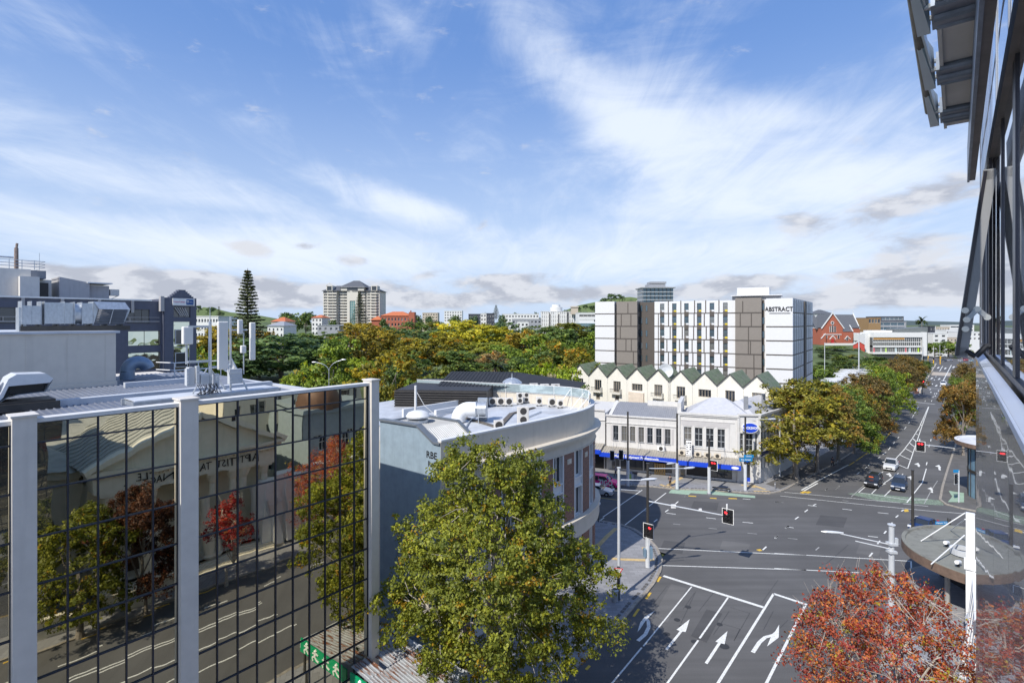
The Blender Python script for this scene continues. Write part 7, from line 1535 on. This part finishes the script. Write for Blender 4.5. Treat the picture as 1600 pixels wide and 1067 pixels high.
put('globe_lamp', 'white globe lamp beside the nose of the curved brick building', 'lamp', 935, 815, 0, lambda t: (MB().tube((0,0,0),(0,0,2.2),.06).build('post', M_blk, t), MB().lathe([(0,-.28),(.2,-.2),(.28,0),(.2,.2),(0,.28)],14).build('globe', M_wpure, t, T=TR(0,0,2.4), smooth=True)))
# ================= the building the picture is taken from =================
OA = math.radians(40.0); OS = Vector((math.sin(OA), math.cos(OA))); ORZ = math.atan2(OS.y, OS.x)
O = thing('apartment_building', 'apartment building with reflective panels, open top-hung window and steel sunshades at the right edge', 'apartment building', (0,0,CH), ORZ)
# local frame: x along the facade (forward), y to the left (street), z from eye height
M_sp = mirror_mat('grey_reflective_panel', (.80,.82,.86), .0012, 1.2, mixf=.55, sc=(1,1,.35)); M_pane = mirror_mat('blue_window_glass', (.70,.80,.95), .002, .8, mixf=.9)
M_char = mat('charcoal_frame', (.075,.07,.08), .4, .3, .1); M_sash = mat('grey_sash', (.26,.26,.26), .42, .4, .1); M_sof = mat('soffit_board', (.60,.57,.54), .7, var=.10, kind='streak'); M_arm = mat('blue_grey_steel', (.20,.235,.29), .42, .5, .25, 5); M_fl = mat('sill_flashing', (.50,.56,.68), .4, .2, .05); M_bronze = mat('bronze_edge', (.16,.14,.13), .5, .3, .2, 4)
d0, d1, hs = -.214, -.292, -.48; XE = 10.8
q = MB(); xs_ = [-3,.4,1.6,2.8,4.0,5.6,8.0,XE]
for a, b in zip(xs_[:-1], xs_[1:]):
    for z1, z0 in ((hs,-4.4),(-4.42,-9),(-9.02,-15),(-15.02,-25.9)): q.poly([(a,d0,z0),(b-.012,d0,z0),(b-.012,d0,z1),(a,d0,z1)])
q.poly([(XE,d0,-25.9),(XE,-1.3,-25.9),(XE,-1.3,6),(XE,d0-.05,6)]); q.build('reflective_panels', M_sp, O)
q = MB(); q.poly([(-3,d0+.012,hs-.01),(XE,d0+.012,hs-.01),(XE,d1,hs+.004),(-3,d1,hs+.004)]); q.poly([(-3,d0+.012,hs-.01),(XE,d0+.012,hs-.01),(XE,d0+.012,hs-.05),(-3,d0+.012,hs-.05)]); q.build('sill_flashing', M_fl, O)
q = MB(); q.poly([(-3,d1-.05,hs),(XE,d1-.05,hs),(XE,d1-.05,2.0),(-3,d1-.05,2.0)]); q.poly([(-3,d1-.04,2.2),(XE,d1-.04,2.2),(XE,d1-.04,6),(-3,d1-.04,6)]); q.build('window_glazing', M_pane, O)
for z0, z1, y in ((hs,hs+.06,d1-.03),(2.0,2.2,d1+.0)): MB().box(-3,d1-.06,z0,XE,y,z1).build('transom', M_bronze if z0 > 1 else M_char, O)
for x, w_ in ((3.9,.42),(5.45,.26),(7.1,.12),(8.75,.35),(XE-.25,.25)): MB().box(x,d1-.06,hs,x+w_,d1-.037,2.0).build('mullion', M_char, O)
for x in (4.6,6.0,7.9): MB().box(x,d1-.06,2.2,x+.1,d1-.03,6).build('mullion', M_lgrey, O)
# open sash: hinged at the head, pushed out at the bottom
def sash(xa, xb, zt, zb, out):
    q = MB(); A = lambda x, f, o=0: Vector((x, d1+.03+out*f+o, zt+(zb-zt)*f)); fr = .11
    for x in (xa, xb-fr):
        for f0, f1 in ((0,1),): q.poly([]) if False else None
    def bar(p, r_, w, m=0): q.beam(p, r_, w, .07, m)
    for x in (xa+fr/2, xb-fr/2): q.beam(A(x,0), A(x,1), fr, .11, 0)
    for f in (.02,.98): q.beam(A(xa,f), A(xb,f), .10, fr, 0)
    i = q.build('sash_frame', M_sash, O)
    MB().poly([A(xa+fr,.03,.005), A(xb-fr,.03,.005), A(xb-fr,.97,.005), A(xa+fr,.97,.005)]).build('pane', M_pane, i)
    q = MB(); q.poly([A(xa-.01,0,.05),A(xb,0,.05),A(xb,1,.05),A(xa-.01,1,.05)]); q.poly([A(xa-.01,0,.05),A(xa-.01,1,.05),A(xa-.01,1,.02),A(xa-.01,0,.02)]); q.build('outer_pane', mat('dark_edge_glass', (.03,.028,.034), .15, .2, 0), i)
    q = MB(); x = xa-.03; p0 = A(x,.80,-.0); p1 = Vector((x+.1, d1+.05, zb+.42)); pm = (p0+p1)/2+Vector((0,0,.10)); q.beam(p0, pm, .02, .05); q.beam(pm, p1, .02, .05)
    for p in (p0, pm, p1, p0+Vector((0,.01,-.10)), p0+Vector((0,.012,.10))): q.tube(p-Vector((.02,0,0)), p+Vector((.0,0,0)), .032, .032, 12)
    q.build('stay_arm', mat('stay_metal', (.55,.54,.50), .3, .7, .1), i); MB().path([tuple(A(x+.05,.97,-.03)), tuple(A(x+.05,1.0,-.12)), tuple(A(x+.05,.94,-.2)), tuple(Vector((x+.08, d1+.04, zb+.1)))], .028, 8).build('stay_hook', M_blk, i)
sash(7.55, 8.7, 1.6, -.37, .235)
q = MB(); q.box(8.72,d1-.03,-.4,8.8,d1-.0,2.0); q.build('jamb', M_char, O)
# upper steel beam and bronze cap
q = MB(); q.box(-1,-.185,1.95,9.7,-.125,2.4); q.build('fascia_beam', M_bronze, O); q = MB(); q.box(-1,-.125,1.93,9.7,-.10,2.42); q.build('fascia_face', M_arm, O)
# sunshade: arms, soffit boards, outer rail with triangular fins
HSF = 2.40; ax = [1.1+1.02*i+1.0 for i in range(5)]
armx = [3.7,5.0,6.3,7.6]
for x in armx:
    q = MB(); q.box(x,-.1,HSF-.07,x+.42,.155,HSF+.10); q.tube((x+.02,-.1,HSF-.05),(x+.02,.13,HSF-.05),.035,.035,12); q.tube((x+.21,-.1,HSF-.06),(x+.21,.14,HSF-.06),.05,.05,12); q.tube((x+.40,-.1,HSF-.05),(x+.40,.13,HSF-.05),.035,.035,12); a_ = q.build('sunshade_arm', M_arm, O)
    q = MB()
    for z in (-.02,.06):
        for xx in (.1,.3): MB().tube((x+xx,.15,HSF+z),(x+xx,.20,HSF+z),.022,.022,6).build('bolt', M_galv, a_)
    for xa, xb in ((x+.42,x+1.3),):
        q = MB(); q.box(xa,-.11,HSF-.02,xb if x < 7 else x+.75,.10,HSF+.02); q.box(xa,.10,HSF-.05,xb if x < 7 else x+.75,.128,HSF+.03); q.build('soffit_board', M_sof, O)
q = MB(); q.tube((-.5,.262,HSF+.06),(7.9,.262,HSF+.06),.035,.035,12); q.build('outer_rail', mat('stained_pipe', (.20,.18,.15), .6, .5, .35, 4), O)
for x in armx:
    q = MB(); y = .20; q.v = []
    for yy in (y,): q.prism([(x-.85,.225),(x+.42,.165),(x+.42,.18),(x-.85,.24)], HSF-.02, lambda k_: HSF+.12 if k_ in (0,3) else HSF-.0)
    q.poly([(x-.85,.30,HSF+.12),(x+.40,.25,HSF-.10),(x+.40,.165,HSF-.10),(x-.1,.17,HSF+.10)]); q.poly([(x-.85,.30,HSF+.12),(x+.40,.25,HSF-.10),(x+.40,.27,HSF+.12)]); q.build('triangular_fin', mat('pale_fin', (.55,.64,.68), .4, .2, .08), O)
for i, z in enumerate((3.4,4.4)): MB().box(-3,d1,z,XE,d1+.01,z+.05).build('transom', M_char, O)
q = MB(); q.box(-3,-14,-26,XE-.05,-.6,-6); q.box(-3,-1.3,-6,XE-.05,-.6,6); q.build('core', M_mgrey, O)  # unseen body, shaped low and thin above so sunlight reaches the temple front
# ================= things across the street that the mirror facade shows =================
M_st_ = mat('temple_stone', (.78,.73,.60), .7, var=.06, kind='streak')
TB_ = thing('temple_front_building', 'classical hall with columns and pediment, seen mirrored in the glass facade', 'public building', st(22.8,-2.3), STR)
q = MB(); q.box(-8.6,-10,0,8.6,-2.2,10.0); q.box(-8.6,-30,0,8.6,-10,11.5); q.build('wall', M_st_, TB_)
q = MB()
for i in range(5): q.box(-8.6-.0,-.2-.3*0,0,8.6,.5+.35*(4-i),.2*(i+1)-.0)
q.box(-8.6,-2.2,0,8.6,.5,1.0); q.build('steps', M_st_, TB_)
for i in range(6):
    x = -7.1+2.84*i; q = MB(); q.lathe([(.75,1.0),(.75,1.2),(.62,1.3),(.56,1.5),(.55,5),(.47,8.6),(.62,8.9),(.72,9.3),(.85,9.7)], 20, 0, (x,-.3,0)); q.box(x-.85,-1.15,9.7,x+.85,.55,9.9); q.build('column', M_st_, TB_)
q = MB(); q.box(-8.7,-2.2,9.9,8.7,.6,11.6); q.box(-9.1,-2.2,11.6,9.1,1.05,11.95)
for i in range(44): q.box(-8.8+i*.4,.6,11.35,-8.6+i*.4,.8,11.6)
q.build('entablature', M_st_, TB_); q = MB()
q.v = []; A = [(-8.8,11.95),(8.8,11.95),(0,16.2)]; q.prism([], 0, 0) if False else None
q.poly([(x,.3,z) for x, z in A]); q.beam((-9.3,.6,12.0),(0,.6,16.6),1.1,.5); q.beam((9.3,.6,12.0),(0,.6,16.6),1.1,.5); q.build('pediment', M_st_, TB_)
M_til = mat('pale_tile_roof', (.42,.42,.38), .7, var=.2, vscale=1.2); q = MB()
for s_ in (-1,1):
    for i in range(26): y0 = .9-i*1.2; q.poly([(s_*9.3,y0,12.0),(0,y0,16.7),(0,y0-1.1,16.7),(s_*9.3,y0-1.1,12.0)]); q.beam((s_*9.3,y0-.55*0,12.05),(0,y0,16.75),.22,.16)
hip(q, -16, 9, -31, -11, 12, 18.5, None, 9); q.build('roof', M_til, TB_)
q = MB(); q.box(-14.5,-28,0,-8.6,-4,10.8); q.box(-14.8,-28,10.8,-8.6,-3.6,11.6); q.box(8.6,-28,0,9.6,-4,11.5); q.build('side_wing', M_st_, TB_); q = MB(); hip(q, -15.2, -8.2, -28, -3.2, 11.6, 14, None, 3); q.build('side_roof', M_til, TB_)
text('frieze_letters', 'BAPTIST   TABERNACLE.', 1.15, M_blk, TB_, TR(0,.66,10.7)@RZ(math.pi), .02, .0)
for x in (-4.2,0,4.2): MB().box(x-.9,-2.25,1.0,x+.9,-2.15,5.2).build('door', mat('timber_door', (.10,.06,.035), .5), TB_)
for x in (-11.6,): win(TB_, (-.8,4,.8,7.5), 2, 3, .2, M_white, M_glass, T=TR(x,-4+.25)@RZ(math.pi))
t = thing('planter_wall', 'low cream wall along the footpath, seen mirrored below the street trees', 'wall', st(9,1.8), STR); MB().box(0,-.2,0,11,.1,1.4).box(-.1,-.3,1.4,11.1,.2,1.55).build('wall_run', M_st_, t)
CO = thing('cream_office_building', 'cream office block with paired windows, seen mirrored above the pediment', 'office building', st(29.5,-13), STR+math.pi)
T_ = TR(0,0); q = MB(); rr = [(-21+i*2.6,z,-19.6+i*2.6,z+2.0) for i in range(8) for z in (6,9.6,13.2,16.8,20.4)]
wall(q, -22, 0, 0, 24.5, rr, .25); q.box(-22,.26,0,0,14,24.3); q.box(-22.3,-.3,24.5,.3,14,24.9); q.build('wall', M_cream, CO)
for r_ in rr: win(CO, r_, 2, 1, .22, M_white, M_glass)
DO = thing('domed_corner_building', 'blue-grey building with a brown dome, seen mirrored near the right pier', 'building', st(46.5,-4.5), STR+math.pi)
q = MB(); r2 = [(.8+i*2.2,z,2.0+i*2.2,z+2.2) for i in range(4) for z in (1.5,5.2,8.9)]; wall(q, 0, 10, 0, 14, r2, .25); q.box(0,.26,0,10,12,13.8); q.box(-.3,-.3,14,10.3,12,14.5); q.build('wall', mat('blue_grey_wall', (.27,.33,.36), .6, var=.1), DO)
for r_ in r2: win(DO, r_, 2, 2, .22, M_white, M_glass)
q = MB(); q.lathe([(2.6,0),(2.6,1.2),(2.4,1.2)]+[(2.4*math.cos(a*math.pi/16), 1.2+2.7*math.sin(a*math.pi/16)) for a in range(1,9)], 24, 0, (7,2.2,14.4)); q.build('dome', mat('brown_dome', (.16,.09,.06), .6, .2), DO, smooth=True)
WB = thing('rear_street_building', 'pale building beyond the trees on our side of the street, seen mirrored', 'building', st(8.5,-16), STR+math.pi); q = MB(); r3 = [(1+i*2.6,z,2.4+i*2.6,z+1.8) for i in range(9) for z in (12,15.4,18.8)]; wall(q, 0, 30, 0, 22, r3, .25); q.box(0,.3,0,30,10,21.8); q.build('wall', M_be, WB)
# ================= white facade strip and round canopies =================
WF = thing('white_podium', 'dazzling white pleated side wall running down to the round canopy at the right edge', 'building', (0,0,0), ORZ)
q = MB(); q.box(29,-2.4,0,51,-.78,7.9); q.build('podium_wall', M_wpure, WF)
R = random.Random(2)
for i in range(12):
    x = 30+i*1.7; q = MB(); q.v = []; o1 = .45+R.uniform(-.1,.1); q.poly([(x,-.78,7.7),(x+1.1,-.78,7.7),(x+1.1,-.78+o1*1.6,.5),(x,-.78+o1*1.9,.5)]); q.poly([(x,-.78,7.7),(x,-.78+o1*1.9,.5),(x,-.78,.5)]); q.poly([(x+1.1,-.78,7.7),(x+1.1,-.78+o1*1.6,.5),(x+1.1,-.78,.5)]); q.poly([(x,-.4,5.0),(x+1.2,-.4,5.0),(x+1.2,-.75,5.7),(x,-.75,5.7)]); q.build('pleat', M_wpure, WF)
q = MB(); q.box(51.0,-.95,0,51.6,-.45,12.0); q.box(50.9,-1.05,8.0,51.7,-.35,8.6); q.build('end_column', M_wpure, WF); q = MB(); q.tube((30.2,-.32,0),(30.2,-.32,5.6),.18,.18,10); q.build('downpipe', M_lgrey, WF)
cc_ = Vector((44.7,48.8)); RC = 7.2; zc = 4.6
t = thing('round_canopy', 'round concrete canopy roof with stained top and brown rim over the corner pavement', 'canopy', (cc_.x,cc_.y,0))
q = MB(); q.lathe([(0,zc-.12),(RC-.35,zc-.1),(RC-.3,zc+.04),(RC,zc+.05),(RC+.02,zc-.02)], 72, 0); q.build('roof_slab', mat('stained_concrete', (.215,.215,.185), .85, var=.25, vscale=.5, kind='blot', bs=.5, c2=(.12,.115,.10)), t)
q = MB(); q.lathe([(RC+.02,zc-.02),(RC+.02,zc-.85),(RC-.4,zc-.95),(0,zc-.95)], 72, 0); q.build('rim', mat('brown_rim', (.17,.115,.085), .7, var=.25, vscale=2, kind='streak'), t)
t_c = t
for x0, y0, x1, y1 in ((1439,845,1508,801),(1485,828,1508,811),(1455,881,1507,836)):
    a = gp(x0, y0, zc-.05)-Vector((cc_.x,cc_.y,0)); b = at(x1, y1, 50)-Vector((cc_.x,cc_.y,0)); MB().tube(a, b, .05, .05, 8).build('tie_rod', M_wpure, t)
q = MB(); q.box(-1,1,0,2.5,5.5,3.6); q.build('kiosk', M_dkm, t); q = MB(); q.tube((-5.2,-.6,0),(-5.2,-.6,3.7),.2); q.build('column', M_conc, t)
q = MB(); g = gp(1503,865,zc)-Vector((cc_.x,cc_.y,0)); q.lathe([(.9,0),(.9,.5),(.75,.5),(.75,.1)],24,0,(g.x,g.y,zc)); q.build('roof_upstand', M_lgrey, t)
for x, y, lab in ((1479,853,'white security camera on the round canopy roof'),(1497,884,'second white security camera near the rim of the canopy roof')):
    g = gp(x,y,zc); t = thing('security_camera', lab, 'camera', (g.x,g.y,zc), .6); MB().tube((0,0,0),(0,0,.25),.12).build('mount', M_blk, t); MB().tube((-.35,0,.42),(.4,0,.25),.17,.17,12).build('housing', M_wpure, t)
# second round canopy on the shop across
g = gp(1530, 795); t = thing('corner_shop_building', 'corner shop with a round white flat roof and curved blue glass', 'shop building', (g.x+6.4,g.y+3.6,0)); z2 = 8.3
q = MB(); q.lathe([(0,z2),(5.0,z2-.05),(5.0,z2+.08),(5.3,z2+.08)], 64, 0); q.build('flat_roof', mat('white_flat_roof', (.62,.62,.62), .6, var=.05, kind='blot', bs=.6, c2=(.42,.41,.41)), t); q = MB(); q.lathe([(5.3,z2+.08),(5.32,z2-.5),(4.6,z2-.8),(3.8,z2-.85)], 64, 0); q.build('roof_edge', mat('brown_rim', (.17,.115,.085)), t)
q = MB(); q.lathe([(3.7,0),(3.7,z2-.6)], 48, 0); q.build('curved_glazing', mat('pale_blue_glazing', (.22,.36,.48), .2, .3, .1), t)
q = MB(); 
for a in range(24): q.tube((3.73*math.cos(a*.26),3.73*math.sin(a*.26),0),(3.73*math.cos(a*.26),3.73*math.sin(a*.26),z2-.6),.05)
q.lathe([(3.75,3.8),(3.85,3.8),(3.85,4.2),(3.75,4.2)],48,0); q.build('glazing_bar', M_dkm, t); q = MB(); q.box(-5.4,-2.6,0,-4.9,-2.2,6.0); q.build('column', M_wpure, t)
